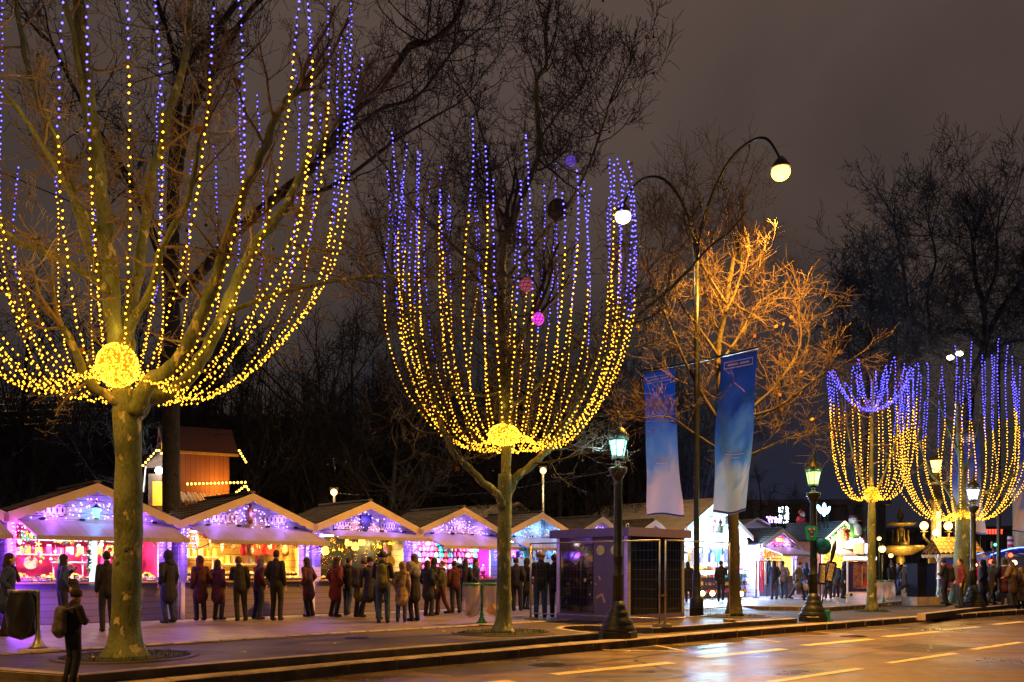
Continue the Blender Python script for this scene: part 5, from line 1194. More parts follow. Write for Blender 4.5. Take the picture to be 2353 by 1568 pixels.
# ------------------------------------------------------------------ cast-iron lanterns
M_iron = mat('cast_iron', (0.028, 0.034, 0.03), 0.42, 0.35, var=.3, scale=8, bump=.25, bscale=30)
def lantern(label, base, col, em, power, seed=0):
    T = thing('street_lamp', label, 'street lamp', base, .2 * seed)
    g = MB(); g.lathe([(.42, 0), (.42, .13), (.40, .15)], 8, rot=PI / 8, smooth=False); g.build('plinth', M_iron, T)
    g = MB(); g.lathe([(.38, .15), (.39, .2), (.345, .26), (.33, .3), (.335, .33), (.27, .42), (.225, .5), (.235, .54), (.2, .57), (.17, .66), (.175, .72), (.135, .74), (.13, .8)], 20); g.build('base', M_iron, T)
    g = MB()
    n = 20; prof = [(.118, .8), (.112, 1.3), (.125, 1.31), (.125, 1.36), (.108, 1.38), (.104, 1.7), (.115, 1.72), (.115, 1.78), (.100, 1.8), (.098, 2.6), (.095, 3.3), (.1, 3.33), (.09, 3.37), (.088, 3.42), (.12, 3.48), (.19, 3.6), (.2, 3.66), (.2, 3.69), (.07, 3.7), (.06, 3.78), (.075, 3.8), (.05, 3.83), (.06, 3.88)]
    g.lathe(prof, n)
    for v in range(len(g.v)):
        x, y, z = g.v[v]
        if .8 < z < 3.3 and (v % n) % 2: g.v[v] = (x * .9, y * .9, z)
    g.build('shaft', M_iron, T)
    L = thing('lantern', None, None); L.parent = T
    gl = MB(); gl.lathe([(.13, 3.93), (.205, 4.27)], 6, smooth=False); gl.build('glass', glow('lantern_glass_' + label[:8].strip().replace(' ', '_'), col, em * 1.7), L)
    fr = MB()
    for k in range(6):
        a = 2 * PI * k / 6; fr.bar((.135 * math.cos(a), .135 * math.sin(a), 3.92), (.212 * math.cos(a), .212 * math.sin(a), 4.28), .016)
    fr.lathe([(.15, 3.88), (.155, 3.93), (.12, 3.935)], 6, smooth=False); fr.lathe([(.225, 4.27), (.235, 4.31), (.2, 4.32)], 6, smooth=False)
    for k in range(4): a = PI / 2 * k + .4; fr.tube([(.05 * math.cos(a), .05 * math.sin(a), 3.84), (.12 * math.cos(a), .12 * math.sin(a), 3.87), (.14 * math.cos(a), .14 * math.sin(a), 3.92)], .012, 5)
    fr.build('frame', M_iron, L)
    cp = MB(); cp.lathe([(.235, 4.31), (.21, 4.42), (.15, 4.52), (.09, 4.56), (.1, 4.6), (.06, 4.64), (.07, 4.68), (.02, 4.72), (.035, 4.76), (.001, 4.95)], 12)
    for k in range(6): a = 2 * PI * k / 6; cp.tube([(.225 * math.cos(a), .225 * math.sin(a), 4.32), (.25 * math.cos(a), .25 * math.sin(a), 4.38), (.23 * math.cos(a), .23 * math.sin(a), 4.42)], .012, 4)
    cp.build('cap', M_iron, L)
    for a in (0, 2.1, 4.2): lamp('lantern_light', (.42 * math.cos(a - 1.2), .42 * math.sin(a - 1.2), 4.05), tuple(.5 + .5 * c for c in col), power / 3, .08, parent=T)
    return T
lantern('pale teal lit lantern post standing before the grey cabin', G(1420, 1465.5, .18), (.30, 1.0, .78), 1.5, 70, 1)
lantern('green lit lantern post carrying the bus stop signs', G(1869, 1427.6, .18), (.36, 1.0, .12), 1.5, 70, 2)
lantern('white lit lantern post beside the thick pale plane tree', G(2236, 1395, .30), (.85, .97, 1.0), 2.2, 60, 3)

# ------------------------------------------------------------------ tall street lamps with banners
M_pole = mat('pole_paint', (.02, .026, .03), .35, .4, var=.2)
def banner_mat(name, seed, lo, mid, hi, cloud=0.5):
    m, nt, b = _nt(name); N, L = nt.nodes, nt.links
    tc = N.new('ShaderNodeTexCoord'); sp = N.new('ShaderNodeSeparateXYZ'); L.new(tc.outputs['Generated'], sp.inputs[0])
    mp = N.new('ShaderNodeMapping'); mp.inputs['Location'].default_value = (seed, 0, 0); mp.inputs['Scale'].default_value = (1.2, 1.2, 2.2); L.new(tc.outputs['Generated'], mp.inputs['Vector'])
    nz = N.new('ShaderNodeTexNoise'); nz.inputs['Scale'].default_value = 2.2; nz.inputs['Detail'].default_value = 6; nz.inputs['Distortion'].default_value = .6; L.new(mp.outputs[0], nz.inputs['Vector'])
    ad = N.new('ShaderNodeMath'); ad.operation = 'MULTIPLY_ADD'; ad.inputs[1].default_value = cloud; L.new(nz.outputs['Fac'], ad.inputs[0]); L.new(sp.outputs[2], ad.inputs[2])
    cr = N.new('ShaderNodeValToRGB'); e = cr.color_ramp.elements
    e[0].position = .50; e[0].color = (*lo, 1); e[1].position = 1.0; e[1].color = (*hi, 1); n = e.new(.66); n.color = (*mid, 1)
    L.new(ad.outputs[0], cr.inputs['Fac'])
    L.new(cr.outputs['Color'], b.inputs['Base Color']); b.inputs['Roughness'].default_value = .6
    tr = N.new('ShaderNodeBsdfTranslucent'); L.new(cr.outputs['Color'], tr.inputs['Color']); ms = N.new('ShaderNodeMixShader'); ms.inputs[0].default_value = .5
    L.new(b.outputs[0], ms.inputs[1]); L.new(tr.outputs[0], ms.inputs[2]); L.new(ms.outputs[0], N['Material Output'].inputs['Surface'])
    return m
def banner(T, t0, t1, z0, z1, lean, m, seed, nm='banner'):
    """cloth between t0 and t1 (metres along local x), sagging and blown"""
    def fn(u, v):
        x = t0 + (t1 - t0) * u; w = v ** 1.5
        return (x + lean * w + .03 * math.sin(v * 7 + seed), .16 * math.sin(u * 4.2 + v * 5 + seed) * w + .05 * math.sin(v * 11 + u * 3) * v, z1 + (z0 - z1) * v + .05 * math.sin(u * 5 + seed) * v)
    g = MB(); g.grid(fn, 14, 40); o = g.build(nm, m, T)
    return o
def banner_print(b, t0, t1, z0, z1, lean, seed):
    """pale printed frame and lines near the head of the cloth, hem and pole sleeve"""
    def at(u, v, dy):
        x = t0 + (t1 - t0) * u; w = v ** 1.5
        return (x + lean * w + .03 * math.sin(v * 7 + seed), dy + .16 * math.sin(u * 4.2 + v * 5 + seed) * w + .05 * math.sin(v * 11 + u * 3) * v, z1 + (z0 - z1) * v + .05 * math.sin(u * 5 + seed) * v)
    for dy in (-.006, .006):
        g = MB()
        for u0, u1, v0, v1 in ((.1, .9, .035, .041), (.1, .9, .075, .081), (.1, .12, .035, .081), (.88, .9, .035, .081), (.2, .5, .052, .064), (.55, .8, .052, .064), (.3, .7, .60, .606), (.25, .75, .62, .626), (.36, .64, .64, .646)):
            g.grid(lambda u, v: at(u0 + (u1 - u0) * u, v0 + (v1 - v0) * v, dy), 8, 1)
        tag(g.build('printed_lines', mat('banner_white', (.7, .68, .75), .6), b), kind='stuff')
    MB().grid(lambda u, v: at(u, v * .012, -.008), 10, 1).build('top_hem', mat('banner_hem', (.05, .08, .3), .7), b); MB().grid(lambda u, v: at(u, .985 + v * .013, -.004), 10, 1).build('bottom_hem', mat('banner_hem', (.05, .08, .3), .7), b)
def tall_lamp(label, base, rz, arms=True, banners=None, colR=(1, .40, .04), powR=14000, colL=(1, .66, .3), powL=1100, H=(11.95, 12.33)):
    """local +x points over the road"""
    T = thing('street_lamp', label, 'street lamp', base, rz)
    MB().lathe([(.2, 0), (.2, .5), (.13, .56), (.12, 1.2), (.085, 1.3), (.075, 8), (.06, 11.0)], 14).build('pole', M_pole, T)
    if arms:
        for sd, top, hh, reach, col, pw in ((1, 13.1, H[0], 2.65, colR, powR), (-1, 13.25, H[1], 2.7, colL, powL)):
            pts = [(0, 0, 9.8 if sd > 0 else 9.6), (sd * .12, 0, 11.0), (sd * .5, 0, top - 1.15), (sd * 1.1, 0, top - .3), (sd * 1.75, 0, top), (sd * (reach - .4), 0, top - .12), (sd * (reach - .02), 0, hh + .38)]
            g = MB(); g.tube(smooth_path(pts, 6), [.055 - .025 * i / 36 for i in range(37)], 8); A = g.build('arm', M_pole, T)
            c = Vector((sd * reach, 0, hh))
            MB().lathe([(.06, .42), (.16, .3), (.26, .14), (.27, .1)][::-1], 14, c).build('lamp_hood', M_pole, A)
            MB().ball(c, .25, 14, 10, (1, 1, .85)).build('lamp_bowl', glow('sodium_bowl' if sd > 0 else 'warm_bowl', (1, .5, .07) if sd > 0 else (1, .7, .34), 8), A)
            lamp('lamp_light', c - Vector((0, 0, .5)), col, pw, .25, kind='SPOT', parent=T, spot=2.75, aim=(0, 0, -1))
            lamp('lamp_glow', c + Vector((sd * .1, -.1, -.4)), col, pw * .015, .25, parent=T)
    if banners:
        for sd, bm, ln in ((1, banners[0], -.28), (-1, banners[1], .28)):
            MB().bar((0, 0, 7.35), (sd * 2.0, 0, 7.4), .05).build('banner_arm', M_pole, T)
            x0, x1 = (.78, 1.92) if sd > 0 else (-1.92, -.78)
            b = banner(T, x0, x1, 2.95, 7.33, ln, bm, 1.0 + sd); banner_print(b, x0, x1, 2.95, 7.33, ln, 1.0 + sd)
    return T
bmR = banner_mat('banner_print_right', 3.0, (.70, .72, .80), (.11, .32, .8), (.012, .085, .6), .62)
bmL = banner_mat('banner_print_left', 0.0, (.82, .66, .74), (.2, .42, .9), (.01, .11, .75), .5)
RN = math.atan2(-.719, .695)
base1 = G(1600.7, 1417.5, .30)
LB = tall_lamp('tall double armed street lamp with two blue and white banners', base1, RN, True, (bmR, bmL), powR=17000, powL=1000)
tall_lamp('next tall double armed street lamp along the kerb, to the left out of the picture', Vector((-14.6, 5.6, .3)), RN - .04, True, None, powR=6800, powL=500)
LB2 = None
bm3 = banner_mat('banner_print_far', 5.0, (.6, .55, .6), (.2, .3, .75), (.03, .06, .5), .6)
tall_lamp('pole with two banners and no lamps, right of the thick plane tree', GX(2295, 37.4, .3), RN + .12, False, (bm3, bm3))
T = thing('lamp_mast', 'slim mast with two small white heads rising above the right lights', 'lamp mast', GX(2196, 46, .3), .3)
MB().lathe([(.12, 0), (.1, 6), (.06, 12.6)], 10).build('pole', M_pole, T)
for sx in (-.35, .25): MB().ball((sx, 0, 12.8 - .25 * (sx < 0)), .16, 10, 8, (1.2, 1, .8)).build('lamp_head', glow('mast_head', (1, .82, .55), 14), T)
MB().bar((-.35, 0, 12.5), (.25, 0, 12.7), .05).build('arm', M_pole, T)

# ------------------------------------------------------------------ bus stop signs on the second lantern
b2 = G(1869, 1427.6, .18); M_teal = mat('sign_teal', (.012, .28, .33), .4); M_plate = mat('sign_blue', (.05, .05, .32), .4); M_ink = mat('sign_white', (.85, .85, .9), .5)
T = thing('bus_stop_sign', 'teal shield shaped bus stop sign with the numbers 42 and 73', 'bus stop sign', P(1864.7, 1225.5, b2.y - .18), 0)
sh = [(-.13, -.2), (.10, -.2), (.14, -.13), (.175, .1), (.16, .17), (.06, .205), (-.08, .205), (-.165, .17), (-.18, .1), (-.15, -.13)]
MB().plate([(x * 1.03, z * 1.03) for x, z in sh], -.012, .012).build('panel', M_teal, T)
MB().plate([(x * 1.12, z * 1.1) for x, z in sh], .013, .02).build('rim', M_dark, T)
for x, s_ in ((-.055, '42'), (.055, '73')):
    p = MB().box((x, -.016, .11), (.1, .006, .09)).build('number_plate', M_plate, T); text_mesh('number', s_, .085, M_ink, p, (x, -.0205, .11), extrude=.001)
for z, s_ in ((.03, 'N11'), (-.03, ''), (-.1, 'N24')):
    p = MB().box((.0, -.016, z), (.11, .006, .05)).build('night_bus_plate', M_plate, T)
    if s_: text_mesh('number', s_, .045, M_ink, p, (0, -.0205, z), extrude=.001)
MB().box((0, .1, 0), (.05, .16, .06)).build('clamp', M_iron, T)
T = thing('bus_stop_pole', 'round teal bus stop sign on a thin pole with two hanging timetable frames', 'bus stop sign', Vector((8.98, 25.2, .18)), 0)
c0 = P(1891, 1256, 25.2) - Vector(T.location)
g = MB(); g.lathe([(.001, -.012), (.24, -.012), (.24, .012), (.001, .012)], 28); g.xform(Matrix.Translation(c0) @ Matrix.Rotation(PI / 2, 4, 'X')); dd = g.build('disc', M_teal, T)
for dz, s_ in ((.07, 'N11'), (-.06, 'N24')):
    p = MB().box((c0.x + .02, c0.y - .016, c0.z + dz), (.1, .006, .08)).build('night_bus_plate', M_plate, dd); text_mesh('number', s_, .05, M_ink, p, (c0.x + .02, c0.y - .0205, c0.z + dz), extrude=.001)
q = P(1885, 1300, 25.2) - Vector(T.location); MB().bar((q.x, q.y, 0.02), (q.x, q.y, c0.z - .2), .03).build('pole', M_dark, T)
for (px, py, tl) in ((1889, 1319, .05), (1908, 1315, .2)):
    c = P(px, py, 25.05) - Vector(T.location); R_ = Matrix.Rotation(tl, 3, 'Y')
    f = MB().box(c, (.23, .03, .62), R_).build('timetable_frame', M_dark, T); MB().box(c + Vector((0, -.018, 0)), (.15, .006, .5), R_).build('timetable', mat('timetable_paper', (.6, .55, .45), .4, var=.5, scale=18), f)
a, b = P(1920, 1244, 25.1) - Vector(T.location), P(1886, 1397, 25.0) - Vector(T.location)
MB().tube([a.lerp(b, .3), b], .02, 6).build('leaning_pole', M_dark, T); MB().tube([a, a.lerp(b, .1), a.lerp(b, .22), a.lerp(b, .34)], [.03, .07, .06, .025], 8).build('folded_canopy', M_dark, T)
c = P(1894, 1412, 24.9) - Vector(T.location); g = MB(); g.box((c.x, c.y, .16), (.24, .3, .3)); g.box((c.x + .02, c.y - .02, .03), (.3, .36, .05)); g.build('foot', M_teal, T)

# ------------------------------------------------------------------ grey cabin and site fence
M_cab = mat('cabin_violet', (.12, .10, .30), .5, var=.08, bump=.1); M_gloss = mat('gloss_black', (.006, .009, .035), .05, 0.0, var=.3, spec=.9); M_gloss2 = mat('gloss_steel', (.007, .009, .02), .14, .0, var=.3, spec=.6)  # cabin grey tinted violet to carry the market's purple light
K0 = Vector((2.93, 22.1, .30)); T = thing('electric_cabin', 'square grey cabin with glossy black panels behind the site fence', 'cabin', K0, AL)
KW, KD, KH = 2.42, 2.4, 2.42        # local x along the row, local y away from the road; the near corner is at the origin
MB().box((KW / 2, KD / 2, .1), (KW + .06, KD + .06, .18)).build('base_frame', M_cab, T)
MB().box((KW / 2, KD / 2, 1.2), (KW - .1, KD - .1, 2.1)).build('core', M_cab, T)
for x in (.03, KW - .03):
    for y in (.03, KD - .03): MB().box((x, y, 1.2), (.12, .12, 2.02)).build('corner_post', mat('alu_post', (.5, .5, .52), .35, .6), T)
MB().box((KW / 2, KD / 2, KH - .1), (KW + .34, KD + .34, .22)).build('roof_slab', M_cab, T)
MB().box((KW * .3, .02, 1.2), (KW * .42, .05, 2.0)).build('front_panel', M_gloss2, T); MB().box((KW * .74, .02, 1.2), (KW * .42, .05, 2.0)).build('front_panel', M_gloss2, T)
MB().box((.02, KD * .72, 1.2), (.05, KD * .48, 2.0)).build('side_panel', M_gloss, T); MB().box((.02, KD * .26, 1.2), (.05, KD * .42, 2.0)).build('side_panel', M_cab, T)
for y in (KD * .36, KD * .16):
    g = MB(); g.lathe([(.10, -.012), (.135, -.012), (.135, .012), (.1, .012)], 24); g.xform(Matrix.Translation((-.025, y, 1.86)) @ Matrix.Rotation(PI / 2, 4, 'Y')); v = g.build('vent_ring', mat('vent_cream', (.7, .62, .3), .5), T)
    g = MB(); g.box((-.012, y, 1.86), (.012, .19, .19)); 
    for k in range(5): g.box((-.03, y, 1.79 + k * .035), (.01, .18, .008))
    g.build('grille', M_dark, v)
rng = random.Random(2); g = MB()
for a, b in (((1.62, 1.98), (1.52, 1.86)), ((1.72, 1.98), (1.62, 1.82)), ((1.45, 2.0), (1.5, 1.9)), ((1.88, 1.66), (1.74, 1.5)), ((1.74, 1.5), (1.6, 1.68)), ((1.88, 1.66), (1.66, 1.92))): g.bar((-.012, a[0], a[1]), (-.012, b[0], b[1]), .035, .006, (1, 0, 0))
g.build('painted_scrawl', mat('scrawl', (.55, .5, .6), .5), T)
g = MB()
for y, z, w, h in ((1.42, 1.08, .07, .09), (1.2, 1.02, .04, .05), (1.05, .98, .03, .05), (.92, 1.14, .05, .12), (1.25, .7, .05, .05)): g.box((-.0085, y, z), (.006, w, h), Matrix.Rotation(rng.uniform(-.6, .6), 3, 'X'))
g.bar((-.0085, 1.02, .62), (-.0085, .83, .72), .06, .006, (1, 0, 0)); g.bar((-.0085, .83, .72), (-.0085, .74, .5), .05, .006, (1, 0, 0)); g.build('torn_paper', mat('paper', (.6, .45, .4), .7), T)
for x, y in ((-.05, KD + .1), (KW + .1, .0), (0, 0)):
    g = MB(); R_ = []; g.tube([(x, y + .05 * math.cos(a * PI / 6), KH + .06 + .05 * math.sin(a * PI / 6)) for a in range(13)], .012, 6, cap=False); g.build('lifting_eye', mat('alu_post', (.5, .5, .52), .35, .6), T)
M_galv = mat('galvanised', (.30, .31, .32), .4, .8, var=.2)
def fence_panel(label, A, B, H=2.05):
    L = (B - A).length; rz = math.atan2(B.y - A.y, B.x - A.x)
    T = thing('site_fence', label, 'fence panel', A, rz, 'wire site fence panels')
    for x in (0.02, L - .02): MB().tube([(x, 0, 0), (x, 0, H)], .021, 8).build('post', M_galv, T)
    MB().tube([(0.0, 0, H), (L, 0, H)], .019, 8).build('top_rail', M_galv, T); MB().tube([(0, 0, .2), (L, 0, .2)], .017, 8).build('bottom_rail', M_galv, T)
    g = MB(); n = int(L / .11)
    for k in range(1, n): x = L * k / n; g.tube([(x, 0, .2), (x, 0, H)], .0026, 3, cap=False)
    for k in range(8): z = .2 + (H - .2) * k / 8; g.tube([(0, .004, z), (L, .004, z)], .0026, 3, cap=False)
    g.build('wire_mesh', mat('dull_wire', (.06, .065, .07), .5, .5), T)
    for x in (0.02, L - .02): MB().box((x, 0, .04), (.3, .22, .08), Matrix.Rotation(.9, 3, 'Z')).build('foot', M_kerb, T)
    return T
fa, fb, fc = G(1218, 1426.5, .30), G(1517, 1442, .30), G(1677, 1430, .30)
fence_panel('long wire fence panel before the black side of the grey cabin', fa, fb); fence_panel('wire fence panel between the grey cabin and the orange lit tree', fb + Vector((.12, .06, 0)), fc)
T = thing('fence_clamp', 'small rusty clamp tying the two fence posts together', 'clamp', fb + Vector((.06, .03, .75)), .4)
MB().box((0, -.03, 0), (.2, .02, .05)).box((0, .03, 0), (.2, .02, .05)).build('jaw', mat('rust', (.25, .12, .05), .7), T); MB().tube([(0, -.06, 0), (0, .06, 0)], .012, 6).build('bolt', M_galv, T)

# ------------------------------------------------------------------ litter stands with clear bags
M_green = mat('green_paint', (.015, .20, .06), .4); M_film = mat('clear_film', (.75, .6, .62), .25, alpha=.38, var=.1)
def bagstand(label, base, rz, film=M_film, sides=(-1, 1), sc=1.0):
    T = thing('litter_stand', label, 'litter bag stand', base, rz, 'litter bag stands'); rng = random.Random(int(base[0] * 10))
    MB().lathe([(.3, 0), (.3, .04), (.28, .05)], 20).build('slab', M_kerb, T)
    MB().lathe([(.16, .05), (.1, .1), (.05, .2), (.032, .35), (.03, .98), (.04, 1.0), (.001, 1.02)], 12).build('post', M_green, T)
    for sd in sides:
        g = MB(); g.tube([(sd * .25 + .2 * math.cos(a * PI / 8), .2 * math.sin(a * PI / 8), 1.0) for a in range(17)], .018, 6, cap=False); g.tube([(0, 0, .98), (sd * .06, 0, 1.0)], .015, 6)
        g.lathe([(.215, .97), (.215, 1.03)], 18, (sd * .25, 0, 0)); r = g.build('ring', M_green, T)
        def fn(u, v):
            a = 2 * PI * u; rr = .205 * (1 - .05 * v + .14 * math.sin(PI * v)) * (1 if v < .86 else max(.08, 1 - ((v - .86) / .14) ** 2 * .9)); rr *= 1 + .07 * math.sin(a * 5 + v * 9 + sd)
            return (sd * .25 + rr * math.cos(a) + .02 * v * sd, rr * math.sin(a), .99 - .80 * v)
        MB().grid(fn, 22, 16).build('bag', film, T)
        g = MB()
        for k in range(26):
            a = rng.uniform(0, 2 * PI); q = .13 * math.sqrt(rng.random()); g.mi = rng.randint(0, 3)
            g.ball((sd * .27 + q * math.cos(a), q * math.sin(a), .26 + .26 * rng.random() ** 1.5), rng.uniform(.03, .06), 5, 4, (1, rng.uniform(.5, 1), rng.uniform(.4, 1)))
        g.build('rubbish', [GC['tan'], GC['yellow'], GC['white'], GC['brown']], T)
    return T
bagstand('green litter stand with two clear bags beside the middle tree', G(1107, 1437, .30), .25)
bagstand('small green litter stand with two pale bags behind the slim young tree', G(2030, 1391, .20), .2)
bagstand('grey litter stand with one dark bag at the left edge', G(88, 1497, .30), .1, mat('dark_bag', (.012, .014, .03), .35), (-1,))
for o in [c for c in bpy.data.objects if c.get('label', '').startswith('grey litter stand')]:
    for ch in o.children:
        if ch.name.startswith(('post', 'ring')): ch.data = ch.data.copy(); ch.data.materials.clear(); ch.data.materials.append(M_galv)
# ------------------------------------------------------------------ information board, plinth box, tiled table hut
T = thing('information_board', 'white framed blue information board beside the slim young tree', 'information board', G(1974, 1386, .31), .1)
W_, H_ = .98, 1.36
for x in (-W_ / 2, W_ / 2):
    MB().bar((x, 0, 0.02), (x, 0, 1.72), .05).build('post', M_post, T); MB().bar((x, -.02, .55), (x - .22, -.3, 0.02), .03).bar((x, .02, .55), (x + .2, .3, .02), .03).build('brace', M_post, T)
MB().box((0, 0, 1.72), (W_ + .08, .05, .06)).build('top_rail', M_post, T); MB().box((0, 0, .42), (W_ + .08, .05, .06)).build('bottom_rail', M_post, T)
pn = MB().box((0, 0, 1.07), (W_ - .06, .03, 1.22)).build('panel', mat('board_blue', (.03, .03, .22), .3), T)
MB().box((.05, -.018, 1.1), (.6, .006, 1.05)).build('map', mat('map_print', (.16, .05, .14), .4, var=.8, scale=4, col2=(.4, .18, .15)), pn)
g = MB(); rng = random.Random(4)
for k in range(14): z = 1.45 - k * .06; g.bar((-.28, -.023, z), (-.28 + rng.uniform(.15, .3), -.023, z + (.08 if k < 6 else 0)), .012, .003)
g.bar((.12, -.023, 1.5), (.12, -.023, .72), .02, .003); g.build('map_lines', M_ink, pn)
MB().box((.25, -.024, .8), (.14, .004, .2)).build('map_key', GC['red'], pn)
T = thing('stone_plinth', 'low stone block carrying the dark blue box', 'plinth', G(2117, 1391, .22), .35); T.scale = (.85, .9, 1)
MB().box((-.38, 0, .17), (.72, .9, .34)).box((.38, 0, .17), (.78, .86, .33)).build('block', M_kerb, T)
T = thing('dark_box', 'tall dark blue box standing on a low stone block', 'box', G(2117, 1391, .22) + Vector((0, 0, .345)), .35); T.scale = (.74, .8, .9)
MB().box((-.33, 0, .72), (.62, .7, 1.44)).build('left_door', mat('box_navy', (.008, .01, .022), .8, spec=.1), T); MB().box((.33, 0, .72), (.66, .7, 1.44)).build('right_door', mat('box_blue', (.01, .02, .16), .35), T); MB().box((0, 0, 1.47), (1.36, .78, .05)).build('lid', mat('box_navy', (.008, .01, .022), .8, spec=.1), T)
T = thing('table_hut', 'open standing table hut with a yellow lit tiled roof', 'table hut', GX(2190, 36.4, .3), .12); T.scale = (.76, .85, 1)
for x in (-.85, .85):
    MB().bar((x, 0, 0), (x, 0, 2.0), .1).build('post', M_post, T); MB().bar((x, 0, .55), (x - .35, -.1, 0.02), .07).bar((x, 0, .3), (x + .3, .1, .7), .06).bar((x, 0, 1.6), (x - .2, 0, 1.95), .06).bar((x, 0, 1.6), (x + .2, 0, 1.95), .06).build('brace', M_post, T)
MB().box((0, 0, 1.0), (2.0, .6, .05)).build('table_top', M_post, T); MB().bar((-.85, 0, .55), (.85, 0, .55), .07).build('crossbar', M_post, T)
M_tile = mat('yellow_tile', (.55, .34, .12), .6, var=.3, scale=6)
for sd in (-1, 1):
    g = MB(); n = 36; rows = 4; vs = []
    for i in range(n + 1):
        u = i / n
        for r in range(rows):
            for e in (0.001, .999):
                v = (r + e) / rows; k = v * rows - r
                vs.append((-1.25 + 2.5 * u - .12 * (0.5 - u) * v, sd * (.05 + .75 * v), 2.62 - .62 * v + .05 * abs(math.sin(u * PI * 9)) + .035 * k))
    m_ = rows * 2
    g.add(vs, [((i * m_ + j, i * m_ + j + 1, (i + 1) * m_ + j + 1, (i + 1) * m_ + j) if sd < 0 else ((i + 1) * m_ + j, (i + 1) * m_ + j + 1, i * m_ + j + 1, i * m_ + j)) for i in range(n) for j in range(m_ - 1)])
    g.build('roof', M_tile, T)
    pts = scallop(-1.28, 2.0, 1.28, 2.0, .1, 12); MB().plate(pts[::-1], sd * .80 - .015, sd * .80 + .015).build('fascia', M_post, T)
MB().tube([(-1.25, 0, 2.66), (1.25, 0, 2.66)], .07, 8).build('ridge_cap', M_tile, T)
T = thing('globe_lamp', 'small glowing globe lamp on the ridge of the tiled table hut', 'lamp', P(2151, 1284 - 24, 36.3), 0)
T.location.z = 2.98; MB().lathe([(.05, 0), (.05, .12)], 8).build('socket', M_dark, T); MB().ball((0, 0, .22), .13, 12, 8).build('globe', glow('amber_globe', (1, .6, .18), 22), T)
lamp('globe_light', (0, -.7, .55), (1, .62, .15), 110, .15, parent=T)

# ------------------------------------------------------------------ square in the distance: fountain, candelabra, lamps
M_gilt = mat('gilt_bronze', (.32, .23, .08), .45, .5, var=.4, scale=3)
FB = GX(2069, 120, 0); T = thing('fountain', 'tiered bronze fountain far off on the square, lit yellow', 'fountain', FB); T.scale = (.72, .72, 1)
MB().lathe([(5.5, 0), (5.5, 1), (5.2, 1), (5.0, .6), (.001, .6)], 32).build('basin', M_stone, T)
MB().lathe([(1.4, .6), (1.1, 1.4), (.7, 2.2), (.8, 3.2), (.6, 3.6)], 20).build('column', M_gilt, T)
MB().lathe([(.6, 3.6), (2.2, 3.75), (4.1, 4.5), (4.35, 4.9), (4.2, 5.0), (3.9, 4.9), (.6, 4.6)], 32).build('lower_bowl', M_gilt, T)
MB().lathe([(1.5, 4.9), (1.6, 5.4), (1.0, 5.8), (.55, 6.5), (.8, 7.2), (.4, 7.6)], 20).build('stem', M_gilt, T)
g = MB()
for k in range(8): a = PI / 4 * k; g.lathe([(.1, 4.9), (.32, 5.4), (.2, 6.1), (.25, 6.5), (.15, 6.8), (.001, 6.9)], 8, (1.4 * math.cos(a), 1.4 * math.sin(a), .3))
g.build('statues', M_gilt, T)
MB().lathe([(.4, 7.6), (2.4, 7.8), (2.9, 8.1), (2.7, 8.15), (.4, 7.95)], 28).build('upper_bowl', M_gilt, T); MB().lathe([(.35, 8.0), (.3, 8.4), (.55, 8.8), (.6, 9.3), (.3, 9.7), (.35, 9.9), (.001, 10.3)], 14).build('crown', M_gilt, T)
lamp('fountain_light', (-2, -6, 3.2), (1, .62, .15), 1500, .6, parent=T); lamp('fountain_light', (4, -5, 5.6), (1, .62, .15), 900, .6, parent=T)
T = thing('candelabra', 'tall ornate candelabra column with two blazing globes', 'candelabra', GX(2151, 75, .2)); T.scale = (1.22,) * 3
MB().lathe([(1.0, 0), (1.0, .8), (.55, 1.0), (.5, 2.4), (.7, 2.6), (.34, 2.9), (.3, 5.8), (.5, 6.0), (.42, 6.3), (.2, 6.6), (.16, 7.2)], 16).build('column', M_gilt, T)
MB().lathe([(.16, 7.2), (.75, 7.35), (.7, 7.45), (.3, 7.8), (.25, 8.0)], 14).build('capital', M_gilt, T); MB().lathe([(.25, 8.1), (.42, 8.9)], 6).build('top_lantern', glow('gold_glass', (1, .65, .2), 3), T); MB().lathe([(.5, 8.9), (.3, 9.2), (.05, 9.4), (.001, 9.8)], 8).build('top_cap', M_gilt, T)
for sx in (-.85, .85):
    g = MB(); g.tube(smooth_path([(0, 0, 3.2), (sx * .5, 0, 3.1), (sx, 0, 3.5), (sx, 0, 3.8)]), .09, 8); A = g.build('arm', M_gilt, T); MB().lathe([(.1, 3.8), (.3, 3.9), (.1, 3.95)], 10, (sx, 0, 0)).build('cup', M_gilt, A)
    MB().ball((sx, 0, 4.3), .28, 14, 10, (1, 1, 1.1)).build('globe', glow('blazing_globe', (1, .56, .17), 4.5), A); lamp('globe_light', (sx * 1.4, -.8, 4.1), (1, .65, .25), 330, .4, parent=T)
MB().box((0, -.36, 4.2), (.3, .06, 2.2)).build('glow_band', glow('gold_glow', (1, .7, .25), 2.2), T)  # column strip given a gold glow of its own
for px, py, dd, lab in ((2027, 1262, 62, 'bright square lamp just right of the slim young tree'), (2047, 1277, 80, 'smaller lamp right of the bright square lamp'), (2020, 1238, 84, 'faint high lamp above the bright square lamp')):
    p = P(px, py, dd); T = thing('square_lamp', lab, 'street lamp', (p.x, p.y, .1)); MB().lathe([(.2, 0), (.1, .4), (.07, p.z - .5)], 10).build('post', M_iron, T); r = .25 if py == 1262 else .2
    MB().ball((0, 0, p.z - .1), r, 12, 8).build('globe', glow('blazing_globe', (1, .56, .17), 4.5) if py != 1238 else glow('gold_glass', (1, .65, .2), 3), T); MB().lathe([(r * .7, p.z - .1 + r * .8), (.001, p.z + r * 1.5)], 10).build('cap', M_iron, T)
    lamp('square_light', (0, -.9, p.z - .3), (1, .65, .25), 160, .2, parent=T)
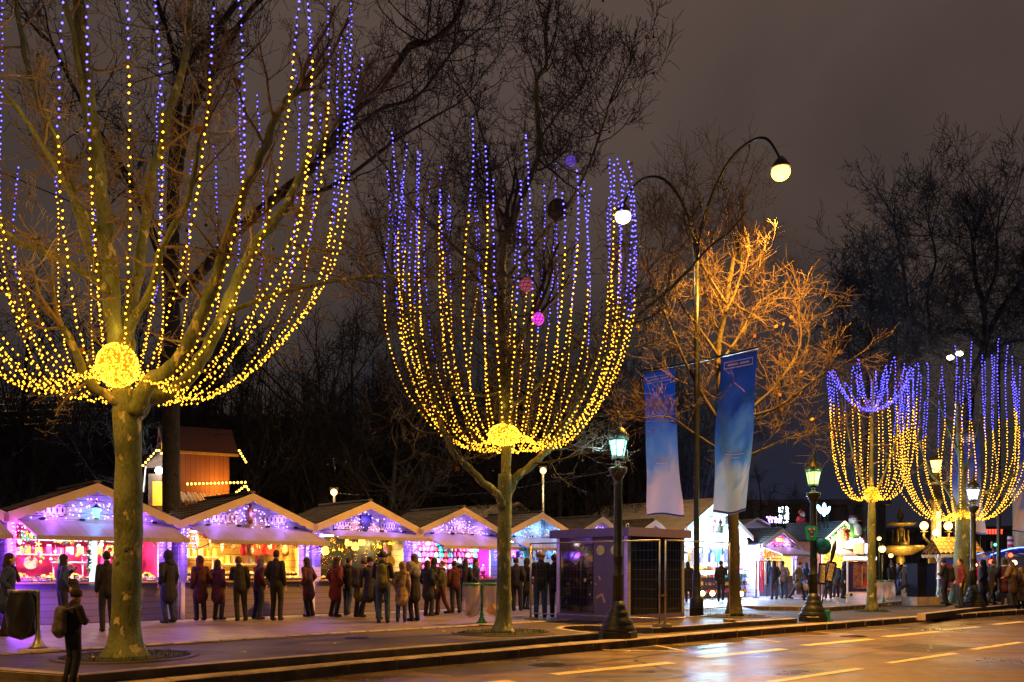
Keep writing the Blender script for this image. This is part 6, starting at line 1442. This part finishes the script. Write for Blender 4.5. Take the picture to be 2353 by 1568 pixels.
# booths with coloured edges at the right
def booth(label, c, rz, W, D, H, wall, edge, roofcol, inside, power):
    T = thing('fair_booth', label, 'booth', c, rz)
    MB().box((-W / 2 + .05, D / 2, H / 2), (.1, D - .02, H)).box((W / 2 - .05, D / 2, H / 2), (.1, D - .02, H)).box((0, D - .05, H / 2), (W - .22, .1, H - .02)).build('wall', wall, T); MB().box((0, .06, .5), (W - .24, .1, 1.0)).build('counter', wall, T)
    g = MB(); n = 16; pts = [(-W / 2 - .15 + (W + .3) * k / n, H + .35 * math.sin(PI * k / n)) for k in range(n + 1)]; pts += [(x, z - .25) for x, z in reversed(pts)]; g.plate(pts[::-1], -.3, D + .1); rf = g.build('roof', roofcol, T)
    g = MB()
    for k in range(60): x = -W / 2 - .15 + (W + .3) * k / 59; g.octa((x, -.33, H + .35 * math.sin(PI * k / 59) + .03), .03)
    g.build('edge_lights', edge, rf); b = MB().ball((0, D * .4, H - .35), .12, 10, 8).build('bulb', glow('amber_globe', (1, .6, .18), 22), T)
    lamp('booth_light', (0, D * .3, H - .6), inside, power, .15, parent=T); return T
booth('dark blue booth with an arched roof edged in blue lights at the right edge', GX(2345, 42, .3), -.15, 2.6, 1.8, 2.05, mat('booth_navy', (.02, .03, .15), .5), glow('blue_edge', (.12, .25, 1), 7), mat('booth_blue', (.02, .05, .3), .5), (1, .6, .2), 60)
T = booth('far booth edged in pale blue lights with a red glow inside', GX(2262, 52, .3), .2, 3.0, 2, 2.0, mat('booth_red', (.3, .02, .02), .5), glow('blue_edge', (.12, .25, 1), 7), mat('booth_blue', (.02, .05, .3), .5), (1, .04, .02), 160)
T = thing('red_sign', 'row of red glowing letter shapes on a board above the far booth', 'sign', P(2278, 1222, 54)); MB().box((0, .05, 0), (1.5, .06, .5)).build('board', M_dark, T)
g = MB()
for k in range(8): x = -.62 + k * .177; g.box((x, 0, 0), (.1, .03, .3)); g.box((x + .05, 0, .1), (.06, .03, .06))
g.build('letters', glow('red_letters', (1, .06, .03), 3), T); MB().bar((-.6, .1, -4.2), (-.6, .1, .2), .06).bar((.6, .1, -4.2), (.6, .1, .2), .06).build('legs', M_dark, T)
T = thing('candy_post', 'red and white striped post on the roof of the dark blue booth', 'post', P(2322, 1270, 42.4)); 
for k in range(6): MB().lathe([(.14, k * .13 + .002), (.14, k * .13 + .128)], 14).build('stripe', GC[('red', 'white')[k % 2]], T)
for px, py, c, lab in ((2277, 1291, (1, .05, .02), 'round red signal lamp by the banner pole'), (2322, 1276, (1, .05, .02), 'small red lamp left of the booth roof'), (2287, 1252, (.05, 1, .4), 'tiny green lamp on the banner pole')):
    p = P(px, py, 40); T = thing('signal_lamp', lab, 'signal lamp', (p.x, p.y, p.z)); MB().box((0, .1, 0), (.24, .16, .3)).build('housing', M_dark, T); MB().ball((0, 0, 0), .1 if c[0] == 1 else .06, 10, 8).build('lens', glow('lens_red' if c[0] == 1 else 'lens_green', c, 9), T)
    MB().bar((0, .15, -p.z + .3), (0, .15, .1), .05).build('post', M_dark, T)
    if c[0] == 1: lamp('signal_light', (0, -.5, 0), c, 24, .1, parent=T)
# overhead cables, lamp masts over the chalets
def cable(label, pts, r=.008):
    return tag(MB().tube(smooth_path(pts, 8), r, 5).build('overhead_cable', M_wire), label, 'cable')
cable('thin cable swung from the teal lantern post to a mast behind the chalets', [P(1413, 1082, 18.9), P(1260, 1108, 24), P(1120, 1132, 28), P(950, 1142, 30), P(770, 1134, 31)])
cable('dark cable crossing the sky behind the big left tree', [P(-60, 370, 20), P(130, 450, 20), P(350, 545, 21), P(600, 598, 22), P(880, 655, 24), P(1160, 690, 27)], .014)
for px, py, dd, lab in ((768, 1124, 31, 'slim white mast with a small lamp over the jewellery chalet roof'), (1248, 1075, 33, 'mast with a bright warm lamp seen behind the right arm of the middle tree')):
    p = P(px, py, dd); T = thing('lamp_mast', lab, 'lamp mast', (p.x, p.y, .3)); MB().tube([(0, 0, 0), (0, 0, p.z - .3)], .05, 8).build('pole', M_galv, T); MB().box((0, 0, p.z - .3), (.3, .14, .1)).build('lamp_housing', M_dark, T)
    MB().ball((0, -.05, p.z - .42), .12, 10, 8).build('lamp_head', glow('blazing_globe', (1, .56, .17), 4.5), T); lamp('mast_light', (0, -.5, p.z - .6), (1, .7, .35), 60, .12, parent=T)
# fallen leaves and litter scraps on pavement and road
rng = random.Random(9)
for px, py, z in ((1567, 1495, 0.012), (1443, 1499, .196), (1310, 1478, .196), (215, 1512, .32), (770, 1480, .32), (1020, 1452, .32), (560, 1500, .32), (1880, 1440, .012), (2090, 1400, .2), (1214, 1430, .32), (2265, 1404, .012), (1330, 1540, .012)):
    p = G(px, py, z); a = rng.random() * 6; g = MB(); r = .07
    g.add([(r * math.cos(a + t) * s, r * math.sin(a + t) * s, .004 + .02 * (i % 2)) for i, (t, s) in enumerate(((0, 1.2), (.8, .5), (1.4, 1), (2.4, .5), (3.1, .7), (4, .5), (4.9, 1), (5.6, .5)))], [tuple(range(8))])
    tag(g.build('fallen_leaf', mat('fallen_leaf', (.5, .34, .1), .7, var=.3), None, p), 'dry fallen leaf lying on the wet ground', 'leaf', 'fallen leaves')
# ------------------------------------------------------------------ people
M_skin = mat('skin', (.48, .28, .19), .55, var=.06, scale=12)
def solid(name, prims, voxel, m, parent=None, smooth=2):
    """overlapping tapered capsules and ellipsoids melted into one continuous surface"""
    g = MB()
    for p in prims:
        if p[0] == 'c':
            a, b, r0, r1 = Vector(p[1]), Vector(p[2]), p[3], p[4]
            d = (b - a); L = d.length; n = 10; d.normalize(); x = d.orthogonal().normalized(); y = d.cross(x); fl = p[5] if len(p) > 5 else 1
            rings = []
            for k in range(5): t = -PI / 2 + PI / 2 * k / 4; rings.append((a + d * r0 * math.sin(t), max(1e-3, r0 * math.cos(t))))
            for k in range(5): t = PI / 2 * k / 4; rings.append((b + d * r1 * math.sin(t), max(1e-3, r1 * math.cos(t))))
            vs = []
            for c, r in rings:
                for j in range(n):
                    w = (x * math.cos(2 * PI * j / n) + y * math.sin(2 * PI * j / n)) * r
                    vs.append(c + Vector((w.x, w.y * fl, w.z)))
            fs = [(i * n + j, i * n + (j + 1) % n, (i + 1) * n + (j + 1) % n, (i + 1) * n + j) for i in range(len(rings) - 1) for j in range(n)]
            fs += [tuple(range(n))[::-1], tuple((len(rings) - 1) * n + j for j in range(n))]
            g.add(vs, fs, True)
        else:
            g.ball(p[1], 1.0, 14, 10, p[2], p[3] if len(p) > 3 else None)
    o = g.build(name, m, parent)
    md = o.modifiers.new('melt', 'REMESH'); md.mode = 'VOXEL'; md.voxel_size = voxel; md.use_smooth_shade = True
    if smooth: s = o.modifiers.new('soft', 'SMOOTH'); s.iterations = smooth; s.factor = .5
    dg = bpy.context.evaluated_depsgraph_get(); me = bpy.data.meshes.new_from_object(o.evaluated_get(dg)); me.name = name
    old = o.data; o.modifiers.clear(); o.data = me; bpy.data.meshes.remove(old)
    me.polygons.foreach_set('use_smooth', [True] * len(me.polygons))
    return o
def hand(w, d, side, curl=.5):
    """palm, four unequal bent fingers and a thumb from the side of the palm; w wrist, d pointing along the hand"""
    d = Vector(d).normalized(); f = Vector((0, -1, 0)); f = (f - d * f.dot(d)).normalized(); s = d.cross(f)     # f towards the front, s sideways
    out = [('c', w, w + d * .085, .024, .03)]
    for k, (o, L) in enumerate(((-.026, .062), (-.009, .075), (.009, .07), (.025, .055))):
        b = w + d * .095 + f * o; m = b + d * L * .5 + s * (-side) * .006; e = m + (d * math.cos(curl) - s * side * math.sin(curl) * 1.0) * L * .5
        out += [('c', b - d * .02, m, .0105, .0095), ('c', m, e, .0095, .0075)]
    t0 = w + d * .035 + f * .022; t1 = t0 + (d * .6 + f * .8).normalized() * .04; out += [('c', t0, t1, .013, .011), ('c', t1, t1 + (d * .95 + f * .25).normalized() * .032, .0105, .009)]
    return out
POSES = {}
def make_person(key, lsh=((.19, 0, 1.42), (.25, .02, 1.13), (.24, -.12, .90)), rsh=None, legs=(((.09, 0, .92), (.1, -.02, .5), (.1, .02, .09)),) * 1, lean=0.0, turn=0.0, hair='short', coat='jacket', extra=(), stride=0.0, H=1.74):
    """facing -y; returns dict of part meshes"""
    A = {1: [Vector(p) for p in lsh], -1: [Vector((-p[0], p[1], p[2])) for p in (rsh or lsh)]}
    Lg = {}
    for sd in (1, -1):
        st = stride * sd
        Lg[sd] = [Vector((sd * .09, .0, .92)), Vector((sd * .10, -.04 - st * .16, .5)), Vector((sd * .105, .03 - st * .30, .09 + (.05 if st < 0 else 0)))]
    hd = Vector((0, -.02 - lean * .25, 1.60 - abs(lean) * .05)); ch = Vector((0, -lean * .14, 1.30)); nk = Vector((0, -lean * .2 + .01, 1.47))
    R_ = Matrix.Rotation(turn, 3, 'Z')
    def hp(x, y, z): return hd + R_ @ Vector((x, y, z))
    body = [('e', hd + Vector((0, 0, .03)), (.078, .095, .115)), ('e', hp(0, -.028, -.055), (.058, .066, .062)), ('c', nk - Vector((0, 0, .06)), hd, .058, .052),
            ('c', hp(0, -.088, .02), hp(0, -.108, -.012), .010, .015), ('c', hp(-.018, -.086, -.058), hp(.018, -.086, -.058), .012, .012), ('e', hp(.08, .005, .005), (.012, .02, .03)), ('e', hp(-.08, .005, .005), (.012, .02, .03)),
            ('c', hp(-.04, -.082, .045), hp(.04, -.082, .045), .012, .012),
            ('c', (0, 0, .95), ch, .135, .15, .78), ('c', ch, nk - Vector((0, 0, .04)), .15, .075, .78), ('c', A[1][0] - Vector((0, 0, .02)), A[-1][0] - Vector((0, 0, .02)), .056, .056)]
    for sd in (1, -1):
        a, b, c = A[sd]; body += [('c', a, b, .055, .045), ('c', b, c, .042, .03)]; body += hand(c, c - b, sd)
        h, k, f = Lg[sd]; body += [('c', h, k, .085, .06), ('c', k, f, .055, .04), ('c', f - Vector((0, -.02, .03)), f + Vector((0, -.14, -.055)), .042, .035)]
    bo = solid('person', body, .0105, M_skin)
    P_ = {'person': bo}
    lo = {'jacket': .86, 'coat': .58, 'short': .93}[coat]
    jk = [('c', (0, 0, .96), ch, .160, .172, .82), ('c', ch, nk - Vector((0, 0, .03)), .172, .085, .8), ('c', A[1][0] - Vector((0, 0, .02)), A[-1][0] - Vector((0, 0, .02)), .074, .074), ('c', nk - Vector((0, 0, .05)), nk + Vector((0, .012, .0)), .09, .085)]
    if coat == 'coat': jk += [('c', (0, 0, .98), (0, .01, .66), .17, .21, .82)]
    else: jk += [('c', (0, 0, .98), (0, 0, lo + .04), .168, .165, .82)]
    for sd in (1, -1): a, b, c = A[sd]; jk += [('c', a - Vector((0, 0, .015)), b, .074, .064), ('c', b, b.lerp(c, .97), .062, .05)]
    P_['jacket'] = solid('jacket', jk, .016, GC['navy'])
    tr = [('c', (.05, 0, .93), (-.05, 0, .93), .125, .125, .85)]
    for sd in (1, -1): h, k, f = Lg[sd]; tr += [('c', h, k, .098, .076), ('c', k, f + Vector((0, 0, .01)), .074, .062)]
    P_['trousers'] = solid('trousers', tr, .014, GC['navy'])
    for sd, nm in ((1, 'shoe'), (-1, 'shoe2')):
        f = Lg[sd][2]; P_[nm] = solid('shoe', [('c', f + Vector((0, .03, -.035)), f + Vector((0, -.15, -.047)), .052, .043), ('c', f + Vector((0, .02, .03)), f + Vector((0, .02, -.03)), .05, .05)], .012, GC['black'])
    hr = [('e', hd + R_ @ Vector((0, .018, .05)), (.09, .098, .108))]
    if hair == 'long': hr += [('c', hp(0, .06, .0), hp(0, .08, -.18), .085, .075, .7), ('c', hp(.06, .02, .02), hp(.065, .03, -.14), .035, .03), ('c', hp(-.06, .02, .02), hp(-.065, .03, -.14), .035, .03)]
    if hair == 'hat': hr = [('e', hd + R_ @ Vector((0, .008, .07)), (.098, .11, .105)), ('c', hp(-.07, 0, .045), hp(.07, 0, .045), .05, .05), ('c', hp(0, .06, .045), hp(0, -.06, .045), .052, .05)]
    if hair == 'hood': hr = [('e', hd + R_ @ Vector((0, .03, .03)), (.115, .115, .15)), ('c', hp(0, .06, -.06), hp(0, .09, -.14), .10, .11, .7)]
    P_['hair'] = solid('hair' if hair not in ('hat', 'hood') else hair, hr, .012, GC['brown'])
    if 'backpack' in extra: P_['backpack'] = solid('backpack', [('c', (0, .24, 1.32), (0, .25, 1.0), .13, .15, .75), ('c', (.12, .18, 1.38), (.13, .02, 1.42), .025, .025), ('c', (-.12, .18, 1.38), (-.13, .02, 1.42), .025, .025), ('c', (0, .33, 1.1), (0, .34, 1.0), .07, .08, .6)], .016, GC['black'])
    if 'scarf' in extra: P_['scarf'] = solid('scarf', [('c', nk + Vector((.07 * math.cos(a), .07 * math.sin(a), .0)), nk + Vector((.07 * math.cos(a + .9), .07 * math.sin(a + .9), .01)), .042, .042) for a in [k * .9 for k in range(7)]] + [('c', nk + Vector((.06, -.1, -.02)), nk + Vector((.08, -.19, -.3)), .035, .04)], .014, GC['red'])
    if 'bag' in extra:
        c = A[1][2]; P_['handbag'] = solid('handbag', [('c', c + Vector((0, -.05, -.28)), c + Vector((0, .08, -.28)), .1, .1), ('c', c + Vector((0, -.05, -.4)), c + Vector((0, .08, -.4)), .12, .12), ('c', c + Vector((0, -.06, -.22)), c + Vector((0, -.03, -.06)), .012, .012), ('c', c + Vector((0, .08, -.22)), c + Vector((0, .03, -.06)), .012, .012)], .014, GC['white'])
    if 'shawl' in extra: P_['shawl'] = solid('shawl', [('c', A[1][0] + Vector((.0, 0, .03)), A[-1][0] + Vector((0, 0, .03)), .115, .115), ('c', A[1][0], A[1][0].lerp(A[1][1], .75), .11, .1), ('c', A[-1][0], A[-1][0].lerp(A[-1][1], .75), .11, .1), ('c', nk + Vector((0, .02, .01)), nk - Vector((0, -.05, .2)), .1, .16, .75)], .016, GC['grey'])
    POSES[key] = P_
    for o in P_.values(): COL.objects.unlink(o)
    return P_
down = ((.165, 0, 1.42), (.215, .04, 1.14), (.215, -.05, .89))
pocket = ((.165, 0, 1.42), (.245, .09, 1.16), (.18, -.07, .97))
reach = ((.16, -.02, 1.42), (.19, -.16, 1.18), (.12, -.38, 1.15))
phone = ((.16, -.02, 1.42), (.21, -.10, 1.18), (.08, -.26, 1.36))
fold = ((.165, 0, 1.42), (.225, -.08, 1.15), (.05, -.22, 1.17))
make_person('stand', down, pocket, coat='jacket', hair='short')
make_person('reach', reach, down, coat='jacket', lean=.25, hair='short')
make_person('coat', pocket, pocket, coat='coat', hair='long', extra=('scarf',))
make_person('walk', ((.165, 0, 1.42), (.205, -.1, 1.16), (.19, -.26, .96)), ((.165, 0, 1.42), (.215, .15, 1.17), (.21, .13, .91)), stride=1, coat='coat', hair='hat', extra=('bag',))
make_person('pack', fold, fold, coat='jacket', hair='hat', extra=('backpack',), lean=.1)
make_person('shawl', fold, reach, coat='coat', hair='long', extra=('shawl',))
make_person('hood', pocket, down, coat='coat', hair='hood', turn=.4)
make_person('phone', phone, pocket, coat='short', hair='long', turn=.5, extra=('bag',), lean=.1)
make_person('stroll', ((.165, 0, 1.42), (.21, .12, 1.17), (.2, .1, .92)), phone, stride=.7, coat='jacket', hair='short', turn=-.6, extra=('scarf',))
make_person('bend', reach, reach, coat='coat', hair='hat', lean=.7, turn=.2, extra=('backpack',))
CL = {}
def cloth(c, nm):
    if nm not in CL: CL[nm] = mat('cloth_' + nm, c, .85, var=.5, scale=8, bump=.6, bscale=20)
    return CL[nm]
CC = dict(black=(.014, .014, .018), navy=(.012, .018, .06), blue=(.02, .06, .22), jeans=(.03, .08, .2), red=(.22, .015, .02), burgundy=(.09, .01, .02), olive=(.10, .11, .03), beige=(.42, .30, .22), grey=(.14, .14, .15), white=(.6, .58, .55), brown=(.07, .035, .02), tan=(.3, .2, .1), green=(.03, .12, .03), lightgrey=(.3, .3, .33), hairb=(.03, .018, .01), hairl=(.16, .09, .03), fur=(.35, .22, .10))
SLOT = {'person': None, 'jacket': 0, 'trousers': 1, 'shoe': 2, 'shoe2': 2, 'hair': 3, 'backpack': 4, 'scarf': 4, 'handbag': 4, 'shawl': 4}
def person(pose, px, feet, z, look, cols, label, h=1.74, depth=None, group=None):
    """px/feet: reference pixels of the feet; look: heading in degrees, 0 = towards the camera, 180 = away"""
    p = G(px, feet, z) if depth is None else GX(px, depth, z)
    src = POSES[pose]; root = src['person'].copy(); COL.objects.link(root)
    rr = random.Random(int(px * 7 + look)); s = h / 1.74; wd = rr.uniform(.92, 1.1); mir = rr.choice((1, 1, -1))
    root.name = 'person'; root.location = p; root.rotation_euler = (math.radians(rr.uniform(-1, 3)), math.radians(rr.uniform(-2.2, 2.2)), math.radians(look + rr.uniform(-22, 22))); root.scale = (s * wd * mir, s * rr.uniform(.95, 1.08), s)
    tag(root, label, 'person', group)
    for k, o in src.items():
        if k == 'person': continue
        c = o.copy(); COL.objects.link(c); c.parent = root
        m = cloth(tuple(v * .5 for v in CC[cols[SLOT[k]]]), cols[SLOT[k]]); c.material_slots[0].link = 'OBJECT'; c.material_slots[0].material = m
    return root
PV = .325
person('pack', 163, 1572, .18, 150, ('navy', 'navy', 'black', 'black', 'grey'), 'child in a dark blue coat with a grey backpack beside the first tree', 1.22)
person('coat', 12, 1462, PV, 120, ('blue', 'navy', 'black', 'hairb', 'navy'), 'woman in a blue coat at the end post of the sweets chalet', 1.66)
person('stand', 246, 1452, PV, 200, ('navy', 'navy', 'black', 'hairb', 'navy'), 'man in navy beside the big tree trunk, facing the sweets', 1.72)
person('hood', 388, 1432, PV, 240, ('navy', 'blue', 'black', 'navy', 'navy'), 'hooded person in navy between the sweets and delicatessen chalets', 1.8)
person('coat', 503, 1425, PV, 175, ('burgundy', 'black', 'black', 'hairb', 'black'), 'short woman in a wine red coat at the delicatessen counter', 1.6)
person('reach', 555, 1427, PV, 205, ('black', 'black', 'black', 'hairl', 'black'), 'fair haired woman in black leaning to the delicatessen counter', 1.68)
person('phone', 592, 1424, PV, 170, ('burgundy', 'navy', 'black', 'grey', 'black'), 'woman in dark red with long grey hair at the delicatessen counter', 1.66)
person('stand', 636, 1426, PV, 190, ('black', 'black', 'black', 'hairb', 'black'), 'tall man in black, rightmost at the delicatessen counter', 1.84)
person('coat', 768, 1418, PV, 160, ('red', 'black', 'black', 'hairb', 'burgundy'), 'woman in a red coat left of the jewellery counter', 1.68)
person('stroll', 797, 1416, PV, 185, ('black', 'jeans', 'black', 'hairb', 'black'), 'man in black with blue jeans at the jewellery counter', 1.68)
person('bend', 826, 1419, PV, 150, ('olive', 'black', 'black', 'hairl', 'black'), 'person in dark olive with a black hat bending over the jewellery counter', 1.66)
person('walk', 848, 1423, PV, 70, ('navy', 'black', 'black', 'black', 'grey'), 'walker in navy with a grey bag before the jewellery chalet', 1.66)
person('pack', 881, 1432, PV, 185, ('black', 'jeans', 'black', 'black', 'olive'), 'man in blue jeans with an olive green backpack', 1.78)
person('hood', 922, 1430, PV, 170, ('beige', 'jeans', 'black', 'fur', 'beige'), 'short woman in a pinkish beige coat with fur hood', 1.52)
person('shawl', 951, 1428, PV, 215, ('black', 'black', 'black', 'hairl', 'lightgrey'), 'woman in black with a light grey shawl over her shoulders', 1.74)
person('coat', 986, 1416, PV, 160, ('navy', 'navy', 'black', 'hairb', 'navy'), 'woman in navy left of the hat counter', 1.6)
person('stroll', 1016, 1414, PV, 280, ('olive', 'burgundy', 'black', 'brown', 'black'), 'walker in olive with a black scarf passing the hat chalet', 1.58)
person('reach', 1048, 1409, PV, 190, ('burgundy', 'navy', 'black', 'hairb', 'black'), 'person in wine red reaching to the folded scarves', 1.62)

for i, (x, f, ps, c, lab) in enumerate(((142, 1446, 'phone', ('blue', 'navy', 'black', 'hairb', 'navy'), 'woman in blue at the counter of the sweets chalet'),         (460, 1426, 'hood', ('burgundy', 'black', 'black', 'burgundy', 'black'), 'hooded person in wine red near the left post of the delicatessen chalet'), (712, 1417, 'coat', ('burgundy', 'black', 'black', 'hairb', 'black'), 'woman in wine red passing the wall before the jewellery chalet'),         (1000, 1411, 'hood', ('black', 'navy', 'black', 'black', 'black'), 'hooded person in black beside the counter mirror'), (1068, 1406, 'coat', ('navy', 'black', 'black', 'hairb', 'navy'), 'woman in navy behind the clear litter bags'), (1092, 1404, 'stand', ('black', 'black', 'black', 'hairb', 'black'), 'man in black behind the green litter stand'))):
    person(ps, x, f, PV, (150, 200, 260, 190, 170, 80, 90, 185, 190, 160, 200, 175)[i], c, lab, 1.68)
person('stand', 1189, 1404, PV, 180, ('navy', 'navy', 'black', 'hairb', 'black'), 'man in navy just right of the middle tree trunk', 1.72)
person('hood', 1208, 1401, PV, 150, ('black', 'blue', 'black', 'black', 'black'), 'hooded person in black at the blue lit chalet', 1.7)
person('pack', 1242, 1421, .31, 195, ('black', 'jeans', 'black', 'tan', 'black'), 'man in jeans with a black backpack behind the fence post', 1.84)
person('stand', 1279, 1419, .31, 160, ('black', 'black', 'black', 'hairb', 'black'), 'man in black half hidden by the corner of the grey cabin', 1.78)
person('coat', 1583, 1384, PV, 200, ('black', 'black', 'black', 'hairb', 'black'), 'woman in black left of the tall lamp pole, before the shirts', 1.66)
person('stroll', 1656, 1383, PV, 170, ('black', 'navy', 'black', 'hairb', 'black'), 'man in black right of the tall lamp pole, before the caps', 1.7)
person('phone', 1779, 1378, PV, 190, ('navy', 'jeans', 'black', 'hairb', 'navy'), 'woman in navy with a navy bag right of the scarf rack', 1.74)
person('stand', 1802, 1377, PV, 150, ('lightgrey', 'jeans', 'black', 'hairl', 'navy'), 'man in a light grey jacket right of the scarf rack', 1.72)
person('walk', 1832, 1380, PV, 60, ('grey', 'black', 'black', 'brown', 'white'), 'walker in grey with a white bag left of the green lantern', 1.66)
person('hood', 1851, 1374, PV, 200, ('blue', 'navy', 'black', 'navy', 'navy'), 'hooded person in blue close to the green lantern post', 1.66)
for i, (x, f, ps, c, lab) in enumerate(((1903, 1376, 'coat', ('navy', 'black', 'black', 'hairb', 'red'), 'woman in navy with a red scarf right of the timetable frames'), (1921, 1373, 'bend', ('brown', 'navy', 'black', 'hairb', 'black'), 'person in brown with a black pack bending before the cream chalet'), (1938, 1376, 'hood', ('black', 'navy', 'black', 'black', 'black'), 'hooded person in black before the cream chalet'), (1951, 1370, 'shawl', ('burgundy', 'black', 'black', 'hairl', 'grey'), 'woman in wine red with a grey shawl left of the information board'),
        (2052, 1371, 'stroll', ('black', 'navy', 'black', 'hairl', 'black'), 'stroller in black with a black scarf nearest the pale litter bags'), (2066, 1367, 'phone', ('navy', 'blue', 'black', 'hairb', 'burgundy'), 'woman in navy with a wine red bag left of the dark box'), (2078, 1372, 'walk', ('brown', 'black', 'black', 'black', 'grey'), 'walker in brown with a grey bag left of the dark box'), (2086, 1362, 'hood', ('grey', 'jeans', 'black', 'grey', 'black'), 'person in a grey hood close to the dark box'),
        (2040, 1359, 'reach', ('blue', 'black', 'black', 'hairb', 'black'), 'person in blue far behind the pale litter bags'), (2072, 1355, 'stand', ('tan', 'navy', 'black', 'hairb', 'black'), 'man in tan deep in the crowd before the fountain'))):
    person(ps, x, f, .325, (150, 200, 60, 190, 170, 230, 90, 185, 120, 210)[i], c, lab, 1.7)
for i, (x, d, ps, c) in enumerate(((1996, 58, 'coat', ('burgundy', 'navy', 'black', 'hairb', 'red')), (2008, 61, 'stand', ('navy', 'black', 'black', 'hairl', 'black')), (2034, 57, 'hood', ('brown', 'black', 'black', 'brown', 'black')), (2058, 60, 'walk', ('black', 'jeans', 'black', 'red', 'white')), (2090, 56, 'stand', ('red', 'navy', 'black', 'hairb', 'black')), (2104, 62, 'coat', ('grey', 'navy', 'black', 'hairl', 'navy')), (2120, 58, 'hood', ('navy', 'navy', 'black', 'navy', 'black')), (1880, 52, 'stand', ('tan', 'black', 'black', 'hairb', 'black')), (1862, 50, 'coat', ('black', 'black', 'black', 'hairb', 'navy')), (2250, 58, 'stand', ('blue', 'navy', 'black', 'hairb', 'black')), (2266, 50, 'coat', ('red', 'black', 'black', 'hairb', 'black')))):
    person(ps, x, 0, .3, 37 * i % 360, c, 'dim figure in winter clothes in the crowd far back on the square', 1.7, d, 'distant people of the crowd')
person('pack', 2172, 1388, .31, 205, ('black', 'navy', 'black', 'black', 'black'), 'man in a dark cap with a black backpack leaning on the hut table', 1.76)
person('stand', 2207, 1397, .30, 250, ('red', 'navy', 'black', 'hairb', 'black'), 'man in a dark red jacket leaning beside the white lantern post', 1.74)
person('hood', 2262, 1393, .30, 200, ('black', 'navy', 'black', 'black', 'black'), 'hooded person in black right of the white lantern post', 1.72)
person('walk', 2279, 1390, .30, 130, ('black', 'black', 'black', 'brown', 'white'), 'walker in black with a white bag left of the banner pole', 1.72)
person('coat', 2311, 1391, .30, 160, ('burgundy', 'black', 'black', 'hairb', 'white'), 'woman in a long wine coloured coat right of the banner pole', 1.78)
person('shawl', 2330, 1393, .30, 210, ('brown', 'navy', 'black', 'hairl', 'tan'), 'woman in brown with a tan shawl near the arched blue booth', 1.66)
person('hood', 2347, 1410, .0, 190, ('beige', 'black', 'black', 'fur', 'beige'), 'person in a beige coat with fur hood standing on the road edge', 1.72)
# ------------------------------------------------------------------ sky, camera, render settings
w = bpy.data.worlds.new('World'); scene.world = w; w.use_nodes = True
nt = w.node_tree; N, L = nt.nodes, nt.links; bg = N['Background']; out = N['World Output']
tc = N.new('ShaderNodeTexCoord'); sp = N.new('ShaderNodeSeparateXYZ'); L.new(tc.outputs['Generated'], sp.inputs[0])
nz = N.new('ShaderNodeTexNoise'); nz.inputs['Scale'].default_value = 3.0; nz.inputs['Detail'].default_value = 7; nz.inputs['Distortion'].default_value = .4; L.new(tc.outputs['Generated'], nz.inputs['Vector'])
ad = N.new('ShaderNodeMath'); ad.operation = 'MULTIPLY_ADD'; ad.inputs[1].default_value = .62; L.new(nz.outputs['Fac'], ad.inputs[0]); L.new(sp.outputs[2], ad.inputs[2])
cr = N.new('ShaderNodeValToRGB'); e = cr.color_ramp.elements
e[0].position = .31; e[0].color = (.016, .018, .036, 1); e[1].position = .87; e[1].color = (.094, .064, .053, 1)
for p, c in ((.40, (.020, .019, .030)), (.50, (.030, .025, .026)), (.67, (.067, .046, .039))): n = e.new(p); n.color = (*c, 1)
L.new(ad.outputs[0], cr.inputs['Fac'])
sky = N.new('ShaderNodeTexSky'); sky.sky_type = 'NISHITA'; sky.sun_disc = False; sky.sun_elevation = math.radians(-9); sky.sun_rotation = math.radians(250)
mx = N.new('ShaderNodeMixRGB'); mx.blend_type = 'ADD'; mx.inputs['Fac'].default_value = .05; L.new(cr.outputs['Color'], mx.inputs['Color1']); L.new(sky.outputs['Color'], mx.inputs['Color2'])
L.new(mx.outputs['Color'], bg.inputs['Color']); bg.inputs['Strength'].default_value = 1.0
cam = bpy.data.cameras.new('Camera'); co = bpy.data.objects.new('Camera', cam); COL.objects.link(co); scene.camera = co
co.location = (0, 0, CAMZ); co.rotation_euler = (PI / 2, 0, 0)
cam.sensor_fit = 'HORIZONTAL'; cam.sensor_width = 36; cam.lens = 36 * F / 2353; cam.shift_y = (HY - 784) / 2353; cam.clip_end = 2000; cam.clip_start = .1
vs = scene.view_settings; vs.view_transform = 'Standard'; vs.look = 'None'; vs.exposure = 0; vs.gamma = 1
cy = scene.cycles; cy.use_denoising = True; cy.denoiser = 'OPENIMAGEDENOISE'; cy.use_light_tree = True
scene.render.filter_size = 1.15
cy.max_bounces = 5; cy.diffuse_bounces = 2; cy.glossy_bounces = 3; cy.transparent_max_bounces = 8; cy.transmission_bounces = 3
cy.sample_clamp_indirect = 2.0; cy.sample_clamp_direct = 40; cy.caustics_reflective = False; cy.caustics_refractive = False
